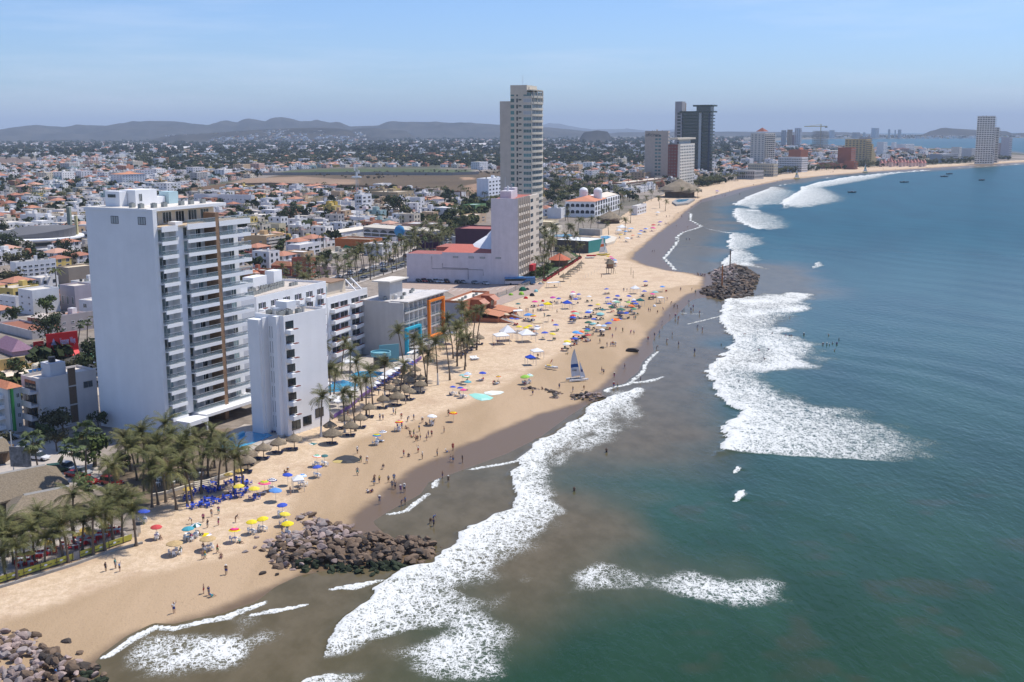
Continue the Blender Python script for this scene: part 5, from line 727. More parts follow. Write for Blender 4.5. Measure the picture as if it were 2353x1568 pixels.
for k in range(12):
    a_, b_ = P(1010 + k * 14.5, 671 - k * .5, .765), P(1022 + k * 14.5, 663.5 - k * .5, .765); n = Vector((b_.y - a_.y, a_.x - b_.x, 0)).normalized() * .09; q = MB().mat(m_line); q.add([a_ + n, b_ + n, b_ - n, a_ - n], [(0, 1, 2, 3)] if (n.cross(b_ - a_)).z > 0 else [(3, 2, 1, 0)]); T(q.obj('parking_line'), 'white bay lines on the reddish parking lot', 'road marking', 'white bay lines of the parking lot', 'structure')
sheet('car_park', [(-40, 1010), (60, 1000), (130, 1010), (215, 1060), (250, 1110), (190, 1140), (60, 1110), (-40, 1080)], m_plaza, 'pale dusty car park beside the thatched restaurant', .76, cat='parking lot')
sheet('road', [(195, 850), (232, 850), (240, 905), (215, 912)], M('pale_lot', (.5, .42, .32), .9), 'pale lot between the grey rendered block and the tall white hotel', .755)
for nm, pts in (('garden_ground', [(330, 985), (560, 985), (600, 1060), (560, 1085), (330, 1165), (240, 1110)]),): sheet(nm, pts, M('soil_painted_shade', (.20, .15, .10), .95, nz=(.5, .3)), 'palm garden soil with the shade of the palms painted in', .757, cat='ground')  # dark soil sheet: shade under the palms is put into its colour
# ---------------------------------------------------------------- filler houses
def house(w, d, h, kind, seed):
    r = random.Random(seed); p = {}
    p['wall'] = MB().mat(m_paint).box(-w / 2, -d / 2, 0, w / 2, d / 2, h).mesh('wall'); b = MB()
    if kind == 'hip': b.mat(m_tilec); hip(b, -w / 2, -d / 2, w / 2, d / 2, h + .002, min(w, d) * .2, .4); p['roof'] = b.mesh('roof')
    else:
        b.mat(m_roofpaint).box(-w / 2 + .2, -d / 2 + .2, h + .002, w / 2 - .2, d / 2 - .2, h + .07); p['roof'] = b.mesh('roof'); b = MB().mat(m_paint); q = .6
        b.box(-w / 2, -d / 2, h, w / 2, -d / 2 + .2, h + q); b.box(-w / 2, d / 2 - .2, h, w / 2, d / 2, h + q); b.box(-w / 2, -d / 2 + .2, h, -w / 2 + .2, d / 2 - .2, h + q); b.box(w / 2 - .2, -d / 2 + .2, h, w / 2, d / 2 - .2, h + q); p['parapet'] = b.mesh('parapet')
        if r.random() < .7: a = r.uniform(-.2, .2) * w; p['stair_house'] = MB().mat(m_paint).box(a, -.1 * d, h + .07, a + 2.6, -.1 * d + 2.6, h + 2.5).mesh('stair_house')
        b = MB().mat(m_plain); x, y = r.uniform(-.35, .35) * w, r.uniform(-.35, .35) * d; b.lathe([(0, h + .07), (.55, h + .07), (.55, h + 1.2), (.3, h + 1.5), (0, h + 1.55)], x, y, 8); p['water_tank'] = b.mesh('water_tank')
    st = max(1, int(h / 3)); sp = []
    for k in range(st):
        z = 1.0 + k * 3.0
        for i in range(max(1, int(w / 4))): sp.append(((-w / 2 + w * (i + .5) / max(1, int(w / 4)) + r.uniform(-.4, .4), -d / 2, z), 0))
        for i in range(max(1, int(d / 4.5))): sp.append(((-w / 2, -d / 2 + d * (i + .5) / max(1, int(d / 4.5)), z), -PI / 2))
    p['spots'] = sp; p['winmesh'] = win(r.choice((1.2, 1.6, 2.2)), r.choice((1.2, 1.4, 1.7)), m_glass, r.choice((m_frame, m_dark)), bars=1); return p
HK = [house(*a, k) for k, a in enumerate(((10, 9, 6.4, 'flat'), (12, 10, 3.6, 'flat'), (9, 12, 6.2, 'flat'), (11, 9, 6.0, 'hip'), (9, 9, 3.4, 'flat'), (13, 9, 3.4, 'flat'), (8, 11, 9.0, 'flat'), (10, 10, 6.3, 'flat'), (14, 12, 6.6, 'flat'), (9, 8, 3.5, 'flat')))]
HD = ((10, 9, 6.4, 0), (12, 10, 3.6, 0), (9, 12, 6.2, 0), (11, 9, 6.0, 1), (9, 9, 3.4, 0), (13, 9, 3.4, 0), (8, 11, 9.0, 0), (10, 10, 6.3, 0), (14, 12, 6.6, 0), (9, 8, 3.5, 0))
WC = [((.78, .76, .74), 'white', 34), ((.72, .70, .70), 'off white', 14), ((.66, .58, .46), 'cream', 12), ((.58, .40, .24), 'tan', 6), ((.60, .38, .30), 'pink', 6), ((.50, .22, .13), 'terracotta', 5), ((.62, .46, .14), 'ochre yellow', 4), ((.45, .42, .40), 'grey', 9), ((.30, .42, .42), 'blue green', 2)]
RC = [((.70, .62, .52), 'cream flat roof', 34), ((.78, .74, .69), 'bright white flat roof', 18), ((.46, .42, .38), 'grey flat roof', 14), ((.50, .26, .18), 'red painted flat roof', 5), ((.58, .50, .40), 'sandy flat roof', 14)]; TC = [((.47, .21, .13), 'orange tile roof'), ((.38, .16, .10), 'clay tile roof'), ((.54, .31, .22), 'pale orange tile roof')]
pick = lambda L_: R.choices(L_, [q[2] for q in L_])[0]
CITY = pxline([(-900, 900), (-200, 1000), (60, 905), (230, 838), (240, 780), (540, 720), (760, 660), (900, 610), (990, 560), (1040, 520), (1100, 500), (1150, 480), (1260, 500), (1330, 470), (1450, 450), (1560, 425), (1700, 402), (1830, 392), (1930, 378), (2060, 370), (2200, 364), (2240, 350), (2100, 343), (1900, 337), (1780, 329), (1700, 322), (1690, 314), (1690, 309.5), (-900, 319)])
FIELDS = [pxline(p) for p in ([(430, 452), (450, 436), (520, 420), (640, 400), (1148, 391), (1260, 395), (1260, 440), (1148, 470), (1050, 452), (900, 440), (700, 434), (560, 436)], [(-50, 360), (60, 361), (110, 372), (60, 382), (-50, 383)], [(610, 396), (760, 386), (1000, 384), (1100, 390), (1060, 403), (620, 404)])]
WOOD = [pxline(p) for p in ([(300, 358), (560, 348), (900, 346), (1150, 338), (1300, 345), (1900, 333), (1900, 345), (1500, 372), (1300, 380), (1148, 386), (760, 377), (420, 398), (330, 390)], [(1100, 470), (1010, 470), (930, 452), (1050, 446), (1148, 440), (1148, 490)])]
phi0 = math.radians(27); cv_, lv_ = Vector((math.sin(phi0), math.cos(phi0))), Vector((-math.cos(phi0), math.sin(phi0)))
def arr_in(x, y, poly): return bool(inpoly(np.array([x]), np.array([y]), poly)[0])
ave_pts = np.array(AVE)
def cells(step_c, step_l, y0, y1):
    """grid points of the town between two distances, off the fields and the built plots"""
    n = int(9000 / min(step_c, step_l)); i, j = np.meshgrid(np.arange(-int(y1 / step_c) - 10, int(y1 / step_c) + 10), np.arange(-int(y1 / step_l) - 10, int(y1 / step_l) + 10), indexing='ij'); i, j = i.ravel(), j.ravel()
    off_l = (j // 2) * 7.0 * step_l / 17; off_c = (i // 9) * 8.0 * step_c / 13
    X_, Y_ = (i * step_c + off_c) * cv_.x + (j * step_l + off_l) * lv_.x, (i * step_c + off_c) * cv_.y + (j * step_l + off_l) * lv_.y
    D_ = np.hypot(X_, Y_); k = (D_ > y0) & (D_ < y1) & (Y_ > 0) & (np.abs(X_) < Y_ * .56 + 30); X_, Y_ = X_[k], Y_[k]; k = inpoly(X_, Y_, CITY)
    for p in FIELDS: k &= ~inpoly(X_, Y_, p)
    for p in FOOT:
        p = np.array(p); c_ = p.mean(0); r_ = np.max(np.hypot(*(p - c_).T)) + 12; near = np.hypot(X_ - c_[0], Y_ - c_[1]) < r_
        if near.any():
            q = c_ + (p - c_) * (1 + 7 / (r_ - 12)); k[near] &= ~inpoly(X_[near], Y_[near], [tuple(a) for a in q])
    for L_ in (AVE, AVE2): s_, _ = sdist(X_, Y_, L_); k &= np.abs(s_) > 19
    return np.stack([X_[k], Y_[k]], -1)
def inwood(p): k = np.zeros(len(p), bool); [np.logical_or(k, inpoly(p[:, 0], p[:, 1], w), out=k) for w in WOOD]; return k
near = cells(13.5, 16, 180, 1300); wn_ = inwood(near); rk = np.argsort(np.hypot(near[:, 0], near[:, 1])); near = near[rk]; wn_ = wn_[rk]
HOUSES, TREESPOT, FARH = [], [], []
for (x, y), w_ in zip(near, wn_):
    u, v = proj((x, y, 4)); inside = -60 < u < 2400
    if u < 250 and v > 795: continue
    if R.random() < (.80 if w_ else .20): TREESPOT.append((x + R.uniform(-3, 3), y + R.uniform(-3, 3), inside)); continue
    k = R.randrange(len(HK)); wc = pick(WC); rc = R.choice(TC) if HD[k][3] else pick(RC); s = R.uniform(.85, 1.12); rz = PI / 2 - phi0 + R.choice((0, 0, 0, PI / 2)) * 0 + R.uniform(-.04, .04)
    if R.random() < .35: TREESPOT.append((x + 7.4 * cv_.x, y + 7.4 * cv_.y, inside))
    if R.random() < .3: TREESPOT.append((x - 8 * lv_.x, y - 8 * lv_.y, inside))
    if inside and len(HOUSES) < 300 - 118: 
        o = empty('house', (x, y, .3), rz, s); p = HK[k]; inst('wall', p['wall'], o, col=wc[0]); inst('roof', p['roof'], o, col=rc[0])
        for q in ('parapet', 'stair_house', 'water_tank'):
            if q in p: inst(q, p[q], o, col=(.03, .03, .03) if q == 'water_tank' and R.random() < .5 else wc[0])
        for pos, rz2 in p['spots']: inst('window', p['winmesh'], o, pos, rz2)
        st = {1: "low", 2: "two-storey", 3: "tall"}[max(1, int(HD[k][2] / 3))]; HOUSES.append(later(o, f"{wc[1].replace(chr(32), chr(45))} {st} house with {rc[1]}", 'house', 'small houses of the town'))
    else: FARH.append((x, y, HD[k][0] * s, HD[k][1] * s, HD[k][2] * s, rz, wc[0], rc[0], HD[k][3], 1))
mid = cells(17, 20, 1300, 3200); wn_ = inwood(mid)
for (x, y), w_ in zip(mid, wn_):
    t = R.random(); g = math.sin(x * .011 + 2) * math.sin(y * .0073 + x * .004) 
    if t < (.80 if w_ else .42 + .25 * g): TREESPOT.append((x, y, False)); continue
    if w_ and R.random() < .3: continue
    big = R.random() < .05; wc = R.choices(WC, [46, 18, 16, 7, 7, 6, 3, 14, 2])[0]; hipq = R.random() < .17; rc = R.choice(TC) if hipq else pick(RC); FARH.append((x + R.uniform(-4, 4), y + R.uniform(-4, 4), (R.uniform(9, 15)) * (1.8 if big else 1), R.uniform(8, 13) * (1.5 if big else 1), R.choice((3.5, 6.2, 6.5, 6.8)) * (2.0 if big else 1), PI / 2 - phi0 + R.uniform(-.3, .3), wc[0], rc[0], hipq and not big, 0))
    if R.random() < .3: TREESPOT.append((x + 9, y + 6, False))
far_ = cells(44, 50, 3200, 8600)
for x, y in far_:
    t = R.random(); g = math.sin(x * .0031 + 2) * math.sin(y * .0023 + x * .001)
    if t < .42 + .2 * g: TREESPOT.append((x, y, False)); TREESPOT.append((x + 18, y + 9, False)); continue
    n = R.choice((1, 1, 2, 2)); 
    for _ in range(n):
        big = R.random() < .06; wc = R.choices(WC, [60, 22, 8, 3, 4, 2, 1, 16, 2])[0]; hipq = R.random() < .15; rc = R.choice(TC) if hipq else R.choices(RC, [30, 34, 20, 4, 10])[0]
        FARH.append((x + R.uniform(-18, 18), y + R.uniform(-18, 18), R.uniform(12, 24) * (3.2 if big else 1), R.uniform(11, 18) * (1.7 if big else 1), R.uniform(4, 8) * (1.5 if big else 1), PI / 2 - phi0 + R.uniform(-.5, .5), wc[0], rc[0], hipq and not big, 0))
# houses on the low hill
for _ in range(520):
    u, r_ = R.uniform(380, 840), R.uniform(-.95, -.1) ; p = Pfar(u, np.interp(u, [300, 420, 520, 600, 660, 720, 760, 830, 900], [312, 309, 303, 297, 294, 293, 296, 303, 309]), 7600); bz = curv(p.x, p.y) - 6; hz2 = bz + (p.z - bz) * (1 + r_) ** 1.25; p = Vector((p.x * (1 + r_ * 1100 / 7600), 7600 + r_ * 1100, hz2))
    FARH.append((p.x, p.y, R.uniform(12, 22), R.uniform(10, 16), 6, R.uniform(0, 3), R.choices(WC, [q[2] for q in WC])[0][0], (.66, .6, .55), False, 2, p.z))
# town across the far bay
for _ in range(520): 
    u = R.uniform(1905, 2340); v = R.uniform(309, 316.5); p = P(u, v, 3); FARH.append((p.x, p.y, R.uniform(14, 30), R.uniform(12, 20), R.choice((6, 8, 10, 14)), R.uniform(0, 3), R.choices(WC, [q[2] for q in WC])[0][0], (.66, .6, .55), False, 0))
b = MB().mat(M('town_paint', 'ATT', .85, nz=(.3, .12)))
for h_ in FARH:
    x, y, w, d, h, rz, wc, rc, hq, det = h_[:10]; z0 = (h_[10] if len(h_) > 10 else curv(x, y)) ; c_, n_ = math.cos(rz), math.sin(rz); b.col(wc)
    tr = lambda px, py, pz: (x + px * c_ - py * n_, y + px * n_ + py * c_, z0 + pz)
    q = [tr(sx * w / 2, sy * d / 2, z) for z in (-3, h) for sx, sy in ((-1, -1), (1, -1), (1, 1), (-1, 1))]; b.add(q, [(0, 1, 5, 4), (1, 2, 6, 5), (2, 3, 7, 6), (3, 0, 4, 7)])
    b.col(rc)
    if hq: o_ = .5; r = min(w, d) / 2; q = [tr(-w / 2 - o_, -d / 2 - o_, h), tr(w / 2 + o_, -d / 2 - o_, h), tr(w / 2 + o_, d / 2 + o_, h), tr(-w / 2 - o_, d / 2 + o_, h), tr(-(w / 2 - r), 0, h + r * .45), tr(w / 2 - r + .01, 0, h + r * .45)]; b.add(q, [(0, 1, 5, 4), (2, 3, 4, 5), (1, 2, 5), (3, 0, 4)])
    else:
        b.add([tr(sx * w / 2, sy * d / 2, h - .35) for sx, sy in ((-1, -1), (1, -1), (1, 1), (-1, 1))], [(0, 1, 2, 3)])
        if det != 2 and R.random() < .6: b.col(wc); a, e = R.uniform(-.3, .2) * w, R.uniform(-.3, .2) * d; s_ = R.uniform(2.2, 4); q = [tr(a + sx * s_ / 2, e + sy * s_ / 2, z) for z in (h - .3, h + 2.2) for sx, sy in ((-1, -1), (1, -1), (1, 1), (-1, 1))]; b.add(q, [(0, 1, 5, 4), (1, 2, 6, 5), (2, 3, 7, 6), (3, 0, 4, 7), (4, 5, 6, 7)])
    if det != 2 and y < 3300:
        b.col((.05, .055, .06))
        for k in range(max(1, int(h / 3))):
            z = 1 + 3 * k
            for i in range(max(1, int(w / 4.5))): a = -w / 2 + w * (i + .5) / max(1, int(w / 4.5)); b.add([tr(a - .7, -d / 2 - .03, z), tr(a + .7, -d / 2 - .03, z), tr(a + .7, -d / 2 - .03, z + 1.3), tr(a - .7, -d / 2 - .03, z + 1.3)], [(0, 1, 2, 3)])
            for i in range(max(1, int(d / 4.5))): a = -d / 2 + d * (i + .5) / max(1, int(d / 4.5)); b.add([tr(-w / 2 - .03, a + .7, z), tr(-w / 2 - .03, a - .7, z), tr(-w / 2 - .03, a - .7, z + 1.3), tr(-w / 2 - .03, a + .7, z + 1.3)], [(0, 1, 2, 3)])
T(b.obj('town_houses'), 'the rest of the town, thousands of small pale houses reaching to the hills', 'houses', kind='stuff')
# field wall, big sheds of the plain
def wall_thing(name, pts, h, t, mat, label, cat, col=None):
    q = [Vector((*p, 0)) for p in pts]; b = MB().mat(mat)
    for a_, e in zip(q, q[1:]): d = e - a_; m_ = (a_ + e) / 2; b.obox(m_.x, m_.y, 0, d.length, t, h, math.atan2(d.y, d.x))
    return T(b.obj(name, col=col), label, cat)
wall_thing('field_wall', pxline([(440, 447), (520, 436), (620, 433), (760, 438), (880, 441), (1060, 455)]), 7, .6, m_brown, 'long dark wall along the near edge of the dry field', 'wall'); wall_thing('field_wall', pxline([(600, 404), (800, 403), (1040, 404), (1100, 402)]), 5, .6, m_conc, 'grey wall between the dry field and the green lawn', 'wall')
for k, (u0, u1, v0, v1, c_, lb) in enumerate(((1420, 1570, 338, 331, (.75, .70, .66), 0), (1258, 1310, 331, 326, (.75, .7, .68), 1), (275, 370, 338, 333, (.7, .66, .62), 2), (1260, 1300, 326, 321, (.6, .58, .58), 3), (660, 690, 322, 317, (.6, .58, .56), 4))): pass
for u0, u1, v0, v1, c_, lb in ((1000 - 574, 1148, 338, 331, (.74, .70, .66), 'long white roofed shed on the plain left of the tall beige curved tower'),): pass
def shed(u0, u1, vb, hh, col, label):
    a_, e = P(u0, vb), P(u1, vb); d = e - a_; o = empty('warehouse', (a_ + e) / 2, math.atan2(d.y, d.x)); T(o, label, 'warehouse'); L_ = d.length; z = curv(*((a_ + e) / 2)[:2]); MB().mat(m_paint).box(-L_ / 2, 0, z - 4, L_ / 2, L_ * .4, z + hh).obj('wall', o, col=(.5, .48, .46)); b = MB().mat(m_roofpaint); b.add([(-L_ / 2 - 1, -1, z + hh + .01), (L_ / 2 + 1, -1, z + hh + .01), (L_ / 2 + 1, L_ * .2, z + hh * 1.6), (-L_ / 2 - 1, L_ * .2, z + hh * 1.6), (L_ / 2 + 1, L_ * .4 + 1, z + hh), (-L_ / 2 - 1, L_ * .4 + 1, z + hh)], [(0, 1, 2, 3), (3, 2, 4, 5)]); b.obj('roof', o, col=col)
shed(1062, 1146, 336, 8, (.76, .72, .68), 'long white roofed shed on the plain left of the tall beige curved tower'); shed(966, 990, 333, 9, (.78, .74, .70), 'short bright white shed on the plain left of the longest shed'); shed(376, 430, 345, 9, (.72, .68, .64), 'white long roofed hall on the plain above the white condominium'); shed(275, 330, 340, 7, (.66, .62, .58), 'pale low shed on the plain left of the white hall'); shed(678, 692, 327, 9, (.78, .72, .66), 'small cream shed in the far plain'); shed(1130, 1250, 331.5, 7, (.55, .5, .5), 'grey shed row at the foot of the hills behind the tall beige curved tower')
# ---------------------------------------------------------------- trees
m_bark = M('palm_bark', (.17, .13, .095), .95, nz=(5, .3)); m_barkw = M('painted_bark', (.62, .60, .56), .9); m_frond = M('palm_frond', 'ATT', .7, nz=(1.2, .35), var=.22, spec=.3); m_leaf = M('leaf', 'ATT', .8, nz=(1.0, .35), var=.25, spec=.2); m_trunk = M('bark', (.11, .085, .065), .95, nz=(4, .3))
def mixc(a, b_, t): return tuple(x + (y - x) * t for x, y in zip(a, b_))
def coconut(seed, n=24, L=4.3, dry=.2):
    r = random.Random(seed); b = MB().mat(m_frond)
    for k in range(n):
        el = r.uniform(-.55, 1.2) if k > 5 else r.uniform(1.0, 1.45); az = k * 2.4 + r.uniform(-.35, .35); ln = L * r.uniform(.9, 1.2); pts = []; p = Vector((0, 0, 0)); e = el; sw = r.uniform(-.25, .25)
        for i in range(8): pts.append(p.copy()); d = Vector((math.cos(az + sw * i / 7) * math.cos(e), math.sin(az + sw * i / 7) * math.cos(e), math.sin(e))); p = p + d * ln / 7; e -= r.uniform(.10, .27)
        low = el < -.05; c1 = mixc((.075, .088, .022), (.26, .19, .065), r.uniform(.4, 1) if low and r.random() < dry * 3 else r.uniform(0, .35)); c2 = mixc(c1, (.23, .22, .07), .5)
        for i in range(7):
            a, e_ = pts[i], pts[i + 1]; d = (e_ - a).normalized(); s_ = d.cross(Vector((0, 0, 1))).normalized(); u_ = s_.cross(d); b.col(c2 if i < 2 else c1)
            b.add([a - s_ * .05, a + s_ * .05, e_ + s_ * .05, e_ - s_ * .05], [(0, 1, 2, 3)])
            for j in range(3):
                q = a + (e_ - a) * (j / 3); wl_ = (.95 * math.sin(PI * min(1, (i + j / 3 + .7) / 8)) ** .6 + .15) * r.uniform(.8, 1.1) * L / 3.9
                for sg in (-1, 1): tip = q + s_ * sg * wl_ + d * wl_ * .55 - u_ * wl_ * r.uniform(.15, .6) if u_.z > 0 else q + s_ * sg * wl_ + d * wl_ * .55 + u_ * wl_ * .5; b.col(mixc(c1, c2, r.random())); b.add([q - d * .055, q + d * .065, tip], [(0, 1, 2) if sg > 0 else (1, 0, 2)])
    b.col((.12, .09, .04))
    for k in range(6): a = k * 1.05; b.lathe([(.0, -.55), (.15, -.42), (.0, -.2)], .28 * math.cos(a), .28 * math.sin(a), 5)
    return b.mesh('crown')
def fanpalm(seed, n=26):
    r = random.Random(seed); b = MB().mat(m_frond)
    for k in range(n):
        el = r.uniform(-.9, 1.2); az = k * 2.4 + r.uniform(-.3, .3); d = Vector((math.cos(az) * math.cos(el), math.sin(az) * math.cos(el), math.sin(el))); s_ = d.cross(Vector((0, 0, 1))).normalized(); u_ = s_.cross(d); h = d * r.uniform(.8, 1.2); c1 = mixc((.10, .14, .045), (.25, .19, .09), max(0, -el) * .9); b.col(c1); b.add([s_ * -.03, s_ * .03, h + s_ * .03, h - s_ * .03], [(0, 1, 2, 3)])
        for j in range(9): t = (j - 4) * .3; q = (d * math.cos(t) + s_ * math.sin(t)); tip = h + q * r.uniform(.9, 1.15) - Vector((0, 0, .25 + .2 * abs(t))); b.col(mixc(c1, (.16, .19, .07), r.random() * .6)); nrm = (d * -math.sin(t) + s_ * math.cos(t)) * .16; b.add([h, h + q * .55 - nrm, tip, h + q * .55 + nrm], [(0, 1, 2, 3)])
    return b.mesh('crown')
def ptrunk(h, bend, seed, white=False, r0=.2):
    r = random.Random(seed); a = r.uniform(0, 6.28); pts = [(math.cos(a) * bend * (t ** 1.6), math.sin(a) * bend * (t ** 1.6), h * t) for t in np.linspace(0, 1, 8)]; b = MB().mat(m_bark); rs = [r0 * 1.7, r0 * 1.1] + [r0 * (1 - .3 * t) for t in np.linspace(.2, 1, 6)]
    if white: b.mat(m_barkw).tube(pts[:3], [r * 1.03 for r in rs[:3]], 7); b.mat(m_bark).tube(pts[2:], rs[2:], 7)
    else: b.tube(pts, rs, 7)
    return b.mesh('trunk'), Vector(pts[-1])
COC = [coconut(k) for k in range(5)]; COCD = [coconut(20 + k, 19, 4.0, .45) for k in range(3)]; FAN = [fanpalm(k) for k in range(3)]
TRK = {(h, w): ptrunk(h, b_, k, w) for k, (h, b_, w) in enumerate(((5, .5, False), (7, .9, False), (9, 1.3, False), (11, 1.6, False), (13, 2.0, False), (9, .8, True), (11, 1.5, True), (13, 1.0, True), (3, .2, False)))}
PALMS = []
def palm(x, y, h, kind='coc', white=False, s=1.0, z=None, rz=None, desc=None, grp='palm trees'):
    hh = min((k for k in TRK if k[1] == white), key=lambda k: abs(k[0] - h)) if any(k[1] == white for k in TRK) else (7, False); me, top = TRK[hh]; f = h / hh[0]; rz = R.uniform(0, 6.28) if rz is None else rz
    o = empty('palm_tree', (x, y, gz(x, y) - .05 if z is None else z), rz); inst('trunk', me, o, s=(1, 1, f)); c = R.choice(FAN if kind == 'fan' else COCD if kind == 'dry' else COC); s_ = s * .76 * R.uniform(.85, 1.18); inst('crown', c, o, (top.x, top.y, top.z * f), R.uniform(0, 6.28), (s_, s_, s_))
    hn = 'short' if h < 6.5 else 'tall' if h > 11 else 'medium'; PALMS.append(later(o, desc or f"{hn} {'fan palm with rounded leaves' if kind == 'fan' else 'dry browning coconut palm' if kind == 'dry' else 'coconut palm with white painted trunk' if white else 'feathery coconut palm'}", 'palm', grp)); return o
def palm_at(fr, cx, cy, h, kind='coc', white=False, s=1.0):
    u, v = V(fr, cx, cy); p = P(u, v, h + .6); return palm(p.x, p.y, h, kind, white, s)
# the palm garden and restaurant at lower left, then along the hotels
for x, y, h in ((1460, 770, 10), (1180, 880, 9), (1330, 840, 9), (1400, 950, 9), (1560, 890, 9), (1660, 900, 10), (1700, 990, 9), (1890, 840, 10), (1840, 920, 8), (2070, 935, 8), (1990, 1040, 9), (1830, 1070, 9), (1960, 930, 7), (2220, 1010, 9), (2140, 1100, 8), (1600, 1200, 9), (1700, 1130, 10), (1500, 1100, 10), (1430, 1160, 9), (1300, 1070, 9), (1240, 1000, 8), (1060, 1150, 9), (1000, 1120, 8), (1560, 1010, 8), (1780, 970, 8), (1480, 1010, 7), (1350, 1000, 8), (1120, 960, 8), (1900, 1000, 7), (1650, 1060, 8), (1250, 900, 7), (940, 1440, 8), (1100, 1470, 8), (1220, 1450, 7), (1010, 1510, 6), (650, 1440, 8), (1750, 1180, 8), (1380, 1260, 7)): palm_at('c', x, y, h * .82, R.choice(('coc', 'coc', 'dry')), s=1.08)
for x, y, h, k in ((340, 940, 9, 'fan'), (720, 1000, 10, 'fan'), (760, 860, 9, 'fan'), (740, 1290, 4, 'fan'), (820, 1330, 4, 'fan')): palm_at('c', x, y, h, k, s=1.9 if h > 5 else 1.3)
for x, y, h in ((50, 120, 8), (290, 160, 8), (130, 340, 7), (390, 245, 7), (480, 60, 8), (600, 120, 9), (830, 60, 9), (100, 220, 7), (560, 190, 7), (30, 390, 6), (660, 30, 8), (210, 230, 7), (940, 20, 9), (1020, -30, 8), (1230, -20, 9), (740, 100, 7), (330, 60, 7), (20, 250, 7)): palm_at('e', x, y, h * .70, R.choice(('coc', 'dry', 'coc')))
for x, y, h, w in ((870, 530, 9, 1), (1090, 495, 9, 1), (1190, 525, 8, 0), (940, 45, 9, 0), (1060, 15, 10, 0), (1140, 100, 9, 1), (990, 290, 8, 0), (960, 260, 9, 0), (1250, 205, 10, 0), (1460, 215, 10, 1), (1600, 225, 9, 0), (1350, 305, 9, 0), (1180, 370, 8, 0), (1290, 365, 9, 0), (1640, -70, 12, 0), (1740, -30, 13, 0), (1850, 120, 9, 0), (1840, 20, 11, 0), (1950, 10, 12, 1), (2060, -60, 13, 0), (2200, -10, 9, 0), (2130, -40, 9, 0)): palm_at('d', x, y, h, 'coc', bool(w))
for x, y, h in ((100, 735, 12), (150, 770, 12), (155, 850, 11), (240, 775, 13), (25, 870, 12), (140, 1055, 8), (100, 930, 10), (60, 960, 10), (210, 800, 9)): palm_at('i', x, y, h)
for x, y, h in ((850, 110, 13), (900, 160, 14), (930, 60, 13), (870, 40, 12), (960, 130, 12), (1000, 230, 12), (1045, 90, 10), (1155, 90, 11), (1190, 190, 6), (990, 20, 11), (1120, 20, 10), (780, 315, 10), (910, 90, 12), (940, 170, 11), (880, 230, 9), (850, 190, 11), (960, 10, 11), (1090, 130, 8), (830, 60, 11), (1070, 230, 6), (880, 370, 4), (860, 300, 10)): palm_at('i', x, y, h)
for x, y, h in ((940, 1340, 12), (860, 1290, 10), (1110, 1180, 9), (1240, 1230, 10), (1320, 1210, 10), (1430, 1250, 9), (830, 1230, 9), (900, 1400, 10), (1000, 1340, 9), (1060, 1330, 9), (1130, 1330, 9), (1160, 1250, 8), (1380, 1340, 8), (1230, 1370, 8), (680, 1400, 11), (640, 1440, 11), (760, 1420, 10), (1500, 1150, 9), (1560, 1130, 9), (1700, 1130, 9), (1750, 1160, 8), (1150, 1020, 10), (1230, 1010, 10), (1180, 1060, 10), (1300, 1060, 9), (1480, 1040, 10), (1560, 1000, 10), (1640, 990, 10), (1700, 1000, 10), (1800, 950, 11), (1870, 960, 12), (1930, 990, 12), (2040, 1000, 9), (1820, 1040, 9), (1890, 1050, 9), (1960, 1060, 8), (2050, 1060, 8), (1420, 1080, 9), (1350, 1090, 9), (1620, 1070, 9)): palm_at('g', x, y, h)
# the avenue palms, in pairs along both pavements and the median
def along_line(line, step, off, jit=1.0):
    out = []; acc = 0
    for (ax, ay), (bx, by) in zip(line, line[1:]):
        L_ = math.hypot(bx - ax, by - ay); t = acc
        while t < L_: out.append((ax + (bx - ax) * t / L_ - (by - ay) / L_ * off + R.uniform(-jit, jit), ay + (by - ay) * t / L_ + (bx - ax) / L_ * off + R.uniform(-jit, jit))); t += step
        acc = t - L_
    return out
for off, st in ((-10.2, 9), (10.2, 10), (0, 8)):
    for x, y in along_line(AVE, st, off):
        if 330 < y < 760 and len(PALMS) < 296: palm(x, y, R.uniform(8, 12), R.choice(('coc', 'coc', 'dry', 'fan')))
        else: TREESPOT.append((x, y, True))
# broadleaf trees: trunk, limbs and leaf clumps
def broadleaf(seed, rx, h, c0, c1, n=520, leaf=.42):
    r = random.Random(seed); tb = MB().mat(m_trunk); tb.tube([(0, 0, 0), (.1, .05, h * .25), (.15, -.1, h * .45)], [.3, .24, .18], 7)
    cl = [(Vector((r.uniform(-.62, .62) * rx, r.uniform(-.62, .62) * rx, h * r.uniform(.42, .88))), rx * r.uniform(.28, .46)) for _ in range(11)]
    for c_, _ in cl[:6]: tb.tube([(.15, -.1, h * .38), tuple((c_ + Vector((0, 0, h * .4))) * .5), tuple(c_)], [.13, .08, .03], 5)
    b = MB().mat(m_leaf)
    for _ in range(n):
        c_, rr = r.choice(cl); d = Vector((r.gauss(0, 1), r.gauss(0, 1), r.gauss(0, 1))).normalized(); p = c_ + d * rr * r.uniform(.55, 1.08); a = Vector((r.gauss(0, 1), r.gauss(0, 1), r.gauss(0, 1))).cross(d).normalized(); e = d.cross(a) ; a = (a + d * r.uniform(-.6, .6)).normalized(); s_ = leaf * r.uniform(.6, 1.4); b.col(mixc(c0, c1, r.random())); b.add([p - a * s_, p + e * s_ * .6, p + a * s_, p - e * s_ * .6], [(0, 1, 2, 3)])
    return tb.mesh('trunk'), b.mesh('crown')
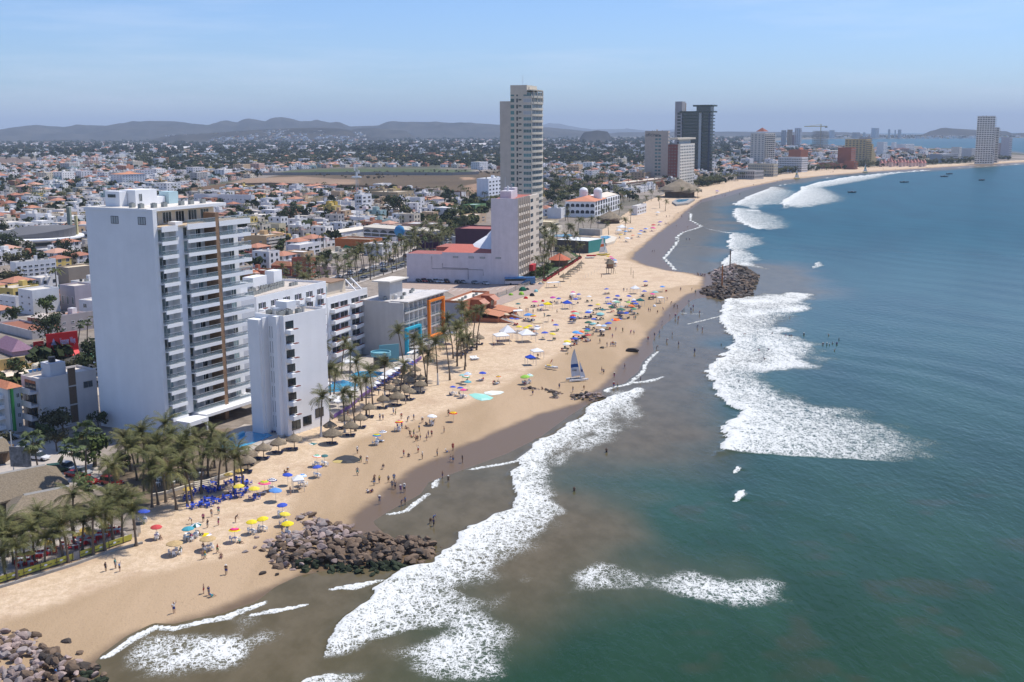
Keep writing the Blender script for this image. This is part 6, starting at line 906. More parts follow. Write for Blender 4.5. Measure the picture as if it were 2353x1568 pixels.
BL = [broadleaf(1, 3.4, 6.5, (.035, .05, .018), (.08, .10, .035)), broadleaf(2, 4.4, 8.5, (.03, .042, .018), (.065, .08, .03), 760), broadleaf(3, 2.6, 4.6, (.05, .075, .02), (.11, .14, .04), 380, .36), broadleaf(4, 4.0, 7, (.06, .062, .03), (.12, .11, .055), 480), broadleaf(5, 5.2, 10, (.026, .038, .018), (.055, .072, .03), 980)]
BN = ('mid green bushy tree', 'dark rounded tree', 'small bright green tree', 'thin dusty olive tree', 'large dark spreading tree')
BROAD = []
def broad(x, y, k, s=1.0, z=None): o = empty('broadleaf_tree', (x, y, gz(x, y) - .05 if z is None else z), R.uniform(0, 6.28), s); inst('trunk', BL[k][0], o); inst('crown', BL[k][1], o); BROAD.append(later(o, BN[k], 'tree', 'broadleaf trees of the town')); return o
def broad_at(fr, cx, cy, k, s=1.0): p = P(*V(fr, cx, cy), (2.8, 4, 2.2, 3.2, 5)[k] * s); return broad(p.x, p.y, k, s)
for fr, x, y, k, s in (('c', 860, 1040, 2, 1.6), ('c', 1110, 1150, 2, .9), ('c', 580, 800, 3, .9), ('c', 480, 770, 3, .8), ('c', 420, 880, 0, .7), ('c', 520, 960, 3, .7), ('c', 900, 760, 1, .55), ('a', 610, 590, 1, 1.5), ('a', 590, 740, 4, 1.1), ('a', 60, 690, 4, 1.3), ('a', 180, 720, 1, 1.3), ('a', 30, 560, 1, 1.2), ('a', 130, 870, 3, 1.6), ('a', 120, 1030, 3, 1.3), ('a', 430, 1270, 2, 1.6), ('a', 440, 1480, 4, 1.0), ('a', 520, 1430, 1, .9), ('b', 600, 430, 4, 1.4), ('b', 1560, 350, 4, 1.8), ('b', 1520, 300, 1, 1.5), ('b', 545, 660, 1, .9), ('b', 530, 700, 0, 1.0), ('b', 780, 505, 2, 1.2), ('b', 1660, 420, 3, 1.4), ('g', 720, 1050, 1, 1.6), ('g', 690, 1120, 4, 1.2), ('g', 760, 1000, 0, 1.5), ('i', 790, 450, 2, 1.0), ('i', 830, 440, 2, .9), ('i', 760, 470, 2, .9), ('i', 900, 420, 2, 1.0), ('i', 870, 465, 2, .8), ('i', 820, 480, 2, .7), ('i', 930, 395, 2, .7), ('c', 40, 960, 3, .6), ('b', 880, 370, 0, 1.2)): broad_at(fr, x, y, k, s)
FART = []
for x, y, ins in TREESPOT:
    if ins and y < 620 and len(BROAD) < 210 and R.random() < .6: broad(x, y, R.choice((0, 0, 1, 2, 3, 1)), R.uniform(.7, 1.2))
    elif ins and y < 520 and len(PALMS) < 300: palm(x, y, R.uniform(6, 10), R.choice(('coc', 'dry', 'fan')))
    else: FART.append((x, y))
# everything green farther off, as one mass
def proto_far(kind, seed):
    r = random.Random(seed); vs_, cs_ = [], []
    if kind == 'palm':
        for k in range(9):
            az = k * .7 + r.uniform(-.2, .2); d = Vector((math.cos(az), math.sin(az), 0)); n = Vector((-d.y, d.x, 0)) * .55; e = r.uniform(-.2, 1.3); a = Vector((0, 0, 8.4)); m_ = a + d * 2.0 + Vector((0, 0, e)); t = a + d * 3.6 + Vector((0, 0, e - 1.5)); vs_ += [a - n * .3, a + n * .3, m_ + n, m_ - n, m_ - n, m_ + n, t + n * .2, t - n * .2]; c_ = mixc((.06, .075, .028), (.13, .115, .045), r.random()); cs_ += [c_, c_]
        for d in (Vector((.16, 0, 0)), Vector((0, .16, 0))): vs_ += [-d, d, d + Vector((0, 0, 8.4)), -d + Vector((0, 0, 8.4))]; cs_.append((.12, .095, .07))
    else:
        h, rx, n = ((6, 3.4, 46), (8, 4.6, 60), (5, 4, 40), (9, 5.5, 74))[kind]; c0, c1 = (((.030, .042, .018), (.07, .082, .03)), ((.026, .036, .017), (.055, .068, .028)), ((.075, .065, .04), (.14, .115, .07)), ((.024, .035, .018), (.05, .062, .028)))[kind]; cl = [(Vector((r.uniform(-.55, .55) * rx, r.uniform(-.55, .55) * rx, h * r.uniform(.4, .75))), rx * r.uniform(.35, .5)) for _ in range(6)]
        for _ in range(n):
            c_, rr = r.choice(cl); d = Vector((r.gauss(0, 1), r.gauss(0, 1), r.gauss(.3, 1))).normalized(); p = c_ + d * rr * r.uniform(.6, 1.05); a = Vector((r.gauss(0, 1), r.gauss(0, 1), r.gauss(0, 1))).cross(d).normalized(); e = d.cross(a); s_ = rx * r.uniform(.17, .34); vs_ += [p - a * s_, p - e * s_ * .8, p + a * s_, p + e * s_ * .8]; cs_.append(mixc(c0, c1, r.random()))
    return np.array([tuple(v) for v in vs_]), np.array(cs_)
PF = [proto_far(k, 3 + j) for j, k in enumerate((0, 1, 2, 3, 'palm', 'palm', 0, 1))]
woodpts = np.array([(R.uniform(-1500, 1600), R.uniform(700, 3600)) for _ in range(15000)]); kk = inwood(woodpts) & inpoly(woodpts[:, 0], woodpts[:, 1], CITY); inF = np.zeros(len(woodpts), bool)
for p in FOOT: inF |= inpoly(woodpts[:, 0], woodpts[:, 1], p)
wood = [(x, y, R.choice((0, 1, 3, 4, 5, 3))) for x, y in woodpts[kk & ~inF]]
fpts = np.array([(R.uniform(-900, 100), R.uniform(800, 2300)) for _ in range(2600)]); fk = inpoly(fpts[:, 0], fpts[:, 1], FIELDS[0]); scrub = [(x, y, 2) for (x, y), k_ in zip(fpts, fk) if k_ and not arr_in(x, y, pxline([(518, 423), (560, 409), (700, 404), (835, 412), (835, 427), (540, 434)]))]; scrub = [q for q in scrub if math.sin(q[0] * .02) + math.sin(q[1] * .011) > -.2]
belt = [(p.x + R.uniform(-14, 14), p.y + R.uniform(-14, 14), R.choice((4, 4, 5, 0, 1))) for p in (P(R.uniform(0, 1), 0, 0) if False else P(u_, v_, .6) for u_, v_ in ((R.uniform(1255, 1440), R.uniform(395, 468)) for _ in range(420))) if not any(arr_in(p.x, p.y, f_) for f_ in FOOT)]
strip2 = [(q.x, q.y, R.choice((4, 5, 4, 0, 1))) for q in (P(u_ + R.uniform(-6, 6), v_ - R.uniform(1.5, 9), .6) for u_, v_ in ((np.interp(t_, [0, .1, .2, .35, .5, .7, 1], [1600, 1660, 1760, 1850, 1990, 2120, 2320]), np.interp(t_, [0, .1, .2, .35, .5, .7, 1], [436, 424, 408, 397, 388, 382, 371])) for t_ in (R.random() for _ in range(760)))) if not any(arr_in(q.x, q.y, f_) for f_ in FOOT)]
allt = [(x, y, R.choice((0, 0, 1, 1, 2, 3, 4, 5)), 1.0) for x, y in FART] + [(*q, 1.15) for q in wood] + [(*q, .62) for q in scrub] + [(*q, .95) for q in belt] + [(*q, 1.0) for q in strip2]
for _ in range(1500):
    u = R.uniform(1700, 2330); v = R.uniform(309, 316); p = P(u, v, 3); allt.append((p.x, p.y, R.choice((0, 1, 3)), 1.6))
for _ in range(5200):
    a, d = R.uniform(-.46, .20), R.uniform(3200, 9300); allt.append((d * math.sin(a), d * math.cos(a), R.choice((0, 1, 2, 3)), R.uniform(1.4, 2.6)))
sel = inpoly(np.array([q[0] for q in allt]), np.array([q[1] for q in allt]), LANDPOLY); AV, AC = [], []
for ok, (x, y, k, s) in zip(sel, allt):
    if not ok: continue
    v_, c_ = PF[k]; s *= R.uniform(.75, 1.25); a = R.uniform(0, 6.28); ca, sa = math.cos(a) * s, math.sin(a) * s; AV.append(np.stack([v_[:, 0] * ca - v_[:, 1] * sa + x, v_[:, 0] * sa + v_[:, 1] * ca + y, v_[:, 2] * s * R.uniform(.85, 1.1) + curv(x, y)], -1)); AC.append(c_ * R.uniform(.75, 1.25))
AV, AC = np.concatenate(AV).astype(np.float32), np.concatenate(AC); me = D.meshes.new('far_trees'); nq = len(AV) // 4; me.vertices.add(len(AV)); me.vertices.foreach_set('co', AV.ravel()); me.loops.add(len(AV)); me.loops.foreach_set('vertex_index', np.arange(len(AV), dtype=np.int32)); me.polygons.add(nq); me.polygons.foreach_set('loop_start', np.arange(0, len(AV), 4, dtype=np.int32)); at = me.attributes.new('col', 'FLOAT_COLOR', 'FACE'); at.data.foreach_set('color', np.concatenate([AC, np.ones((nq, 1))], 1).astype(np.float32).ravel()); me.update(); me.materials.append(M('far_leaf', 'ATT', .9, spec=.1))
T(inst('far_trees', me), 'dark trees and palms scattered through the far town and plain', 'trees', kind='stuff')
# ---------------------------------------------------------------- beach furniture
CN = dict(blue=(.03, .08, .48), navy=(.02, .03, .12), sky=(.10, .35, .70), azure=(.07, .27, .66), teal=(.03, .32, .40), dteal=(.02, .14, .14), green=(.03, .26, .12), dgreen=(.02, .12, .07), lime=(.30, .55, .06), yellow=(.80, .62, .02), mustard=(.72, .50, .12), orange=(.80, .18, .03), coral=(.80, .30, .16), red=(.60, .03, .03), pink=(.75, .08, .28), magenta=(.55, .07, .33), white=(.82, .81, .79), tan=(.62, .48, .30), dark=(.03, .035, .04), lteal=(.25, .52, .50), purple=(.16, .10, .45), lgreen=(.35, .60, .42), grey=(.35, .37, .36), straw=(.52, .36, .17), lblue=(.45, .60, .80))
RN = dict(sky='sky blue', azure='bright azure', dteal='dark teal', dgreen='dark green', lteal='pale teal', lgreen='pale green', lblue='pale blue', navy='navy')
_um = {}
def umb_mesh(pat):
    """unit canopy; pat = ('solid',), ('ring', colours from rim to top), ('wedge', a, b)"""
    if pat in _um: return _um[pat]
    n = 8; b = MB().mat(m_matt if pat[0] == 'solid' else m_vcol); prof = [(1.0, 0), (.97, .07), (.72, .22), (.45, .33), (.2, .41), (.0, .46)]
    if pat[0] == 'ring': cs = pat[1:]; prof = [(1 - .999 * k / len(cs), .46 * math.sin(k / len(cs) * PI / 2)) for k in range(len(cs) + 1)]
    ring = lambda r, z: [(r * math.cos(2 * PI * k / n + .2), r * math.sin(2 * PI * k / n + .2), z) for k in range(n)]
    for i in range(len(prof) - 1):
        (r0, z0), (r1, z1) = prof[i], prof[i + 1]; A_, B_ = ring(r0, z0), ring(r1, z1)
        for k in range(n):
            if pat[0] == 'ring': b.col(CN[pat[1 + i]])
            elif pat[0] == 'wedge': b.col(CN[pat[1 + k % 2]])
            b.add([A_[k], A_[(k + 1) % n], B_[(k + 1) % n], B_[k]], [(0, 1, 2, 3)])
    b.cc = b.cc if pat[0] != 'solid' else None; _um[pat] = b.mesh('canopy'); return _um[pat]
pole_me = MB().mat(m_rail).tube([(0, 0, 0), (0, 0, 2.3)], .035, 6).mesh('pole')
def rg(*c): return ('ring',) + c
def umbrella(p, diam, pat, zc=2.0, tilt=0.0, cat='umbrella', grp='beach umbrellas', desc=None):
    o = empty('beach_umbrella', p, R.uniform(0, 1)); c = pat if isinstance(pat, str) else None; me = umb_mesh(('solid',) if c else pat); s = diam / 2
    q = inst('canopy', me, o, (0, 0, zc), s=(s, s, s), col=mixc(CN.get(c, (1, 1, 1)), (.45, .45, .45), R.uniform(.02, .16))); q.rotation_euler = (R.uniform(-.1, .1) + tilt, R.uniform(-.1, .1), 0); inst('pole', pole_me, o, s=(1, 1, (zc + .4 * s) / 2.3))
    if not desc: desc = f'{RN.get(c, c)} beach umbrella' if c else (f'{RN.get(pat[1], pat[1])} and {RN.get(pat[2], pat[2])} ' + ('ringed' if pat[0] == 'ring' else 'panelled') + ' beach umbrella')
    return later(o, desc, cat, grp)
b = MB().mat(m_plain); b.box(-.24, -.24, .40, .24, .24, .44); b.box(-.24, .20, .44, .24, .24, .88); b.box(-.26, -.2, .62, -.22, .24, .65); b.box(.22, -.2, .62, .26, .24, .65)
for x in (-.22, .22):
    for y in (-.22, .22): b.box(x - .025, y - .025, 0, x + .025, y + .025, .40)
CHAIR = b.mesh('plastic_chair'); b = MB().mat(m_plain); b.box(-.42, -.42, .70, .42, .42, .74)
for x in (-.36, .36):
    for y in (-.36, .36): b.box(x - .03, y - .03, 0, x + .03, y + .03, .70)
TABLE = b.mesh('plastic_table'); b = MB().mat(m_plain); b.box(-.34, -1.0, .28, .34, .45, .36); b.add([(-.34, .45, .30), (.34, .45, .30), (.34, 1.0, .78), (-.34, 1.0, .78), (-.34, .45, .37), (.34, .45, .37), (.34, .97, .84), (-.34, .97, .84)], [(0, 3, 2, 1), (4, 5, 6, 7), (0, 1, 5, 4), (1, 2, 6, 5), (2, 3, 7, 6), (3, 0, 4, 7)])
for x in (-.28, .28):
    for y in (-.9, .35): b.box(x - .03, y - .03, 0, x + .03, y + .03, .28)
LOUNGER = b.mesh('sun_lounger')
SEATS = []                                                           # chairs and sand spots people sit at: (x, y, rz, on chair)
NCH = [0]
def chair(x, y, rz, col, cn, where, z=None):
    if NCH[0] >= 296: return
    NCH[0] += 1; o = inst('plastic_chair', CHAIR, None, (x, y, gz(x, y) if z is None else z), rz, col=col); later(o, f'{cn} plastic chair', 'chair', f'{cn} plastic chairs {where}'); return o
def table(x, y, rz, col, cn, where, sx=1, sy=1, z=None): o = inst('plastic_table', TABLE, None, (x, y, gz(x, y) if z is None else z), rz, (sx, sy, 1), col=col); later(o, f'{cn} plastic table', 'table', f'{cn} tables {where}'); return o
def dinset(p, col, cn, where, n=4, rz=None, tcol=None, tcn=None, sx=1.0, z=None):
    rz = R.uniform(0, 1.5) if rz is None else rz; table(p.x, p.y, rz, tcol or col, tcn or cn, where, sx, 1, z); c_, n_ = math.cos(rz), math.sin(rz)
    sp = [(0, -.75 , PI), (0, .75, 0), (-.42 * sx - .4, 0, PI / 2), (.42 * sx + .4, 0, -PI / 2)] if sx < 1.5 else [(a, s_ * .75, 0 if s_ > 0 else PI) for a in np.linspace(-.42 * sx + .35, .42 * sx - .35, int(sx * 1.4)) for s_ in (-1, 1)]
    for x, y, r in sp[:n]: chair(p.x + x * c_ - y * n_, p.y + x * n_ + y * c_, rz + r + R.uniform(-.3, .3), col, cn, where, z)
    return sp
def lounger(x, y, rz, col, cn, where, z=None): o = inst('sun_lounger', LOUNGER, None, (x, y, gz(x, y) if z is None else z), rz, col=col); later(o, f'{cn} sun lounger', 'lounger', f'{cn} loungers {where}')
# palapas
def palapa_mesh(seed):
    r = random.Random(seed); n = 26; b = MB().mat(m_thatch); prof = [(1.0, 0), (.98, .10), (.72, .34), (.42, .55), (.16, .74), (.05, .84)]; rings = []
    for i, (q, z) in enumerate(prof): rings.append([(q * (1 + r.uniform(-.05, .05) * (i < 3)) * math.cos(2 * PI * k / n), q * (1 + r.uniform(-.05, .05) * (i < 3)) * math.sin(2 * PI * k / n), z + (r.uniform(-.13, .02) if i == 0 else 0)) for k in range(n)])
    for i in range(len(prof) - 1):
        for k in range(n): b.add([rings[i][k], rings[i][(k + 1) % n], rings[i + 1][(k + 1) % n], rings[i + 1][k]], [(0, 1, 2, 3)])
    return b.mesh('thatch_roof')
PAL = [palapa_mesh(k) for k in range(4)]; fin_me = MB().mat(m_thatch).cyl(0, 0, 0, .55, .13, .03, 7).mesh('finial'); post_me = MB().mat(m_wood).tube([(0, 0, 0), (0, 0, 2.9)], .09, 7).mesh('post')
def palapa(fr, x, y, wpx, lo=True):
    u, v = V(fr, x, y + wpx * .06); p = P(u, v, 2.5); D_ = (p - Vector((0, 0, CH))).length; r = wpx * FR[fr][2] / CF * D_ / 2; q = G(*proj((p.x, p.y, gz(p.x, p.y)))); o = empty('palapa', q, R.uniform(0, 3)); s = r; inst('thatch_roof', R.choice(PAL), o, (0, 0, 1.95), s=(s, s, s * .95)); inst('finial', fin_me, o, (0, 0, 1.95 + .78 * s)); inst('post', post_me, o, s=(1, 1, (1.95 + .6 * s) / 2.9)); later(o, 'round thatched palapa', 'palapa', 'thatched palapas on the sand')
    if lo:
        a = R.uniform(-.5, .5)
        for k in range(2): lounger(q.x + (k - .5) * 1.5 + R.uniform(-.2, .2), q.y - R.uniform(.6, 1.3), a + PI + R.uniform(-.2, .2), (.02, .04, .14), 'dark blue', 'under the palapas')
for x, y, w in ((1452, 545, 118), (1582, 520, 150), (1325, 622, 135), (1245, 718, 135), (1155, 790, 145), (1100, 725, 125), (965, 785, 125), (985, 862, 178), (635, 912, 150), (492, 945, 150), (353, 995, 150), (208, 1110, 155), (220, 1045, 120), (1697, 472, 120), (1650, 445, 125), (1570, 465, 110), (1510, 440, 110), (1795, 408, 125), (1690, 370, 120), (1800, 352, 110), (1640, 340, 100), (1710, 318, 105), (1752, 272, 105), (1580, 385, 100)): palapa('d', x, y, w)
for x, y, w in ((270, 1040, 100), (225, 1068, 100), (180, 1095, 95), (130, 1120, 95), (90, 1140, 80), (1208, 358, 58), (1190, 378, 55), (1170, 394, 55), (1140, 412, 60), (1108, 432, 62), (1085, 455, 60), (1042, 478, 75)): palapa('i', x, y, w, y > 1000)
for fr, x, y, w in (('e', 1605, 303, 122), ('e', 1910, 258, 122)):
    p = P(*V(fr, x, y), 2.1); o = empty('straw_umbrella', (p.x, p.y, gz(p.x, p.y))); inst('canopy', PAL[1], o, (0, 0, 1.85), s=(1.35, 1.35, .6)); o.children[0].color = (1, 1, 1, 1); o.children[0].data = PAL[1].copy(); o.children[0].data.materials.clear(); o.children[0].data.materials.append(D.materials.get('straw') or M('straw', CN['straw'], .9, nz=(3, .25))); inst('pole', pole_me, o); T(o, 'tan straw fringed umbrella ' + ('left of the other straw one' if x < 1700 else 'right of the other straw one'), 'umbrella', 'straw umbrellas'); dinset(Vector((p.x, p.y, 0)), CN['white'], 'white', 'on the near sand', 4); SEATS.append((p.x - .9, p.y + .2, 1.0, 1)); SEATS.append((p.x + .8, p.y + .5, 4, 1))
# umbrellas: (frame, x, y, width px, look)
UM = [('d', 2095, 443, 60, 'blue'), ('d', 2160, 450, 60, 'blue'), ('d', 2190, 467, 62, 'pink'), ('d', 2230, 322, 75, rg('lblue', 'white', 'sky', 'white', 'sky')), ('d', 2180, 335, 60, 'lteal'), ('d', 2215, 348, 70, rg('green', 'white', 'orange', 'lgreen')), ('d', 2232, 395, 72, rg('teal', 'lteal', 'teal')), ('d', 1395, 883, 78, rg('blue', 'teal', 'lime', 'yellow', 'red', 'lime', 'teal')), ('d', 1450, 852, 74, rg('white', 'navy', 'white', 'navy', 'white')), ('d', 1600, 762, 78, rg('red', 'yellow', 'magenta', 'orange')), ('d', 1903, 708, 92, 'white'), ('d', 2098, 675, 75, rg('red', 'yellow', 'orange', 'lime')), ('d', 845, 1077, 88, rg('coral', 'white', 'lgreen', 'green', 'lgreen')), ('d', 915, 1070, 66, 'dteal'), ('d', 847, 1172, 88, 'blue'), ('d', 575, 1247, 90, 'blue'), ('d', 713, 1250, 76, rg('lblue', 'white', 'azure', 'lblue')), ('d', 433, 1295, 90, rg('navy', 'white', 'navy', 'white', 'navy', 'white')), ('d', 363, 1322, 112, rg('pink', 'coral', 'lime', 'yellow', 'pink')), ('d', 463, 1388, 116, 'azure'), ('d', 127, 1355, 97, 'yellow'), ('d', 268, 1375, 102, 'yellow'), ('d', 525, 1517, 94, 'blue'), ('d', 130, 1217, 86, 'mustard'), ('d', 30, 1250, 82, 'mustard'), ('c', 1728, 1385, 92, 'mustard'),
    ('e', 1325, 15, 100, 'blue'), ('e', 1437, 157, 97, 'red'), ('e', 1728, 168, 106, 'teal'), ('e', 1800, 135, 96, ('wedge', 'dteal', 'white')), ('e', 2155, 172, 104, rg('yellow', 'red', 'pink', 'pink', 'yellow')), ('f', 245, 100, 98, 'yellow'), ('f', 345, 70, 104, 'yellow'), ('f', 575, 110, 110, 'yellow'), ('f', 550, 22, 98, 'yellow'),
    ('e', 425, 305, 102, 'mustard'), ('e', 990, 85, 88, 'mustard'), ('e', 785, 185, 100, 'mustard'), ('e', 720, 230, 92, 'mustard'), ('e', 840, 208, 96, 'mustard'), ('e', 955, 155, 86, 'mustard'), ('e', 275, 400, 92, 'mustard'), ('e', 185, 410, 70, 'mustard'),
    ('i', 300, 1375, 62, 'blue'), ('i', 445, 1404, 42, rg('red', 'yellow', 'green', 'red')), ('i', 690, 1402, 78, 'lime'), ('i', 732, 1388, 62, rg('lgreen', 'white', 'lteal', 'white')), ('i', 972, 932, 52, 'blue'), ('i', 870, 1005, 62, 'blue'), ('i', 943, 1014, 54, 'yellow'), ('i', 635, 948, 52, 'yellow'), ('i', 697, 957, 52, 'yellow'), ('i', 730, 942, 54, 'yellow'), ('i', 800, 950, 60, rg('white', 'navy', 'white', 'lblue')), ('i', 795, 968, 50, 'white'), ('i', 568, 872, 42, 'blue'), ('i', 615, 878, 46, 'blue'), ('i', 765, 848, 54, rg('red', 'yellow', 'green', 'magenta')), ('i', 720, 840, 76, 'azure'), ('i', 625, 737, 44, 'dteal'), ('i', 842, 750, 42, 'blue'), ('i', 780, 716, 50, 'pink'), ('i', 945, 678, 50, 'magenta'), ('i', 998, 687, 42, 'blue'), ('i', 1153, 692, 42, 'blue'), ('i', 1130, 628, 40, 'pink'), ('i', 1182, 648, 38, 'blue'), ('i', 1128, 645, 50, 'white'), ('i', 1278, 670, 44, 'white'), ('i', 1438, 600, 42, 'blue'), ('i', 1450, 680, 44, 'blue'), ('i', 1540, 660, 44, 'blue'), ('i', 1522, 690, 50, 'navy'), ('i', 1645, 660, 44, 'blue'), ('i', 1797, 530, 42, 'blue'), ('i', 1785, 615, 46, 'blue'), ('i', 1952, 573, 44, 'azure'), ('i', 1860, 638, 46, 'pink'), ('i', 1885, 622, 60, 'lteal'), ('i', 1688, 710, 50, 'blue'), ('i', 1708, 727, 44, 'blue'), ('i', 1462, 732, 46, 'blue'), ('i', 1518, 712, 60, 'white'), ('i', 1578, 757, 46, 'grey'), ('i', 1290, 753, 46, 'navy'), ('i', 1360, 740, 40, 'yellow'), ('i', 1400, 788, 60, 'dteal'), ('i', 1280, 800, 62, rg('lblue', 'white', 'blue', 'white')), ('i', 1268, 815, 56, 'blue'), ('i', 1380, 825, 66, 'lteal'), ('i', 1140, 812, 62, 'red'), ('i', 1155, 826, 62, 'lgreen'), ('i', 1208, 815, 56, 'tan'), ('i', 1130, 845, 56, 'red'), ('i', 1130, 861, 52, 'blue'), ('i', 1668, 750, 62, 'orange'), ('i', 1690, 775, 48, 'green'), ('i', 1570, 783, 78, 'dgreen'), ('i', 1618, 812, 50, 'blue'), ('i', 1570, 812, 64, 'navy'), ('i', 1455, 908, 60, 'blue'), ('i', 1270, 903, 62, 'dgreen'), ('i', 1315, 914, 52, 'lteal'), ('i', 1365, 930, 56, 'white'), ('i', 1412, 930, 48, 'lblue'), ('i', 1265, 965, 44, 'blue'), ('i', 1255, 982, 62, 'green'), ('i', 1205, 990, 60, 'orange'), ('i', 1158, 994, 62, 'sky'), ('i', 1190, 1005, 60, 'sky'), ('i', 1168, 1022, 62, 'coral'), ('i', 1270, 1018, 52, 'red'), ('i', 1147, 1052, 56, 'blue'), ('i', 1078, 1080, 60, 'yellow'), ('i', 1072, 1103, 68, 'white'), ('i', 1400, 965, 46, 'white'), ('i', 905, 848, 46, 'dark'), ('i', 1320, 870, 44, 'blue'), ('i', 1690, 690, 40, 'white'), ('i', 1640, 715, 40, 'lime'), ('i', 1480, 760, 46, 'dgreen'), ('i', 1345, 780, 40, 'dark'),
    ('i', 1475, 302, 40, 'pink'), ('i', 1490, 316, 40, 'magenta'), ('i', 1455, 296, 34, 'yellow'), ('i', 1515, 330, 38, 'sky'), ('i', 1520, 350, 40, 'white'), ('i', 515, 835, 60, 'tan'),
    ('g', 1565, 1420, 36, 'blue'), ('g', 1640, 1384, 40, 'red'), ('g', 1700, 1358, 40, 'purple'), ('g', 1636, 1410, 44, 'pink'), ('g', 1525, 1438, 36, 'blue'), ('g', 1512, 1464, 40, 'lblue'), ('g', 1425, 1420, 40, 'lblue'), ('g', 1400, 1508, 50, 'white'), ('g', 1385, 1445, 36, 'sky'), ('g', 1450, 1480, 32, 'coral'), ('g', 1680, 1268, 38, 'white'), ('g', 1340, 1475, 36, 'mustard'), ('g', 2225, 1070, 30, 'purple'), ('g', 1440, 1418, 36, 'sky'), ('g', 1575, 1418, 34, 'lblue')]
US = []
for fr, x, y, w, pat in UM:
    p = P(*V(fr, x, y), 2.35); D_ = (p - Vector((0, 0, CH))).length; dm = min(4.4, w * FR[fr][2] / CF * D_ * (1.18 if fr in 'ig' else 1.06)); umbrella(Vector((p.x, p.y, gz(p.x, p.y))), dm, pat); US.append((fr, p.x, p.y, dm, pat))
for fr, x, y, dm, pat in US:
    p = Vector((x, y, 0))
    if fr in 'cd' and pat in ('yellow', 'mustard'): dinset(p, CN['blue'], 'blue', 'below the palm garden', 4); continue
    if fr == 'e' and pat == 'mustard': dinset(p, CN['red'], 'red', 'behind the banner fence', 4, tcol=(.7, .7, .72), tcn='white topped'); continue
    if fr == 'g': SEATS.append((x + .4, y, R.uniform(0, 6), 0)); lounger(x - .8, y - .3, R.uniform(-.4, .4), (.6, .6, .6), 'white', 'along the far sand'); continue
    k = R.random()
    if k < .4 or fr in 'ef': dinset(p, CN['white'], 'white', 'on the open sand', R.choice((2, 3, 3)))
    elif k < .55: lounger(x - .6, y - .5, R.uniform(0, 6), CN['white'], 'white', 'under beach umbrellas')
    for _ in range(R.choice((1, 2, 3)) if fr == 'i' else 0): k, cn = R.choice((('dark', 'black'), ('navy', 'navy'), ('red', 'red'), ('dgreen', 'dark green'), ('dark', 'black'))); o = inst('folding_chair', CHAIR, None, (x + R.uniform(-1.6, 1.6), y + R.uniform(-1.2, 1.0), gz(x, y)), R.uniform(0, 6.28), (1.25, 1.25, .95), CN[k]); later(o, cn + ' folding beach chair', 'chair', cn + ' folding chairs in the crowd')
    for _ in range(R.choice((1, 2, 2)) if fr != 'e' else 2): SEATS.append((x + R.uniform(-1.0, 1.0), y + R.uniform(-.7, .8), R.uniform(0, 6.28), R.choice((0, 0, 1))))
# blue tables in the open, red sets behind the fence, white sets on the garden terrace
for x, y in ((1960, 1335), (1885, 1378), (1945, 1398), (2012, 1376), (2090, 1458), (1997, 1492), (1917, 1482), (1847, 1517), (1912, 1528), (1772, 1542), (1787, 1402), (2267, 1327), (2267, 1392), (2157, 1402)): q = G(x, y, 'c'); dinset(q, CN['blue'], 'blue', 'below the palm garden', 4)
for x, y, sx in ((205, 462, 2.6), (350, 418, 2.2), (475, 388, 1), (572, 335, 1), (697, 340, 1.2), (717, 288, 1), (802, 296, 1.2), (917, 246, 1.6), (1045, 198, 2.8)): q = G(x, y, 'e'); dinset(q, CN['red'], 'red', 'behind the banner fence', 6, .25 if sx > 1.5 else None, (.75, .75, .76), 'white topped', sx)
for x, y in ((1480, 1290), (1560, 1268), (1640, 1300), (1850, 1245), (1715, 1305), (1450, 1340), (1590, 1330), (1780, 1250), (1530, 1225)): q = G(x, y, 'c'); dinset(q, CN['white'], 'white', 'under the garden palms', 4)
for k in range(8): q = G(1200 + (k % 4) * 28, 235 + (k // 4) * 24 - (k % 4) * 6, 'e'); chair(q.x, q.y, .3, CN['white'], 'white', 'stacked at the fence end')
for x, y in ((1725, 235), (1790, 240)): q = G(x, y, 'e'); dinset(q, CN['white'], 'white', 'on the near sand', 3)
# square canopies and marquees
def canopy(fr, x, y, w, col, desc, d=None, zc=2.3, rise=.8, rz=.3):
    p = P(*V(fr, x, y), zc + rise * .4); D_ = (p - Vector((0, 0, CH))).length; s = w * FR[fr][2] / CF * D_ / 2 * .85; d = s * (d or 1); o = empty('shade_canopy', (p.x, p.y, gz(p.x, p.y)), rz); T(o, desc, 'canopy'); b = MB().mat(m_matt); b.add([(-s, -d, zc), (s, -d, zc), (s, d, zc), (-s, d, zc), (0, 0, zc + rise), (-s, -d, zc - .25), (s, -d, zc - .25), (s, d, zc - .25), (-s, d, zc - .25)], [(0, 1, 4), (1, 2, 4), (2, 3, 4), (3, 0, 4), (0, 5, 6, 1), (1, 6, 7, 2), (2, 7, 8, 3), (3, 8, 5, 0)]); b.obj('roof_cloth', o, col=col)
    for sx in (-1, 1):
        for sy in (-1, 1): MB().mat(m_rail).box(sx * s * .97 - .05, sy * d * .97 - .05, 0, sx * s * .97 + .05, sy * d * .97 + .05, zc - .02).obj('leg', o)
    for k in range(int(2 + s)): SEATS.append((p.x + R.uniform(-.8, .8) * s, p.y + R.uniform(-.8, .8) * d, R.uniform(0, 6), R.choice((0, 1))))
    return o
W_ = CN['white']
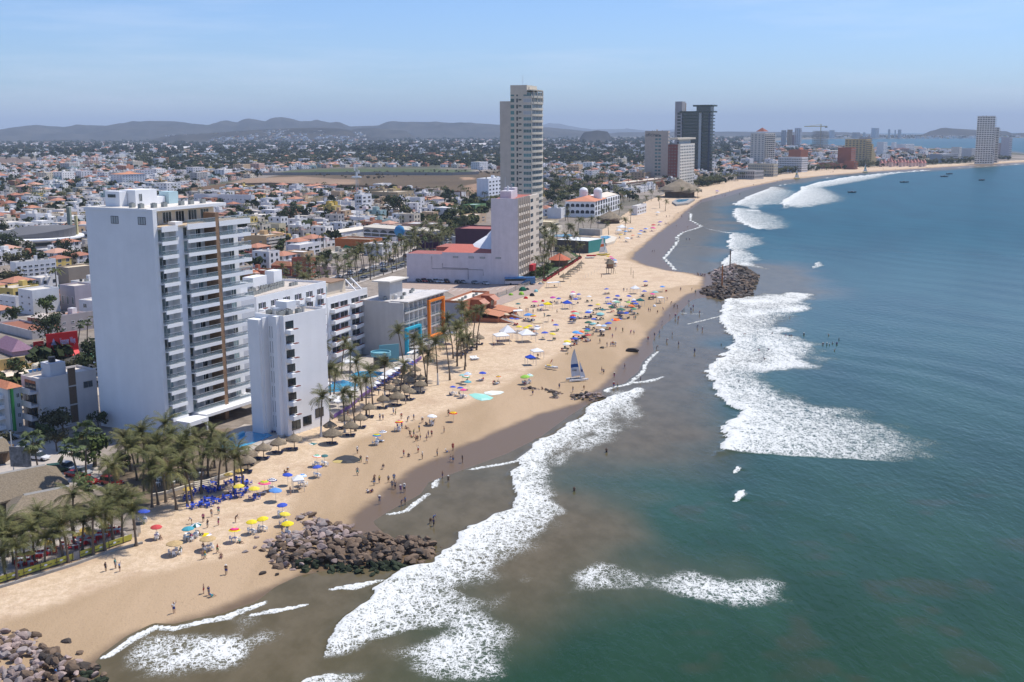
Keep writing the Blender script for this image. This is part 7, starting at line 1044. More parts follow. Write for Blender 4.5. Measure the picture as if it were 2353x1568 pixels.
canopy('d', 670, 1278, 118, W_, 'white square canopy with red chairs on the near sand beside a blue umbrella'); canopy('i', 740, 1225, 98, CN['blue'], 'bright blue square canopy left of the catamaran'); canopy('i', 800, 1165, 120, W_, 'white peaked canopy behind the bright blue one'); canopy('i', 705, 1000, 158, W_, 'large white peaked marquee right of the double marquee', rise=1.6, zc=2.6); canopy('i', 470, 1020, 150, W_, 'front white marquee of the double one beside the terracotta hotel', rise=.9, zc=2.9); canopy('i', 530, 975, 150, W_, 'rear white peaked marquee of the double one beside the terracotta hotel', rise=2.2, zc=2.9)
canopy('i', 1702, 583, 84, W_, 'white peaked canopy farthest up the crowded sand', rise=1.2); canopy('i', 1748, 692, 74, CN['dteal'], 'dark teal square canopy in the crowd near the rock point'); canopy('i', 898, 735, 80, CN['yellow'], 'yellow square canopy left of the big blue canopy'); canopy('i', 950, 540, 140, W_, 'long flat white awning near the thatched palapa row', d=.4, rise=.15); canopy('i', 620, 800, 112, W_, 'flat white tarp beside the blue tarp at the terracotta hotel', d=.7, rise=.2); canopy('i', 525, 790, 96, CN['blue'], 'blue tarp shelter at the terracotta hotel', d=.8, rise=.5); canopy('i', 800, 908, 104, CN['tan'], 'tan canopy over a crowd behind the yellow umbrellas', rise=.5); canopy('i', 1078, 722, 88, CN['blue'], 'big domed blue canopy in the middle of the sand', rise=1.1); canopy('i', 1935, 668, 64, W_, 'small white canopy on a cart nearest the rock point', rise=.3); canopy('i', 1535, 715, 60, CN['lgreen'], 'pale green canopy in the middle of the crowd', rise=.6)
canopy('g', 1350, 1400, 90, W_, 'white peaked tent at the pool terrace end of the far sand', rise=1.8); canopy('g', 1322, 1432, 54, W_, 'smaller white peaked tent by the curved pool', rise=1.6)
def tent(fr, x, y, w, c, desc):
    p = P(*V(fr, x, y), .6); D_ = (p - Vector((0, 0, CH))).length; s = w * FR[fr][2] / CF * D_ / 2; o = empty('dome_tent', (p.x, p.y, gz(p.x, p.y)), R.uniform(0, 3)); T(o, desc, 'tent', 'dome tents by the fence'); b = MB().mat(m_matt); b.lathe([(1, 0), (.93, .3), (.72, .62), (.4, .86), (0, .95)], n=6); me = b.mesh('tent_shell'); inst('tent_shell', me, o, s=(s, s * .85, s * .95), col=CN[c]); b = MB().mat(m_dark); b.add([(s * .9, -.25, .05), (s * .9, .25, .05), (s * .74, 0, s * .45)], [(0, 1, 2)]); b.obj('tent_door', o)
for a in (('i', 657, 645, 66, 'lime', 'lime green dome tent, largest of the tents by the fence'), ('i', 668, 608, 84, 'dgreen', 'dark green dome tent behind the lime green one'), ('i', 790, 617, 52, 'lteal', 'teal and white dome tent right of the dark green one'), ('i', 755, 655, 60, 'dark', 'dark brown dome tent in front of the teal one'), ('i', 697, 680, 44, 'red', 'red dome tent in front of the lime green one'), ('i', 853, 707, 38, 'red', 'small red dome tent beside the yellow square canopy'), ('i', 560, 650, 48, 'lime', 'flat pale green dome tent left of the lime green one'), ('i', 830, 548, 48, 'grey', 'grey dome tent left of the long flat awning'), ('i', 860, 540, 40, 'tan', 'tan dome tent beside the grey one'), ('i', 710, 600, 46, 'dark', 'black dome tent beside the dark green one'), ('i', 1880, 742, 40, 'white', 'white and red dome tent near the rock point')): tent(*a)
# sheets lying on the sand
def flatcloth(name, fr, pts, cols, label, cat, hgt=.25):
    q = [G(x, y, fr) for x, y in pts]; c_ = sum(q, Vector()) / len(q); o = empty(name, c_); T(o, label, cat); n = len(q); b = MB().mat(m_vcol); inner = [c_ + (p - c_) * .6 for p in q]
    vs_ = [p - c_ + Vector((0, 0, .03)) for p in q] + [p - c_ + Vector((0, 0, hgt * R.uniform(.5, 1.2))) for p in inner] + [Vector((0, 0, hgt))]; 
    for k in range(n): b.col(cols[k % len(cols)]); b.add([vs_[k], vs_[(k + 1) % n], vs_[n + (k + 1) % n], vs_[n + k]], [(0, 1, 2, 3)]); b.col(cols[0]); b.add([vs_[n + k], vs_[n + (k + 1) % n], vs_[2 * n]], [(0, 1, 2)])
    b.obj('cloth', o)
flatcloth('parasail', 'd', [(985, 1110), (1030, 1075), (1100, 1055), (1180, 1060), (1235, 1085), (1240, 1108), (1190, 1128), (1120, 1132), (1060, 1130), (1000, 1125)], [(.05, .05, .055), (.06, .06, .06), (.04, .045, .05), (.05, .05, .05), (.05, .05, .05), (.05, .05, .05), (.07, .07, .07), (.05, .05, .05), (.55, .42, .16), (.55, .42, .16)], 'dark grey parasail with yellow corner spread on the damp sand', 'parasail', .35)
flatcloth('parasail', 'j', [(-60, 1330), (0, 1318), (90, 1325), (170, 1360), (140, 1380), (60, 1388), (0, 1370)], [(.30, .62, .52), (.42, .66, .58), (.30, .58, .5)], 'pale teal parasail spread flat behind the blue umbrellas', 'parasail'); flatcloth('parasail', 'j', [(80, 1308), (150, 1295), (240, 1298), (270, 1308), (230, 1328), (150, 1338), (90, 1325)], [(.72, .74, .66), (.6, .66, .6)], 'whitish parasail spread flat beside the pale teal one', 'parasail'); flatcloth('beach_blanket', 'i', [(1480, 868), (1510, 858), (1575, 862), (1580, 875), (1530, 885), (1490, 882)], [CN['orange'], CN['red'], CN['azure']], 'orange and red kite spread on the sand by the crowd', 'kite'); flatcloth('beach_blanket', 'd', [(765, 950), (800, 940), (855, 948), (810, 965)], [CN['dteal'], CN['white']], 'dark teal towel on the sand below the annex block', 'towel', .08); flatcloth('beach_blanket', 'e', [(1860, 200), (1925, 195), (1950, 210), (1900, 235), (1850, 225)], [CN['yellow'], CN['blue'], CN['white']], 'heap of yellow blue and white floats near the teal umbrella', 'floats', .3)
# banner fence and kerb
q0, q1, q2, q3 = G(0, 662, 'e'), G(678, 448, 'e'), G(733, 430, 'e'), G(1215, 262, 'e'); qe = G(-260, 745, 'e'); m_ban = M('yellow_banner', (.50, .46, .07), .7, nz=(.8, .15))
fo = empty('banner_fence', q0); T(fo, 'low fence with yellow printed banner in front of the palm restaurant', 'fence')
for a_, e in ((qe, q1), (q2, q3)):
    d = e - a_; L_ = d.length; az = math.atan2(d.y, d.x); o = MB().mat(m_ban).box(0, -.03, .25, L_, .03, 1.2).obj('banner', fo, loc=tuple(a_ - q0), rz=az)
    b = MB().mat(m_white)
    for k in range(int(L_ / 2.6)): b.add([(k * 2.6 + 1.3 + .28 * math.cos(t), -.04, .72 + .17 * math.sin(t)) for t in np.linspace(0, 2 * PI, 11)[:-1]], [tuple(range(10))])
    for k in range(int(L_ / 2.6)): b.mat(m_dgreen); b.box(k * 2.6 + .25, -.04, .55, k * 2.6 + .9, -.031, .68); b.box(k * 2.6 + 1.7, -.04, .6, k * 2.6 + 2.3, -.031, .72)
    o2 = b.obj('banner_print', fo, loc=tuple(a_ - q0), rz=az)
    for k in range(int(L_ / 2.7) + 1): MB().mat(m_wood).box(k * 2.7, -.1, -.2, k * 2.7 + .07, -.04, 1.35).obj('post', fo, loc=tuple(a_ - q0), rz=az)
d = q2 - q1; MB().mat(m_conc).box(0, -.05, 0, d.length, .05, 1.4).obj('panel', fo, loc=tuple(q1 - q0), rz=math.atan2(d.y, d.x))
wall_thing('kerb', [tuple(G(x, y, 'e')[:2]) for x, y in ((-260, 780), (0, 700), (340, 600), (690, 490), (1010, 370), (1310, 292))], 1.0, .35, m_conc, 'low concrete kerb wall along the sand below the banner fence', 'wall')
sheet('terrace', [V('e', *p) for p in ((-260, 735), (0, 650), (680, 440), (1210, 255), (1130, 150), (900, 60), (300, 260), (-260, 420))], m_plaza, 'paved restaurant terrace behind the banner fence', .80, cat='terrace')
wall_thing('low_wall', [tuple(G(x, y, 'c')[:2]) for x, y in ((1300, 1480), (1420, 1500), (1560, 1460), (1700, 1420), (1790, 1360))], .7, .35, m_brown, 'low curved stone wall at the edge of the palm garden', 'wall'); wall_thing('low_wall', [tuple(G(x, y, 'c')[:2]) for x, y in ((1900, 1432), (1965, 1468), (2105, 1405))], .9, .3, m_brown, 'low angled stone planter wall among the blue tables', 'wall'); wall_thing('retaining_wall', [tuple(G(x, y, 'c')[:2]) for x, y in ((1390, 1440), (1500, 1420), (1620, 1385), (1700, 1360), (1900, 1310), (2010, 1270), (2140, 1225))], 1.3, .4, m_cream, 'ochre retaining wall below the white tables in the palm garden', 'wall')
stp = empty('garden_steps', G(1850, 1345, 'c'), .55); T(stp, 'short wooden railed flight of steps down from the palm garden', 'steps'); b = MB().mat(m_cream)
for k in range(5): b.box(-1.6, -k * .4 - .4, 0, 1.6, -k * .4, 1.25 - k * .25)
b.obj('steps', stp)
for sx in (-1.7, 1.7): MB().mat(m_wood).tube([(sx, 0, 2.1), (sx, -2, 1.0)], .05, 5).obj('railing', stp)
# thatched restaurant at the lower left
def thatch_hall(pts, zr, ze, label):
    q = [P(*V('c', x, y), ze) for x, y in pts]; c_ = sum(q, Vector()) / 4; o = empty('thatched_hall', (c_.x, c_.y, .7)); T(o, label, 'restaurant'); q = [p - c_ + Vector((0, 0, ze)) for p in q]; r0, r1 = (q[0] + q[3]) / 2, (q[1] + q[2]) / 2; d = (r1 - r0); r0 = r0 + d * .22; r1 = r1 - d * .22; r0.z = r1.z = zr; b = MB().mat(m_thatch); b.add([*q, r0, r1], [(0, 1, 5, 4), (2, 3, 4, 5), (1, 2, 5), (3, 0, 4)]); b.add([*q, *[p - Vector((0, 0, .35)) for p in q]], [(0, 4, 5, 1), (1, 5, 6, 2), (2, 6, 7, 3), (3, 7, 4, 0)]); b.obj('thatch_roof', o); d = (r1 - r0).normalized(); n = Vector((-d.y, d.x, 0)) * .5; b = MB().mat(m_conc); b.add([r0 - n + Vector((0, 0, -.25)), r1 - n + Vector((0, 0, -.25)), r1 + Vector((0, 0, .15)), r0 + Vector((0, 0, .15)), r1 + n + Vector((0, 0, -.25)), r0 + n + Vector((0, 0, -.25))], [(0, 1, 2, 3), (3, 2, 4, 5)]); b.obj('ridge_cap', o)
    for p in q: MB().mat(m_wood).tube([(p.x * .9, p.y * .9, 0), (p.x * .9, p.y * .9, ze)], .15, 6).obj('post', o)
    MB().mat(m_wood).box(min(p.x for p in q) * .55, min(p.y for p in q) * .5, 0, max(p.x for p in q) * .55, max(p.y for p in q) * .5, ze - .3).obj('inner_wall', o)
thatch_hall([(-120, 1560), (640, 1345), (520, 1190), (-200, 1290)], 6.2, 3.6, 'wide grey thatched restaurant roof with pale ridge at the left edge'); thatch_hall([(60, 1680), (880, 1500), (720, 1370), (60, 1500)], 5.0, 3.0, 'lower grey thatched roof in front of the wide one'); thatch_hall([(-160, 1080), (120, 1040), (60, 940), (-180, 960)], 4.8, 3.0, 'small grey thatched roof in the dusty car park corner')
o = empty('portrait_billboard', G(205, 1275, 'c'), -.15); T(o, 'grey picture billboard standing on the thatched restaurant corner', 'billboard'); b = MB().mat(M('grey_print', (.22, .22, .22), .6, nz=(.9, .8))); b.box(-2.2, -.1, 2.5, 2.2, .1, 6.6); b.obj('panel', o)
for x in (-1.8, 1.8): MB().mat(m_rail).box(x - .08, .12, 0, x + .08, .28, 9.5 if x < 0 else 6.5).obj('post', o)
# ---------------------------------------------------------------- pool terraces of the hotels
def prism_px(name, fr, pts, z0, z1, mat, parent=None, org=None):
    q = [P(*V(fr, x, y), z1) for x, y in pts]; ar = sum(a.x * e.y - e.x * a.y for a, e in zip(q, q[1:] + q[:1])); q = q if ar > 0 else q[::-1]; b = MB().mat(mat); b.prism([(p.x - org.x, p.y - org.y) for p in q], z0, z1); return b.obj(name, parent)
po = empty('pool_terrace', (0, 0, 0)); T(po, 'tall white hotel pool terrace with a bright blue infinity pool', 'pool'); Z0 = Vector((0, 0, 0)); prism_px('terrace', 'd', [(-70, 940), (60, 830), (180, 770), (420, 790), (600, 845), (470, 905), (240, 1010), (60, 1080), (-60, 1040)], 0, 1.0, m_plaza, po, Z0); prism_px('pool', 'd', [(-60, 985), (50, 890), (180, 838), (340, 832), (440, 872), (250, 948), (90, 1010)], .9, 1.06, m_pool, po, Z0); prism_px('pool_edge', 'd', [(40, 880), (170, 830), (182, 842), (60, 895)], 1.0, 1.55, M('pool_tile', (.12, .45, .62), .4), po, Z0)
p2 = empty('pool_terrace', (0, 0, 0)); T(p2, 'white hotel pool terrace with purple edged wall and two blue pools', 'pool'); prism_px('terrace', 'd', [(905, 600), (1000, 690), (1160, 590), (1250, 505), (1500, 345), (1720, 205), (1805, 150), (1700, 60), (1330, 130), (1000, 240), (880, 440)], 0, 1.5, m_plaza, p2, Z0); prism_px('pool', 'd', [(925, 445), (990, 385), (1090, 362), (1180, 390), (1240, 405), (1170, 448), (1050, 470), (940, 478)], 1.4, 1.56, m_pool, p2, Z0); prism_px('pool', 'd', [(1150, 318), (1220, 285), (1330, 280), (1460, 292), (1390, 335), (1250, 345)], 1.4, 1.56, m_pool, p2, Z0)
m_violet = M('violet_paint', (.20, .11, .30), .7); b1_ = [P(*V('d', x, y), 1.5) for x, y in ((1000, 690), (1160, 590), (1250, 505), (1500, 345), (1720, 205), (1805, 150))]
for a_, e in zip(b1_, b1_[1:]): d = e - a_; o = MB().mat(m_violet).box(0, -.12, .9, d.length, -.004, 1.75).obj('violet_wall', p2, loc=(a_.x, a_.y, 0), rz=math.atan2(d.y, d.x))
for x, y, w in ((1000, 515, 110), (1040, 548, 105), (1130, 515, 80), (1390, 385, 80), (1440, 338, 90), (1490, 300, 95), (1525, 278, 90), (1690, 172, 76), (1630, 212, 80), (1355, 405, 70), (950, 388, 60), (1575, 250, 70)): p = P(*V('d', x, y), 3.9); umbrella(Vector((p.x, p.y, 1.5)), min(3.6, w * .25 / CF * 330), 'white', 2.1, desc='white scalloped pool umbrella', grp='white pool umbrellas')
for k in range(26): t = k / 25; x, y = 1330 + 390 * t + (k % 2) * 22, 455 - 235 * t - (k % 2) * 4; p = P(*V('d', x, y), 1.5); lounger(p.x, p.y, .9, (.03, .06, .25), 'blue', 'on the pool terrace', 1.5)
for k in range(8): p = P(*V('d', 1090 + k * 18, 462 + (k % 2) * 3), 1.5); lounger(p.x, p.y, 0, W_, 'white', 'beside the near hotel pool', 1.5)
for k in range(5): p = P(*V('d', 425 + k * 26, 842 - k * 2), 1.0); lounger(p.x, p.y, .8, (.03, .06, .2), 'blue', 'on the tall hotel pool terrace', 1.0)
canopy('d', 1150, 190, 165, W_, 'large white party tent on the pool terrace', rise=1.6, zc=3.9); bo = empty('pool_bar', P(*V('d', 1435, 240), 1.5), .4); T(bo, 'round turquoise pool bar with ring roof beside a turquoise screen wall', 'bar'); m_tqp = M('pale_turquoise', (.16, .38, .44), .7); b = MB().mat(m_tqp); b.cyl(0, 0, 3.2, 4.4, 2.9, n=24, cap=False); b.lathe([(2.9, 4.4), (2.65, 4.4), (2.65, 3.9), (0, 3.9)], n=24); b.obj('ring_roof', bo); MB().mat(m_glass).cyl(0, 0, 0, 3.2, 2.2, n=18).obj('counter', bo); MB().mat(m_tqp).box(1, 5, 0, 7, 5.3, 5.2).obj('screen_wall', bo)
o = inst('lettering', text_mesh('la terraza', .6, m_white), bo, (-1.4, -2.95, 3.6)); o.rotation_euler = (PI / 2, 0, 0)
canopy('d', 1725, 120, 200, W_, 'long flat white awning below the orange framed hotel', d=.25, rise=.1, zc=3.6, rz=1.25); canopy('s', 735, 1345 + 640, 10, W_, 'x') if False else None
canopy('i', 0, 1010, 130, W_, 'flat white roof over the terrace between the orange framed hotel and palms', d=.9, rise=.1, zc=3.6)
# resort grounds beyond the narrow tower (frame i)
sheet('lawn', [V('i', *p) for p in ((700, 470), (860, 500), (1200, 290), (1120, 250), (960, 330), (800, 400))], m_grass, 'green garden strip beside the narrow pink white tower', .80, cat='lawn'); sheet('garden_path', [V('i', *p) for p in ((830, 505), (860, 508), (1190, 300), (1170, 292))], m_plaza, 'paved path along the red planters', .84, cat='path')
S, r_ = block('resort_hall', 'white roofed resort hall with teal end wall by the curved pool', V('i', 1270, 262), 32, V('i', 960, 0)[0], V('i', 1425, 0)[0], V('i', 1250, 150)[1], wall=(.10, .09, .08), roof=(.74, .74, .72), par=.3); MB().mat(m_plain).box(.1, -.2, .2, S.Lx, -.04, S.h).obj('teal_wall', r_, col=(.04, .24, .22)); block('resort_wall', 'pale blank block behind the resort hall pool', V('i', 1380, 100), 30, V('i', 1185, 0)[0], V('i', 1400, 0)[0], V('i', 1380, 42)[1], wall=(.50, .47, .42), roof=(.5, .47, .42), par=.2)
p3 = empty('curved_pool', (0, 0, 0)); T(p3, 'curved blue pool deck shaped like a boat hull beside the resort hall', 'pool'); prism_px('deck', 'i', [(1380, 100), (1470, 95), (1535, 112), (1510, 150), (1440, 170), (1390, 150)], 0, 2.2, m_cream, p3, Z0); prism_px('pool', 'i', [(1385, 105), (1450, 100), (1480, 112), (1440, 132), (1390, 135)], 2.1, 2.26, m_pool, p3, Z0); p4 = empty('long_pool', (0, 0, 0)); T(p4, 'long blue pool behind palms left of the resort hall', 'pool'); prism_px('pool', 'i', [(955, 90), (1100, 85), (1130, 95), (1090, 108), (960, 106)], .7, .95, m_pool, p4, Z0); p5 = empty('small_pool', (0, 0, 0)); T(p5, 'pale blue pool deck on the sand edge beyond the arcaded hotel', 'pool'); prism_px('deck', 'g', [(1810, 1165), (1850, 1140), (1960, 1135), (2020, 1140), (1960, 1175), (1850, 1190)], 0, 2, m_conc, p5, Z0); prism_px('pool', 'g', [(1840, 1160), (1870, 1145), (1970, 1142), (1940, 1160), (1870, 1170)], 1.9, 2.06, m_pool, p5, Z0)
ko = empty('garden_kiosk', G(1005, 375, 'i'), .4); T(ko, 'kiosk with orange hexagon roof and thatch behind the red planters', 'kiosk'); b = MB().mat(m_tilec); b.cyl(0, 0, 3.2, 6.2, 6.2, .3, 8); b.obj('roof', ko, col=(.50, .13, .06)); MB().mat(m_wood).cyl(0, 0, 0, 3.2, 4.6, n=8).obj('wall', ko); o = inst('thatch_roof', PAL[0], ko, (6, 5, 3.3), s=(5, 5, 4))
thp = empty('thatched_hall', G(1880, 1120, 'g')); T(thp, 'large round thatched roof in palms before the cream grid tower', 'restaurant'); inst('thatch_roof', PAL[2], thp, (0, 0, 6), s=(22, 22, 14)); MB().mat(m_wood).cyl(0, 0, 0, 6, 15, n=14).obj('wall', thp); th2 = empty('thatched_hall', G(1240, 1360, 'g')); T(th2, 'dark thatched roof among palms before the arcaded hotel', 'restaurant'); inst('thatch_roof', PAL[3], th2, (0, 0, 3), s=(9, 9, 7)); MB().mat(m_wood).cyl(0, 0, 0, 3, 7, n=12).obj('wall', th2)
for k in range(26):
    t = k / 25; p = G(868 + 330 * t, 520 - 212 * t, 'i'); o = empty('planter', p); MB().mat(m_plain).cyl(0, 0, 0, 1.0, .75, .95, 10).obj('pot', o, col=(.42, .03, .05)); c_ = inst('shrub', BL[2][1], o, (0, 0, -.5), R.uniform(0, 6), (.42, .42, .42)); later(o, 'big red pot with green shrub', 'planter', 'red planters along the garden path')
# mesh fence of the parking lot
fe = [G(x, y, 'i') for x, y in ((355, 692), (440, 668), (520, 640), (600, 606), (690, 570), (760, 545), (850, 510))]; o = empty('mesh_fence', fe[0]); T(o, 'wire mesh fence with posts between the parking lot and the sand', 'fence'); m_net = M('wire_net', (.30, .28, .25), .7, alpha=.35)
for a_, e in zip(fe, fe[1:]):
    d = e - a_; az = math.atan2(d.y, d.x); MB().mat(m_net).box(0, -.01, .2, d.length, .01, 1.9).obj('net', o, loc=tuple(a_ - fe[0]), rz=az); MB().mat(m_wood).box(-.07, -.07, 0, .07, .07, 2.2).obj('post', o, loc=tuple(a_ - fe[0])); MB().mat(m_conc).box(0, -.15, 0, d.length, .15, .4).obj('kerb', o, loc=tuple(a_ - fe[0]), rz=az)
# ---------------------------------------------------------------- boats, hut, poles
def hull(L_, w, h, mat, col=None):
    b = MB().mat(mat); n = 9; rows = []
    for k in range(n): t = k / (n - 1); ww = w * math.sin(PI * min(1, .18 + t * .82 if t < .6 else 1 - (t - .6) * 2.0)) ** .6 if k < n - 1 else .02; x = (t - .5) * L_; zk = h * .25 * max(0, (t - .7) * 3.3) ** 1.5; rows.append([(x, 0, zk), (x, -ww * .4, h * .35 + zk * .7), (x, -ww * .5, h + zk * .6), (x, ww * .5, h + zk * .6), (x, ww * .4, h * .35 + zk * .7)])
    b.add([p for r in rows for p in r], [(i * 5 + j, i * 5 + (j + 1) % 5, i * 5 + 5 + (j + 1) % 5, i * 5 + 5 + j) for i in range(n - 1) for j in range(5)] + [(4, 3, 2, 1, 0)]); return b
m_gel = M('white_gelcoat', (.80, .80, .78), .25); m_sail = M('sailcloth', 'ATT', .8, spec=.2)
pc = G(1170, 1432, 'i'); pb = G(1250, 1395, 'i'); d = Vector((pb.x + 1.4 - (pc.x - 2.2), 0, 0)); ct = empty('catamaran', pc, .34); T(ct, 'white beached catamaran with a tall grey sail and blue stripe', 'catamaran')
for y in (-1.2, 1.2): hull(5.6, .5, .55, m_gel).obj('hull', ct, loc=(0, y, .1))
b = MB().mat(m_dark); b.box(-1.6, -1.1, .62, 1.0, 1.1, .68); b.obj('trampoline', ct); b = MB().mat(m_rail); b.tube([(1.0, -1.25, .68), (1.0, 1.25, .68)], .06, 6); b.obj('crossbeam', ct); MB().mat(m_rail).tube([(-1.6, -1.25, .68), (-1.6, 1.25, .68)], .06, 6).obj('crossbeam', ct); mt = (-.75, .3, 8.9); MB().mat(m_rail).tube([(1.0, 0, .7), (.3, .12, 4.5), mt], [.08, .07, .05], 6).obj('mast', ct); MB().mat(m_rail).tube([(.9, .02, 1.35), (-1.75, .1, 1.2)], .05, 6).obj('boom', ct)
def luff(t): return Vector((.92, .0, 1.5)).lerp(Vector(mt), t)
b = MB().mat(m_sail); n = 16
for k in range(n):
    t0, t1 = k / n, (k + 1) / n; f = lambda t: luff(t) + Vector((-2.62 * (1 - t) ** .75 - .28 * math.sin(PI * t), .25 * math.sin(PI * t), -.25 * (1 - t))); b.col((.03, .09, .28) if 5 <= k <= 6 else (.60, .61, .64)); m0, m1 = (luff(t0) + f(t0)) / 2 + Vector((0, .18, 0)), (luff(t1) + f(t1)) / 2 + Vector((0, .18, 0)); b.add([luff(t0), luff(t1), m1, m0], [(0, 1, 2, 3)]); b.add([m0, m1, f(t1), f(t0)], [(0, 1, 2, 3)])
b.obj('mainsail', ct); b = MB().mat(m_sail); J = [Vector((2.45, 0, .9)), Vector((.62, .05, 5.6)), Vector((.75, -.25, 1.15))]
for k in range(8): t0, t1 = k / 8, (k + 1) / 8; b.col((.62, .63, .66)); b.add([J[0].lerp(J[1], t0), J[0].lerp(J[1], t1), J[2].lerp(J[1], t1), J[2].lerp(J[1], t0)], [(0, 1, 2, 3)])
b.obj('jib', ct); MB().mat(m_plain).add([(1.05, -.22, 2.45), (1.55, -.2, 2.4), (1.45, -.2, 3.1), (1.0, -.2, 3.15)], [(0, 1, 2, 3)]).obj('jib_patch', ct, col=(.02, .04, .16)); o = inst('sail_number', text_mesh('71992', .62, m_dark), ct, (-1.65, -.02, 2.75)); o.rotation_euler = (PI / 2, .05, .12)
def small_cat(fr, x, y, s, c1, c2, label, rz):
    o = empty('small_catamaran', G(x, y, fr), rz, s); T(o, label, 'catamaran')
    for yy in (-1.1, 1.1): hull(5, .5, .5, m_plain).obj('hull', o, loc=(0, yy, .1), col=c1)
    MB().mat(m_rail).tube([(.6, 0, .5), (-.2, 0, 8)], .07, 5).obj('mast', o); b = MB().mat(m_sail); pts = [(.5, 0, 1.3), (-2.2, .1, 1.1), (-.2, 0, 8)]
    for k in range(6): t0, t1 = k / 6, (k + 1) / 6; A_, B_, C_ = map(Vector, pts); b.col(c2 if k == 2 else (.78, .77, .75)); b.add([A_.lerp(C_, t0), A_.lerp(C_, t1), B_.lerp(C_, t1), B_.lerp(C_, t0)], [(0, 1, 2, 3)])
    b.obj('sail', o); b = MB().mat(m_sail); b.col((.78, .77, .75)); b.add([(2.2, 0, .8), (.3, 0, 5.5), (.6, -.2, 1.1)], [(0, 1, 2)]); b.obj('jib', o); MB().mat(m_dark).box(-1.4, -1, .55, .9, 1, .6).obj('trampoline', o)
small_cat('i', 1410, 280, 1.35, (.7, .55, .08), (.75, .17, .04), 'small catamaran with white and orange sail by the resort hall', .5); small_cat('h', 565, 818, 1.7, (.7, .6, .1), (.75, .6, .05), 'yellow sailed catamaran on the far waterline', .4); small_cat('h', 1103, 768, 1.7, (.2, .5, .2), (.1, .45, .2), 'green sailed catamaran on the far waterline', .4)
for fr, x, y, L_, col, lb, rz in (('i', 1300, 288, 5.5, (.55, .03, .04), 'red rowing boat on the sand by the resort hall', .2), ('i', 1285, 308, 5, (.75, .74, .72), 'white flat boat beside the red rowing boat', .1)): o = empty('rowing_boat', G(x, y, fr), rz); T(o, lb, 'boat'); hull(L_, 1.3, .7, m_plain).obj('hull', o, col=col); MB().mat(m_wood).box(-.2, -.5, .45, .1, .5, .5).obj('seat', o)
for k, (x, y, L_) in enumerate(((1410, 842, 11), (1000, 922, 9), (1725, 797, 12), (1765, 777, 11), (2020, 826, 10))): p = P(*V('h', x, y + 3), .0); o = empty('motor_boat', (p.x, p.y, -.2), .1 * k); T(o, ('dark open motor boat nearest the far point tower among the bay boats', 'dark open motor boat closest to the surf', 'dark motor boat in the row of two off the far beach', 'small dark motor boat farthest out in the bay', 'dark motor boat below the white point tower')[k] if k != 0 else 'blue grey motor boat in the middle of the bay', 'boat', 'motor boats in the bay'); hull(L_, 2.6, 1.3, m_plain).obj('hull', o, col=(.10, .10, .11)); MB().mat(m_plain).box(-1.5, -.8, .9, .6, .8, 2.0).obj('console', o, col=(.4, .4, .4)); MB().mat(m_dark).box(-L_ / 2 - .5, -.3, .4, -L_ / 2, .3, 1.6).obj('outboard_motor', o)
for k, (x, y) in enumerate(((930, 1322), (700, 0))[:1]):
    o = empty('jet_ski_trailer', G(935, 1328, 'i'), -.6); T(o, 'white surf ski with yellow pad and red flag left of the catamaran', 'jet ski'); hull(4.2, 1.1, .7, m_gel).obj('hull', o, loc=(0, 0, .25)); MB().mat(m_plain).box(-1.6, -.35, .95, -.2, .35, 1.15).obj('seat', o, col=(.75, .5, .05)); MB().mat(m_rail).tube([(.2, 0, .9), (.2, 0, 3.2)], .03, 5).obj('flag_pole', o); b = MB().mat(m_matt); b.add([(.2, 0, 3.2), (-.5, .05, 2.0), (-1.0, .1, 1.2), (.15, 0, 2.5)], [(0, 1, 2, 3)]); b.obj('flag', o, col=(.5, .08, .03))
for x, y, lb in ((225, 1240, 'stack of white sun loungers on the sand below the terracotta hotel'),): o = empty('lounger_stack', G(x, y, 'i'), .3); T(o, lb, 'loungers'); [inst('lounger', LOUNGER, o, (k % 3 * .8 - .8, 0, .25 * (k // 3)), .05 * k, col=W_) for k in range(6)]
ho_ = empty('lifeguard_hut', G(1470, 448, 'i'), .3); T(ho_, 'thatched lifeguard hut on stilts in the middle of the sand', 'hut')
for x in (-1.2, 1.2):
    for y in (-1.2, 1.2): MB().mat(m_wood).box(x - .1, y - .1, 0, x + .1, y + .1, 2.6).obj('stilt', ho_)
MB().mat(m_wood).box(-1.7, -1.7, 2.6, 1.7, 1.7, 2.8).obj('floor', ho_); MB().mat(m_brown).box(-1.3, -1.2, 2.8, 1.3, 1.3, 4.7).obj('cabin', ho_); b = MB().mat(m_thatch); hip(b, -1.7, -1.7, 1.7, 1.71, 4.7, 2.6, .3); b.obj('thatch_roof', ho_); MB().mat(m_wood).tube([(2.6, -1, 0), (1.7, -1, 2.7)], .06, 5).obj('ladder', ho_); MB().mat(m_dark).box(-1.32, -.6, 3.4, -1.29, .6, 4.3).obj('window', ho_)
for x, y, lb in ((1663, 460, 'taller left volleyball pole on the pale sand'), (1683, 492, 'right volleyball pole on the pale sand')): o = MB().mat(m_wood).tube([(0, 0, 0), (0, 0, 3.6)], .1, 6).obj('volleyball_pole', loc=tuple(G(x, y, 'i'))); T(o, lb, 'pole')
for k, (x, y) in enumerate(((1108, 532), (1176, 520), (1223, 500), (1245, 490), (1272, 476), (1302, 460), (1330, 440), (1350, 428), (1368, 412), (1385, 400))): o = MB().mat(m_rail).tube([(0, 0, 0), (0, 0, 1.5)], .05, 5).obj('rope_post', loc=tuple(G(x, y, 'i'))); later(o, 'thin grey rope post', 'post', 'rope posts across the pale sand')
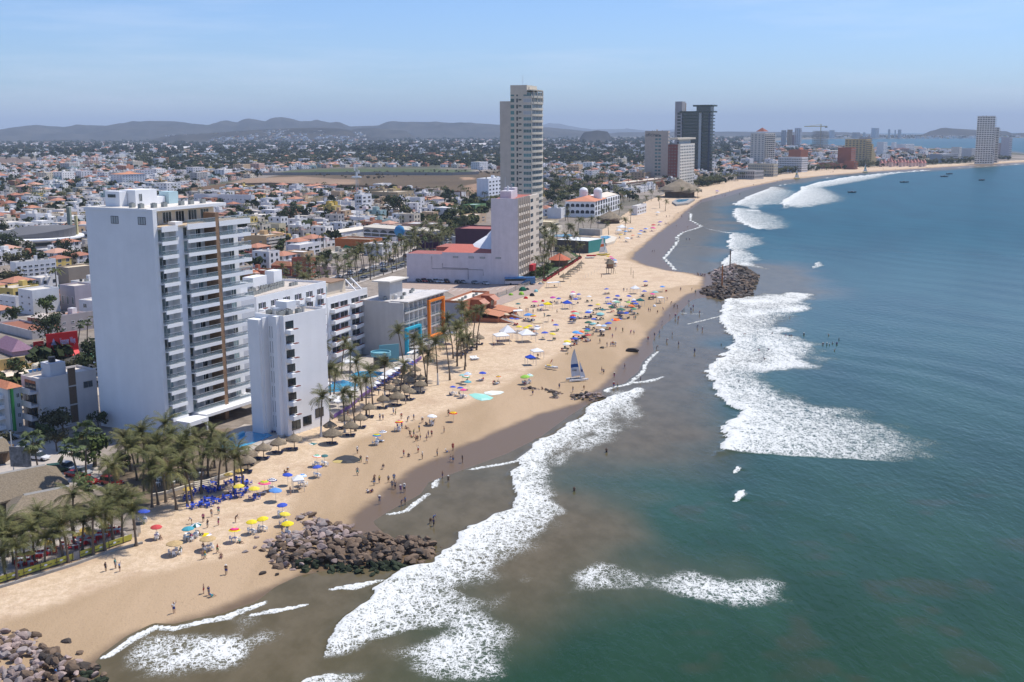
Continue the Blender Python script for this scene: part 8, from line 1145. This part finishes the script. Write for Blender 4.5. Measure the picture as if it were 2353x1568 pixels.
for fr, x, y, h, c, lb in (('m', 684, 895, 9.5, m_wood, 'tall dark marker post at the back of the rock point'), ('m', 616, 1045, 9.5, M('orange_post', (.45, .16, .04), .8), 'orange brown marker post on the rock point')): p = P(*V(fr, x, y), 2.6); o = MB().mat(c).tube([(0, 0, 0), (0, 0, h)], [.32, .26], 8).obj('marker_post', loc=(p.x, p.y, 1.2)); T(o, lb, 'post')
# ---------------------------------------------------------------- vehicles
m_tyre = M('tyre', (.02, .02, .02), .9); m_car = M('car_paint', 'OBJ', .25, spec=.6); m_lamp = M('lamp_glass', (.7, .7, .65), .2); m_tail = M('tail_lamp', (.3, .01, .01), .3)
def car_meshes(L_, w, h, suv):
    p = {}; b = MB().mat(m_car); pr = [(-L_ / 2, .35), (-L_ / 2, .85), (-L_ / 2 + .25, .95), (L_ / 2 - 1.1, .92), (L_ / 2 - .15, .78), (L_ / 2, .6), (L_ / 2, .35)]
    n = len(pr); b.add([(x, s_ * w / 2, z) for s_ in (-1, 1) for x, z in pr], [tuple(range(n)), tuple(range(n, 2 * n))[::-1]] + [(k, n + k, n + (k + 1) % n, (k + 1) % n) for k in range(n)]); r0, r1, t0, t1 = ((-L_ / 2 + .1, L_ / 2 - 1.15, -L_ / 2 + .35, L_ / 2 - 1.9) if suv else (-L_ / 2 + .55, L_ / 2 - 1.2, -L_ / 2 + 1.3, L_ / 2 - 2.1)); b.box(t0, -w * .40, h - .06, t1, w * .40, h); p['body'] = b.mesh('body')
    b = MB().mat(m_glass); b.add([(x, s_ * y, z) for s_ in (-1, 1) for x, y, z in ((r0, w * .47, .94), (r1, w * .47, .93), (t1, w * .40, h - .07), (t0, w * .40, h - .07))], [(0, 1, 2, 3), (7, 6, 5, 4), (1, 5, 6, 2), (4, 0, 3, 7), (3, 2, 6, 7)]); p['window'] = b.mesh('window'); b = MB().mat(m_tyre); q = [(.34 * math.cos(t), .34 + .34 * math.sin(t)) for t in np.linspace(0, 2 * PI, 13)[:-1]]; b.add([(x, y, z) for y in (-.11, .11) for x, z in q], [(k, (k + 1) % 12, 12 + (k + 1) % 12, 12 + k) for k in range(12)] + [tuple(range(12))[::-1], tuple(range(12, 24))]); p['wheel'] = b.mesh('wheel'); b = MB().mat(m_lamp).box(-.03, -.2, -.08, .03, .2, .08); p['headlight'] = b.mesh('headlight'); p['dims'] = (L_, w); return p
CARS = [car_meshes(4.3, 1.75, 1.42, False), car_meshes(4.6, 1.85, 1.72, True), car_meshes(3.9, 1.65, 1.48, False)]
CC = [((.70, .70, .70), 'white'), ((.36, .37, .39), 'silver grey'), ((.03, .03, .035), 'black'), ((.42, .02, .02), 'red'), ((.05, .08, .20), 'blue'), ((.18, .17, .15), 'tan'), ((.02, .07, .04), 'dark green'), ((.16, .05, .02), 'brown')]
def car(x, y, rz, kind, ci, grp, z=.78, desc=None):
    p = CARS[kind]; L_, w = p['dims']; o = empty('parked_car', (x, y, z), rz); inst('body', p['body'], o, col=CC[ci][0]); inst('window', p['window'], o)
    for sx in (-.31, .31):
        for sy in (-.46, .46): inst('wheel', p['wheel'], o, (sx * L_, sy * w, 0))
    for sy in (-.36, .36): inst('headlight', p['headlight'], o, (L_ / 2, sy * w, .68))
    later(o, desc or f"{CC[ci][1]} {('saloon car', 'tall estate car', 'small hatchback')[kind]}", 'car', grp)
for x, y, k, c in ((1778, 1010, 0, 2), (1830, 1012, 1, 3), (1882, 1014, 0, 2), (1938, 1015, 1, 0), (1985, 1018, 2, 0), (2035, 1018, 1, 7), (2140, 1022, 0, 2), (2190, 1024, 2, 1), (2298, 1028, 0, 1), (2395, 1034, 0, 0)): p = P(*V('b', x, y + 18), .78); car(p.x, p.y, -1.2 + .15, k, c, 'cars along the blank wall')
for x, y, rz, k, c in ((235, 1045, .0, 1, 1), (360, 1095, -.3, 1, 0), (530, 1208, .4, 1, 6), (630, 1190, -.5, 1, 1), (760, 1228, -.6, 0, 1), (690, 1255, -.5, 0, 3), (815, 1310, -.5, 0, 3), (1025, 1325, -.4, 1, 3), (320, 1232, .2, 0, 6), (890, 300, 0.3, 0, 0), (885, 245, .3, 0, 0), (905, 420, -.3, 1, 5), (50, 905, .4, 0, 1), (90, 910, .4, 2, 1), (150, 1030, .3, 0, 4), (30, 1015, .4, 2, 0)): p = P(*V('c', x, y), .78); car(p.x, p.y, rz, k, c, 'cars in the dusty lots')
for k, (off, st) in enumerate(((-5.5, 12), (5.5, 13), (-2.6, 31), (2.6, 29))):
    for (x, y), (x2, y2) in zip(along_line(AVE, st, off, .3), along_line(AVE, st, off, 0.0)[1:]):
        u, v = proj((x, y, 1))
        if 330 < y < 900 and 0 < u < 1150 and R.random() < .8: car(x, y, PI / 2 - math.radians(25), R.choice((0, 0, 1, 2)), R.choices(range(8), (30, 20, 14, 9, 8, 6, 3, 5))[0], 'cars on the palm avenue', .80)
bs = empty('coach', P(*V('i', 643, 549), .78), .09); T(bs, 'blue and silver coach parked at the foot of the narrow pink white tower', 'bus'); Lb = 13.5; MB().mat(m_car).box(-Lb / 2, -1.25, .45, Lb / 2, 1.25, 1.75).obj('lower_body', bs, col=(.48, .49, .52)); MB().mat(m_glass).box(-Lb / 2 + .05, -1.22, 1.751, Lb / 2 - .1, 1.22, 2.75).obj('window', bs); MB().mat(m_car).box(-Lb / 2, -1.25, 2.751, Lb / 2, 1.25, 3.3).obj('roof', bs, col=(.04, .18, .42)); b = MB().mat(m_car); b.add([(0, -1.27, .5), (Lb / 2, -1.27, .5), (Lb / 2, -1.27, 2.7), (3, -1.27, 2.7)], [(0, 1, 2, 3)]); b.obj('blue_swoosh', bs, col=(.04, .17, .34)); MB().mat(m_plain).box(-1.5, -.7, 3.3, 1.5, .7, 3.55).obj('roof_unit', bs, col=(.1, .3, .55))
for x in (-4.2, 3.0, 4.4): [inst('wheel', CARS[0]['wheel'], bs, (x, sy, .0), s=(1.35, 1.3, 1.35)) for sy in (-1.2, 1.2)]
# ---------------------------------------------------------------- rocks of the groynes
import bmesh
m_rock = M('rock', 'OBJ', .9, nz=(1.5, .3), var=.25, bump=(5, .05)); ROCK = []
for k in range(7):
    bm = bmesh.new(); bmesh.ops.create_icosphere(bm, subdivisions=2, radius=.5); r = random.Random(k); pl = [(Vector((r.gauss(0, 1), r.gauss(0, 1), r.gauss(0, 1))).normalized(), r.uniform(.24, .42)) for _ in range(11)]
    for v in bm.verts:
        for n, d in pl:
            e = v.co.dot(n) - d
            if e > 0: v.co -= n * e
        v.co *= r.uniform(.96, 1.05); v.co.x *= 1.25; v.co.z *= .85
    me = D.meshes.new('boulder'); bm.to_mesh(me); bm.free(); me.materials.append(m_rock); ROCK.append(me)
RK = {'pink': ((.36, .27, .235), 'pale pinkish grey'), 'brown': ((.17, .115, .075), 'brown'), 'dark': ((.075, .058, .046), 'dark brown'), 'moss': ((.022, .032, .012), 'mossy green'), 'grey': ((.11, .095, .085), 'grey'), 'light': ((.30, .25, .23), 'light grey')}
STUFFR = {}
def rocks(fr, pts, n_ind, n_st, size, hmax, place, colf, grp):
    poly = pxline(VL(fr, *pts), z=.3); xs, ys = [p[0] for p in poly], [p[1] for p in poly]; out = []; ring = poly + [poly[0]]
    while len(out) < n_ind + n_st:
        x, y = R.uniform(min(xs), max(xs)), R.uniform(min(ys), max(ys))
        if arr_in(x, y, poly): d = abs(float(sdist(np.array([x]), np.array([y]), ring)[0][0])); out.append((x, y, d, R.uniform(*size)))
    out.sort(key=lambda q: -q[3])
    for k, (x, y, d, s) in enumerate(out):
        u, v = proj((x, y, 0)); c = colf(u, v, d, x, y); z = min(hmax, d * .34) * R.uniform(.75, 1.1) + (.1 if c == 'moss' else .25) - .1; rot = (R.uniform(-.5, .5), R.uniform(-.5, .5), R.uniform(0, 6.28)); sc = (s, s * R.uniform(.7, 1), s * R.uniform(.6, .95))
        if k < n_ind: o = inst('boulder', ROCK[k % 7], None, (x, y, z), 0, sc, RK[c][0]); o.rotation_euler = rot; later(o, f"{'large' if s > (size[0] + size[1]) * .55 else 'small'} {RK[c][1]} boulder", 'boulder', grp)
        else: STUFFR.setdefault(grp, []).append((x, y, z, rot, sc, k % 7, RK[c][0]))
G1 = [(345, 300), (480, 230), (640, 190), (740, 110), (650, 75), (640, 10), (830, 20), (860, 60), (760, 90), (900, 75), (1000, 90), (1180, 130), (1180, 170), (1420, 200), (1580, 240), (1880, 240), (1990, 310), (1960, 400), (1800, 460), (1500, 540), (1200, 545), (860, 545), (420, 500), (350, 380)]
rocks('f', G1, 165, 520, (.6, 2.0), 1.25, 'near', lambda u, v, d, x, y: 'moss' if v > 1299 and u > 690 and d < 2.6 else R.choice(('pink', 'pink', 'light', 'brown')) if v < 1262 - (u - 640) * .08 and u < 830 else R.choice(('brown', 'brown', 'dark', 'pink' if u < 800 else 'brown')), 'boulders of the near groyne')
rocks('e', [(-60, 1060), (60, 1060), (380, 1130), (330, 1200), (560, 1290), (700, 1350), (830, 1370), (980, 1480), (1010, 1620), (-60, 1620)], 85, 150, (.6, 1.9), 1.1, 'corner', lambda u, v, d, x, y: R.choice(('pink', 'light', 'pink', 'brown')) if u < 95 else 'moss' if u > 185 and R.random() < .7 else R.choice(('brown', 'dark', 'brown', 'pink')), 'boulders at the lower left corner')
rocks('m', [(505, 945), (640, 892), (760, 885), (860, 920), (930, 980), (900, 1050), (870, 1130), (760, 1160), (620, 1172), (480, 1140), (405, 1105), (480, 1065), (540, 1070), (540, 1000)], 45, 900, (1.0, 3.2), 1.9, 'point', lambda u, v, d, x, y: R.choice(('light', 'pink', 'grey')) if u < 1690 and v < 655 and R.random() < .8 else R.choice(('dark', 'grey', 'dark', 'brown')), 'boulders of the rock point')
for pts in ([(380, 1268), (520, 1262), (600, 1278), (560, 1300), (400, 1290)], [(640, 1282), (760, 1300), (815, 1318), (740, 1334), (650, 1310)], [(862, 1330), (960, 1308), (1190, 1318), (1218, 1358), (1080, 1395), (880, 1368)], [(700, 1345), (760, 1345), (760, 1362), (700, 1362)]): rocks('j', pts, 1, 62, (.6, 1.7), .8, 'mid', lambda u, v, d, x, y: R.choice(('pink', 'grey', 'brown', 'dark')), 'boulders of the sand groyne')
for grp, L_ in STUFFR.items():
    b = MB().mat(M('rock_mass', 'ATT', .9, nz=(1.5, .3)))
    for x, y, z, rot, sc, k, c in L_:
        mt = Matrix.Translation((x, y, z - .25)) @ Matrix.Rotation(rot[2], 4, 'Z') @ Matrix.Rotation(rot[0], 4, 'X') @ Matrix.Diagonal((*sc, 1)); f = R.uniform(.7, 1.25); b.col(tuple(q * f for q in c)); b.add([mt @ v.co for v in ROCK[k].vertices], [tuple(p.vertices) for p in ROCK[k].polygons])
    T(b.obj('rock_mass'), 'smaller ' + grp + ' filling the gaps', 'rocks', kind='stuff')
for fr, x, y, s, c in (('e', 612, 1195, 1.6, 'dark'), ('e', 740, 1300, 1.3, 'brown'), ('f', 345, 572, 1.2, 'dark'), ('f', 478, 580, 1.0, 'dark'), ('f', 290, 240, .9, 'pink'), ('f', 275, 330, 1.0, 'pink'), ('f', 190, 372, 1.1, 'light'), ('f', 1355, 585, 1.2, 'moss'), ('f', 1400, 560, 1.1, 'moss'), ('f', 1265, 566, .8, 'moss'), ('j', 1445, 935, 4.0, 'dark'), ('j', 1168, 903, 2.0, 'dark')): p = G(x, y, fr); o = inst('boulder', ROCK[R.randrange(7)], None, (p.x, p.y, p.z + .15), R.uniform(0, 6), (s, s * .8, s * .6), RK[c][0]); later(o, f'lone {RK[c][1]} boulder apart from the pile', 'boulder', 'lone boulders')
# ---------------------------------------------------------------- people
m_skin = M('skin', 'OBJ', .6); m_cloth = M('clothing', 'OBJ', .85, spec=.15)
def figure(pose):
    """one skinned body; clothes are shells cut from it by nearest bone"""
    J, E = {}, []
    def j(n, p, r, par=None): J[n] = (Vector(p), r); (E.append((par, n)) if par else None)
    sit = pose in ('chair', 'sand'); hz_ = {'chair': .50, 'sand': .14, 'bend': .88}.get(pose, .93); ln = {'bend': .75, 'walk': .04, 'sand': -.35}.get(pose, 0.0)
    up_ = lambda s_, x=0, f=0: (x, hz_ and -math.sin(ln) * s_ - f, hz_ + math.cos(ln) * s_)
    j('hip', (0, 0, hz_), .125); j('belly', up_(.17), .125, 'hip'); j('chest', up_(.36), .15, 'belly'); j('neck', up_(.52), .055, 'chest'); j('head', up_(.60, 0, .01), .088, 'neck'); j('crown', up_(.72), .085, 'head'); j('nose', up_(.63, 0, .10), .018, 'head')
    for s_, S_ in ((-1, 'l'), (1, 'r')):
        sw = s_ * (.3 if pose == 'walk' else .08)
        if pose == 'chair': k, a, t = (s_ * .13, -.44, .50), (s_ * .14, -.46, .09), (s_ * .14, -.62, .04)
        elif pose == 'sand': k, a, t = (s_ * .16, -.40, .38), (s_ * .15, -.66, .07), (s_ * .15, -.80, .05)
        elif pose == 'bend': k, a, t = (s_ * .13, -.05, .48), (s_ * .14, .05, .08), (s_ * .14, -.12, .04)
        else: k, a, t = (s_ * .11, -.05 - sw * .55, .49), (s_ * .11, (.0 if pose != 'walk' else .26 if s_ > 0 else -.24), .08), (s_ * .12, (-.17 if pose != 'walk' else .12 if s_ > 0 else -.42), .04)
        j('th' + S_, (s_ * .10, J['hip'][0].y - .01, hz_ - .06 if not sit else hz_), .105, 'hip'); j('kn' + S_, k, .068, 'th' + S_); j('an' + S_, a, .048, 'kn' + S_); j('to' + S_, t, .04, 'an' + S_)
        sh = Vector(up_(.46, s_ * .19)); el = sh + Vector((s_ * .07, .05 - sw * .5, -.27)); ha = el + Vector((s_ * -.02, -.13 - sw * .4, -.21))
        if pose == 'bend': el = sh + Vector((s_ * .03, -.08, -.26)); ha = el + Vector((0, -.14, -.2))
        if pose == 'wave': el, ha = (sh + Vector((s_ * .2, -.05, .05 if s_ > 0 else -.2)), sh + Vector((s_ * .16, -.12, .30 if s_ > 0 else -.34)))
        j('sh' + S_, sh, .066, 'chest'); j('el' + S_, el, .044, 'sh' + S_); j('wr' + S_, ha, .032, 'el' + S_); d = (ha - el).normalized(); n = d.cross(Vector((1, 0, 0))).normalized(); j('pa' + S_, ha + d * .07, .034, 'wr' + S_)
        for i, (o_, l_) in enumerate(((-.027, .075), (-.009, .088), (.009, .082), (.027, .062))): j(f'f{i}{S_}', ha + d * .11 + n * o_, .010, 'pa' + S_); j(f'g{i}{S_}', ha + d * (.11 + l_) + n * o_ * 1.2 + Vector((-s_ * .02, 0, 0)), .008, f'f{i}{S_}')
        j('tb' + S_, ha + d * .06 - n * .055, .011, 'pa' + S_)
    nm = list(J); me = D.meshes.new('body'); me.from_pydata([tuple(J[n][0]) for n in nm], [(nm.index(a), nm.index(c)) for a, c in E], []); o = D.objects.new('body', me); COL.objects.link(o); o.modifiers.new('skin', 'SKIN')
    for k, n in enumerate(nm): me.skin_vertices[0].data[k].radius = (J[n][1], J[n][1]); me.skin_vertices[0].data[k].use_root = n == 'hip'
    o.modifiers.new('sub', 'SUBSURF').levels = 1; bpy.context.view_layer.update(); bd = D.meshes.new_from_object(o.evaluated_get(bpy.context.evaluated_depsgraph_get())); D.objects.remove(o); bd.name = 'body'; bd.materials.clear(); bd.materials.append(m_skin); bd.polygons.foreach_set('use_smooth', [True] * len(bd.polygons))
    def bone(p):
        best = None
        for a, c in E:
            A_, C_ = J[a][0], J[c][0]; dd = C_ - A_; t = max(0, min(1, (p - A_).dot(dd) / max(1e-9, dd.length_squared))); q = (p - A_ - dd * t).length - J[a][1] * .6
            if best is None or q < best[0]: best = (q, a, c, t)
        return best
    bn = [bone(v.co) for v in bd.vertices]
    def shell(name, test, off, mat):
        fs = [p for p in bd.polygons if all(test(bn[i], bd.vertices[i].co) for i in p.vertices)]; us = sorted({i for p in fs for i in p.vertices}); ix = {i: k for k, i in enumerate(us)}; m_ = D.meshes.new(name); m_.from_pydata([bd.vertices[i].co + bd.vertices[i].normal * off for i in us], [], [[ix[i] for i in p.vertices] for p in fs]); m_.materials.append(mat); return m_
    hd = J['head'][0]; tor = {'belly', 'chest', 'shl', 'shr'}
    parts = {'shirt': shell('shirt', lambda b_, p: (b_[2] in tor and not (b_[2] == 'belly' and b_[3] < .25)) or (b_[2] in ('ell', 'elr') and b_[3] < .55) or (b_[2] == 'neck' and b_[3] < .3), .016, m_cloth), 'shorts': shell('shorts', lambda b_, p: b_[2] in ('thl', 'thr') or (b_[2] in ('knl', 'knr') and b_[3] < .75) or (b_[2] == 'belly' and b_[3] < .5), .02, m_cloth), 'top': shell('top', lambda b_, p: b_[2] == 'chest' and .2 < b_[3] < .85, .012, m_cloth), 'hair': shell('hair', lambda b_, p: b_[2] in ('head', 'crown') and (p - hd).dot(Vector((0, .75, .9))) > .005, .018, m_cloth)}
    b = MB().mat(m_cloth); b.lathe([(.20, 0), (.19, .015), (.105, .02), (.09, .11), (0, .13)], 0, 0, 12); parts['hat'] = b.mesh('hat'); return bd, parts, Vector(J['crown'][0])
FIG = {p: figure(p) for p in ('stand', 'walk', 'wave', 'bend', 'chair', 'sand')}
SK = [(.42, .24, .15), (.32, .17, .10), (.22, .115, .065), (.50, .31, .21)]
CL = [((.75, .74, .72), 'white'), ((.05, .05, .06), 'black'), ((.04, .06, .22), 'navy'), ((.50, .03, .04), 'red'), ((.06, .20, .45), 'blue'), ((.30, .30, .31), 'grey'), ((.10, .35, .32), 'teal'), ((.55, .12, .28), 'pink'), ((.62, .45, .06), 'yellow'), ((.22, .14, .08), 'brown'), ((.20, .06, .25), 'purple'), ((.10, .22, .08), 'green')]
VB = dict(stand='standing', walk='walking', wave='raising one arm', bend='bending down', chair='sitting', sand='sitting on sand'); PN = [0]
def person(x, y, z=None, pose=None, rz=None, shirt=None, short=None, grp='people on the beach', s=None, verb=None):
    if PN[0] >= 299: return
    PN[0] += 1; pose = pose or R.choice(('stand', 'stand', 'walk', 'walk', 'wave', 'bend') if R.random() < .9 else ('sand',)); bd, pr, cr_ = FIG[pose]; s = s or R.uniform(.9, 1.06); o = inst('person', bd, None, (x, y, gz(x, y) if z is None else z), R.uniform(0, 6.28) if rz is None else rz, (s, s, s), R.choice(SK)); si = R.choices(range(12), (12, 12, 7, 7, 8, 6, 4, 5, 3, 4, 2, 3))[0] if shirt is None else shirt; hi = R.choices(range(12), (4, 16, 12, 5, 10, 8, 3, 3, 1, 5, 2, 3))[0] if short is None else short
    bare = R.random() < .26; inst('shorts', pr['shorts'], o, col=CL[hi][0])
    if not bare: inst('shirt', pr['shirt'], o, col=CL[si][0])
    hat = R.random() < .16; inst('hair', pr['hair'], o, col=R.choice(((.012, .01, .008), (.03, .018, .01), (.02, .012, .008))))
    if hat: inst('hat', pr['hat'], o, tuple(cr_ - Vector((0, 0, .06))), col=(.72, .70, .64))
    later(o, f"person {'bare chested' if bare else 'in ' + CL[si][1] + ' shirt'} and {CL[hi][1]} shorts {'with hat ' if hat else ''}{verb or VB[pose]}", 'person', grp)
PP = dict(d=((1217, 1040), (1303, 1133), (1218, 1238), (1455, 1185), (1247, 1122), (1372, 1290), (1372, 1333), (1420, 1312), (1503, 1308), (1555, 1300), (1537, 1362), (1565, 1368), (1615, 1398), (1650, 1395), (1643, 1073), (1690, 1068), (1777, 1033), (1815, 1092), (1950, 1063), (2037, 1030), (2095, 1012), (2075, 1115), (2097, 1122), (2182, 1125), (2000, 1268), (2053, 1300), (1422, 1505), (1620, 1520), (1657, 1512), (1425, 732), (1452, 732), (1548, 680), (1567, 685), (1622, 722), (1678, 745), (1735, 735), (1668, 812), (1815, 755), (1700, 885), (1718, 895), (1735, 880), (1757, 930), (1770, 905), (1785, 840), (1795, 915), (1853, 922), (2015, 850), (1415, 505), (1660, 585), (553, 1220), (575, 1222), (602, 1415), (1585, 810), (1625, 812), (1130, 690), (1850, 775), (1880, 780), (1910, 778), (1870, 890), (1900, 885), (1315, 1400), (1350, 1395), (2055, 695)),
    f=((1887, 105), (1915, 75), (1920, 130), (575, 180), (525, 190)), e=((972, 545), (1062, 520), (1100, 548), (1600, 930), (1875, 750), (1920, 768), (1940, 783), (2080, 575), (1885, 430), (1863, 435), (2000, 378), (2033, 420), (1763, 108), (1910, 145), (2010, 125), (2165, 95), (1945, 45), (520, 1545), (2010, 20), (1870, 90)),
    i=((1392, 485), (2120, 608), (2223, 608), (2255, 632), (1995, 695), (2030, 732), (2060, 765), (2078, 750), (2090, 775), (2195, 718), (2235, 765), (2135, 805), (2150, 800), (2215, 788), (2295, 822), (2020, 848), (2072, 855), (2100, 850), (2095, 885), (1950, 920), (2272, 945), (2320, 970), (1925, 1005), (1880, 1030), (2043, 1018), (1990, 1075), (2100, 1105), (1820, 1070), (1898, 1140), (2248, 1175), (1605, 1320), (1510, 1405), (1395, 1362), (1412, 1372), (1752, 1432), (1505, 1490), (1540, 1492), (1130, 1538), (1230, 1518), (848, 1512), (1005, 1505), (760, 1565), (1443, 1125), (1478, 1118), (1492, 1115), (1505, 1118), (1522, 1120), (1377, 1090), (1493, 1040), (1587, 990), (1660, 1005), (1690, 1007), (1525, 975), (1825, 797), (1840, 800), (1908, 815), (1960, 787), (1735, 770), (1750, 772), (765, 810), (983, 812), (868, 850), (700, 800), (717, 800), (403, 1123), (1080, 1190), (1597, 615), (1627, 612), (2275, 468), (2285, 470), (2300, 470), (2310, 472), (2322, 472), (2335, 474), (2345, 474), (1115, 700), (1690, 870), (1705, 872)),
    m=((18, 770), (38, 770), (310, 665), (337, 665), (290, 600), (320, 560), (228, 550), (270, 470), (240, 440), (130, 535), (142, 535), (155, 535), (165, 535), (205, 482), (140, 472), (168, 467), (360, 385), (350, 388), (410, 350), (435, 340), (620, 295), (635, 292), (645, 290), (555, 300), (680, 250), (765, 277), (770, 274)))
PK = {('e', 1062): (6, 5, 'stand'), ('e', 972): (1, 1, 'stand'), ('e', 2080): (3, 2, 'walk'), ('e', 1600): (0, 2, 'wave'), ('d', 2000): (4, 2, 'stand'), ('d', 1622): (3, 9, 'walk'), ('d', 1615): (10, 10, 'stand'), ('d', 2015): (0, 5, 'wave'), ('d', 1853): (4, 2, 'stand'), ('d', 1455): (1, 0, 'chair'), ('d', 1315): (0, 2, 'sand'), ('d', 1350): (2, 3, 'sand'), ('d', 1247): (1, 11, 'bend'), ('e', 2165): (1, 9, 'bend'), ('e', 520): (4, 4, 'stand')}
for fr, L_ in PP.items():
    for x, y in L_:
        p = G(x, y, fr); q = PK.get((fr, x), (None, None, None)); z = None; sea_ = not arr_in(p.x, p.y, LANDPOLY); person(p.x, p.y, (-.25 if sea_ else None), q[2], None, q[0], q[1], 'people wading' if sea_ else 'people on the beach', verb='wading' if sea_ and not q[2] else None)
for x, y in ((1436, 520), (1880, 530), (1525, 662), (1742, 655), (1848, 670), (1876, 672), (1892, 672), (1990, 662), (2184, 668), (2140, 738), (2170, 740), (2190, 742), (2215, 730), (2248, 735), (2265, 700), (2230, 788), (1638, 790), (1715, 782), (1680, 858), (1477, 1032), (1437, 697), (1383, 628), (1342, 742)): p = P(*V('l', x, y + 4), 0); person(p.x, p.y, -.95, R.choice(('stand', 'wave')), grp='bathers in the surf', verb='waist deep in surf')
for x, y in ((120, 205), (280, 12)): p = P(*V('n', x, y), 0); person(p.x, p.y, -.6, 'stand', grp='bathers in the surf', verb='waist deep in surf')
R.shuffle(SEATS)
for x, y, rz, ch in SEATS:
    if PN[0] > 262: break
    person(x, y, None, 'chair' if ch else 'sand', rz, grp='people sitting in the shade')
for _ in range(60):
    t = R.random(); u = 1690 + 560 * t; v = np.interp(u, [1690, 1739, 1830, 1900, 1988, 2105, 2280], [440, 428, 410, 401, 395.5, 390.5, 379.5]) - R.uniform(.3, 4); p = P(u, v, .5); person(p.x, p.y, None, 'stand', grp='people on the far beach', s=1.1)
# ---------------------------------------------------------------- labels from what stands beside each thing
for ph, fr, x, y in (('beached catamaran', 'i', 1170, 1440), ('lifeguard hut', 'i', 1470, 450), ('peaked marquee', 'i', 705, 1050), ('banner fence', 'e', 700, 430), ('near groyne', 'f', 900, 350), ('rock point', 'm', 560, 1080), ('dark grey parasail', 'd', 1120, 1095), ('bright blue canopy', 'i', 740, 1290), ('big domed blue canopy', 'i', 1078, 760), ('dark teal canopy', 'i', 1748, 730), ('pool terrace', 'd', 1250, 480), ('blue coach', 'i', 640, 545), ('teal umbrella', 'e', 1730, 250), ('lime green tent', 'i', 657, 660), ('thatched restaurant', 'c', 300, 1400), ('curved pool', 'i', 1440, 140), ('pale teal parasail', 'j', 60, 1350), ('infinity pool', 'd', 200, 900), ('sand groyne', 'j', 900, 1340), ('breaking surf', 'l', 1500, 900), ('lower left boulders', 'e', 400, 1400)): p = G(x, y, fr); MARK.append((ph, p.x, p.y))
MK = [(ph.replace('the ', '', 1), Vector((x, y, 0)), proj((x, y, 1))) for ph, x, y in MARK]; bins = {}
for o, desc in LQ:
    p = o.matrix_basis.translation; u, v = proj(p); ph, q, (mu, mv) = min(MK, key=lambda k: (k[1].x - p.x) ** 2 + (k[1].y - p.y) ** 2 + .0); rel = 'left of' if u < mu - 22 else 'right of' if u > mu + 22 else 'behind' if p.y > q.y else 'in front of'; bins.setdefault(f'{desc} {rel} {ph}', []).append((u, v, o))
OR = lambda k: f"{k}{'th' if 10 < k % 100 < 14 else {1: 'st', 2: 'nd', 3: 'rd'}.get(k % 10, 'th')}"
for lb, L_ in bins.items():
    L_.sort(key=lambda q: q[:2]); n = len(L_)
    for k, (u, v, o) in enumerate(L_): w = lb if n == 1 else f"{lb}, {('leftmost' if k == 0 else 'rightmost' if k == n - 1 else OR(k + 1) + ' from left')}"; w = w if len(w.split()) <= 16 else w.replace(' with ', ' ', 1).replace(' storey', '').replace(' flat', ''); o['label'] = ' '.join(w.split()[:16])
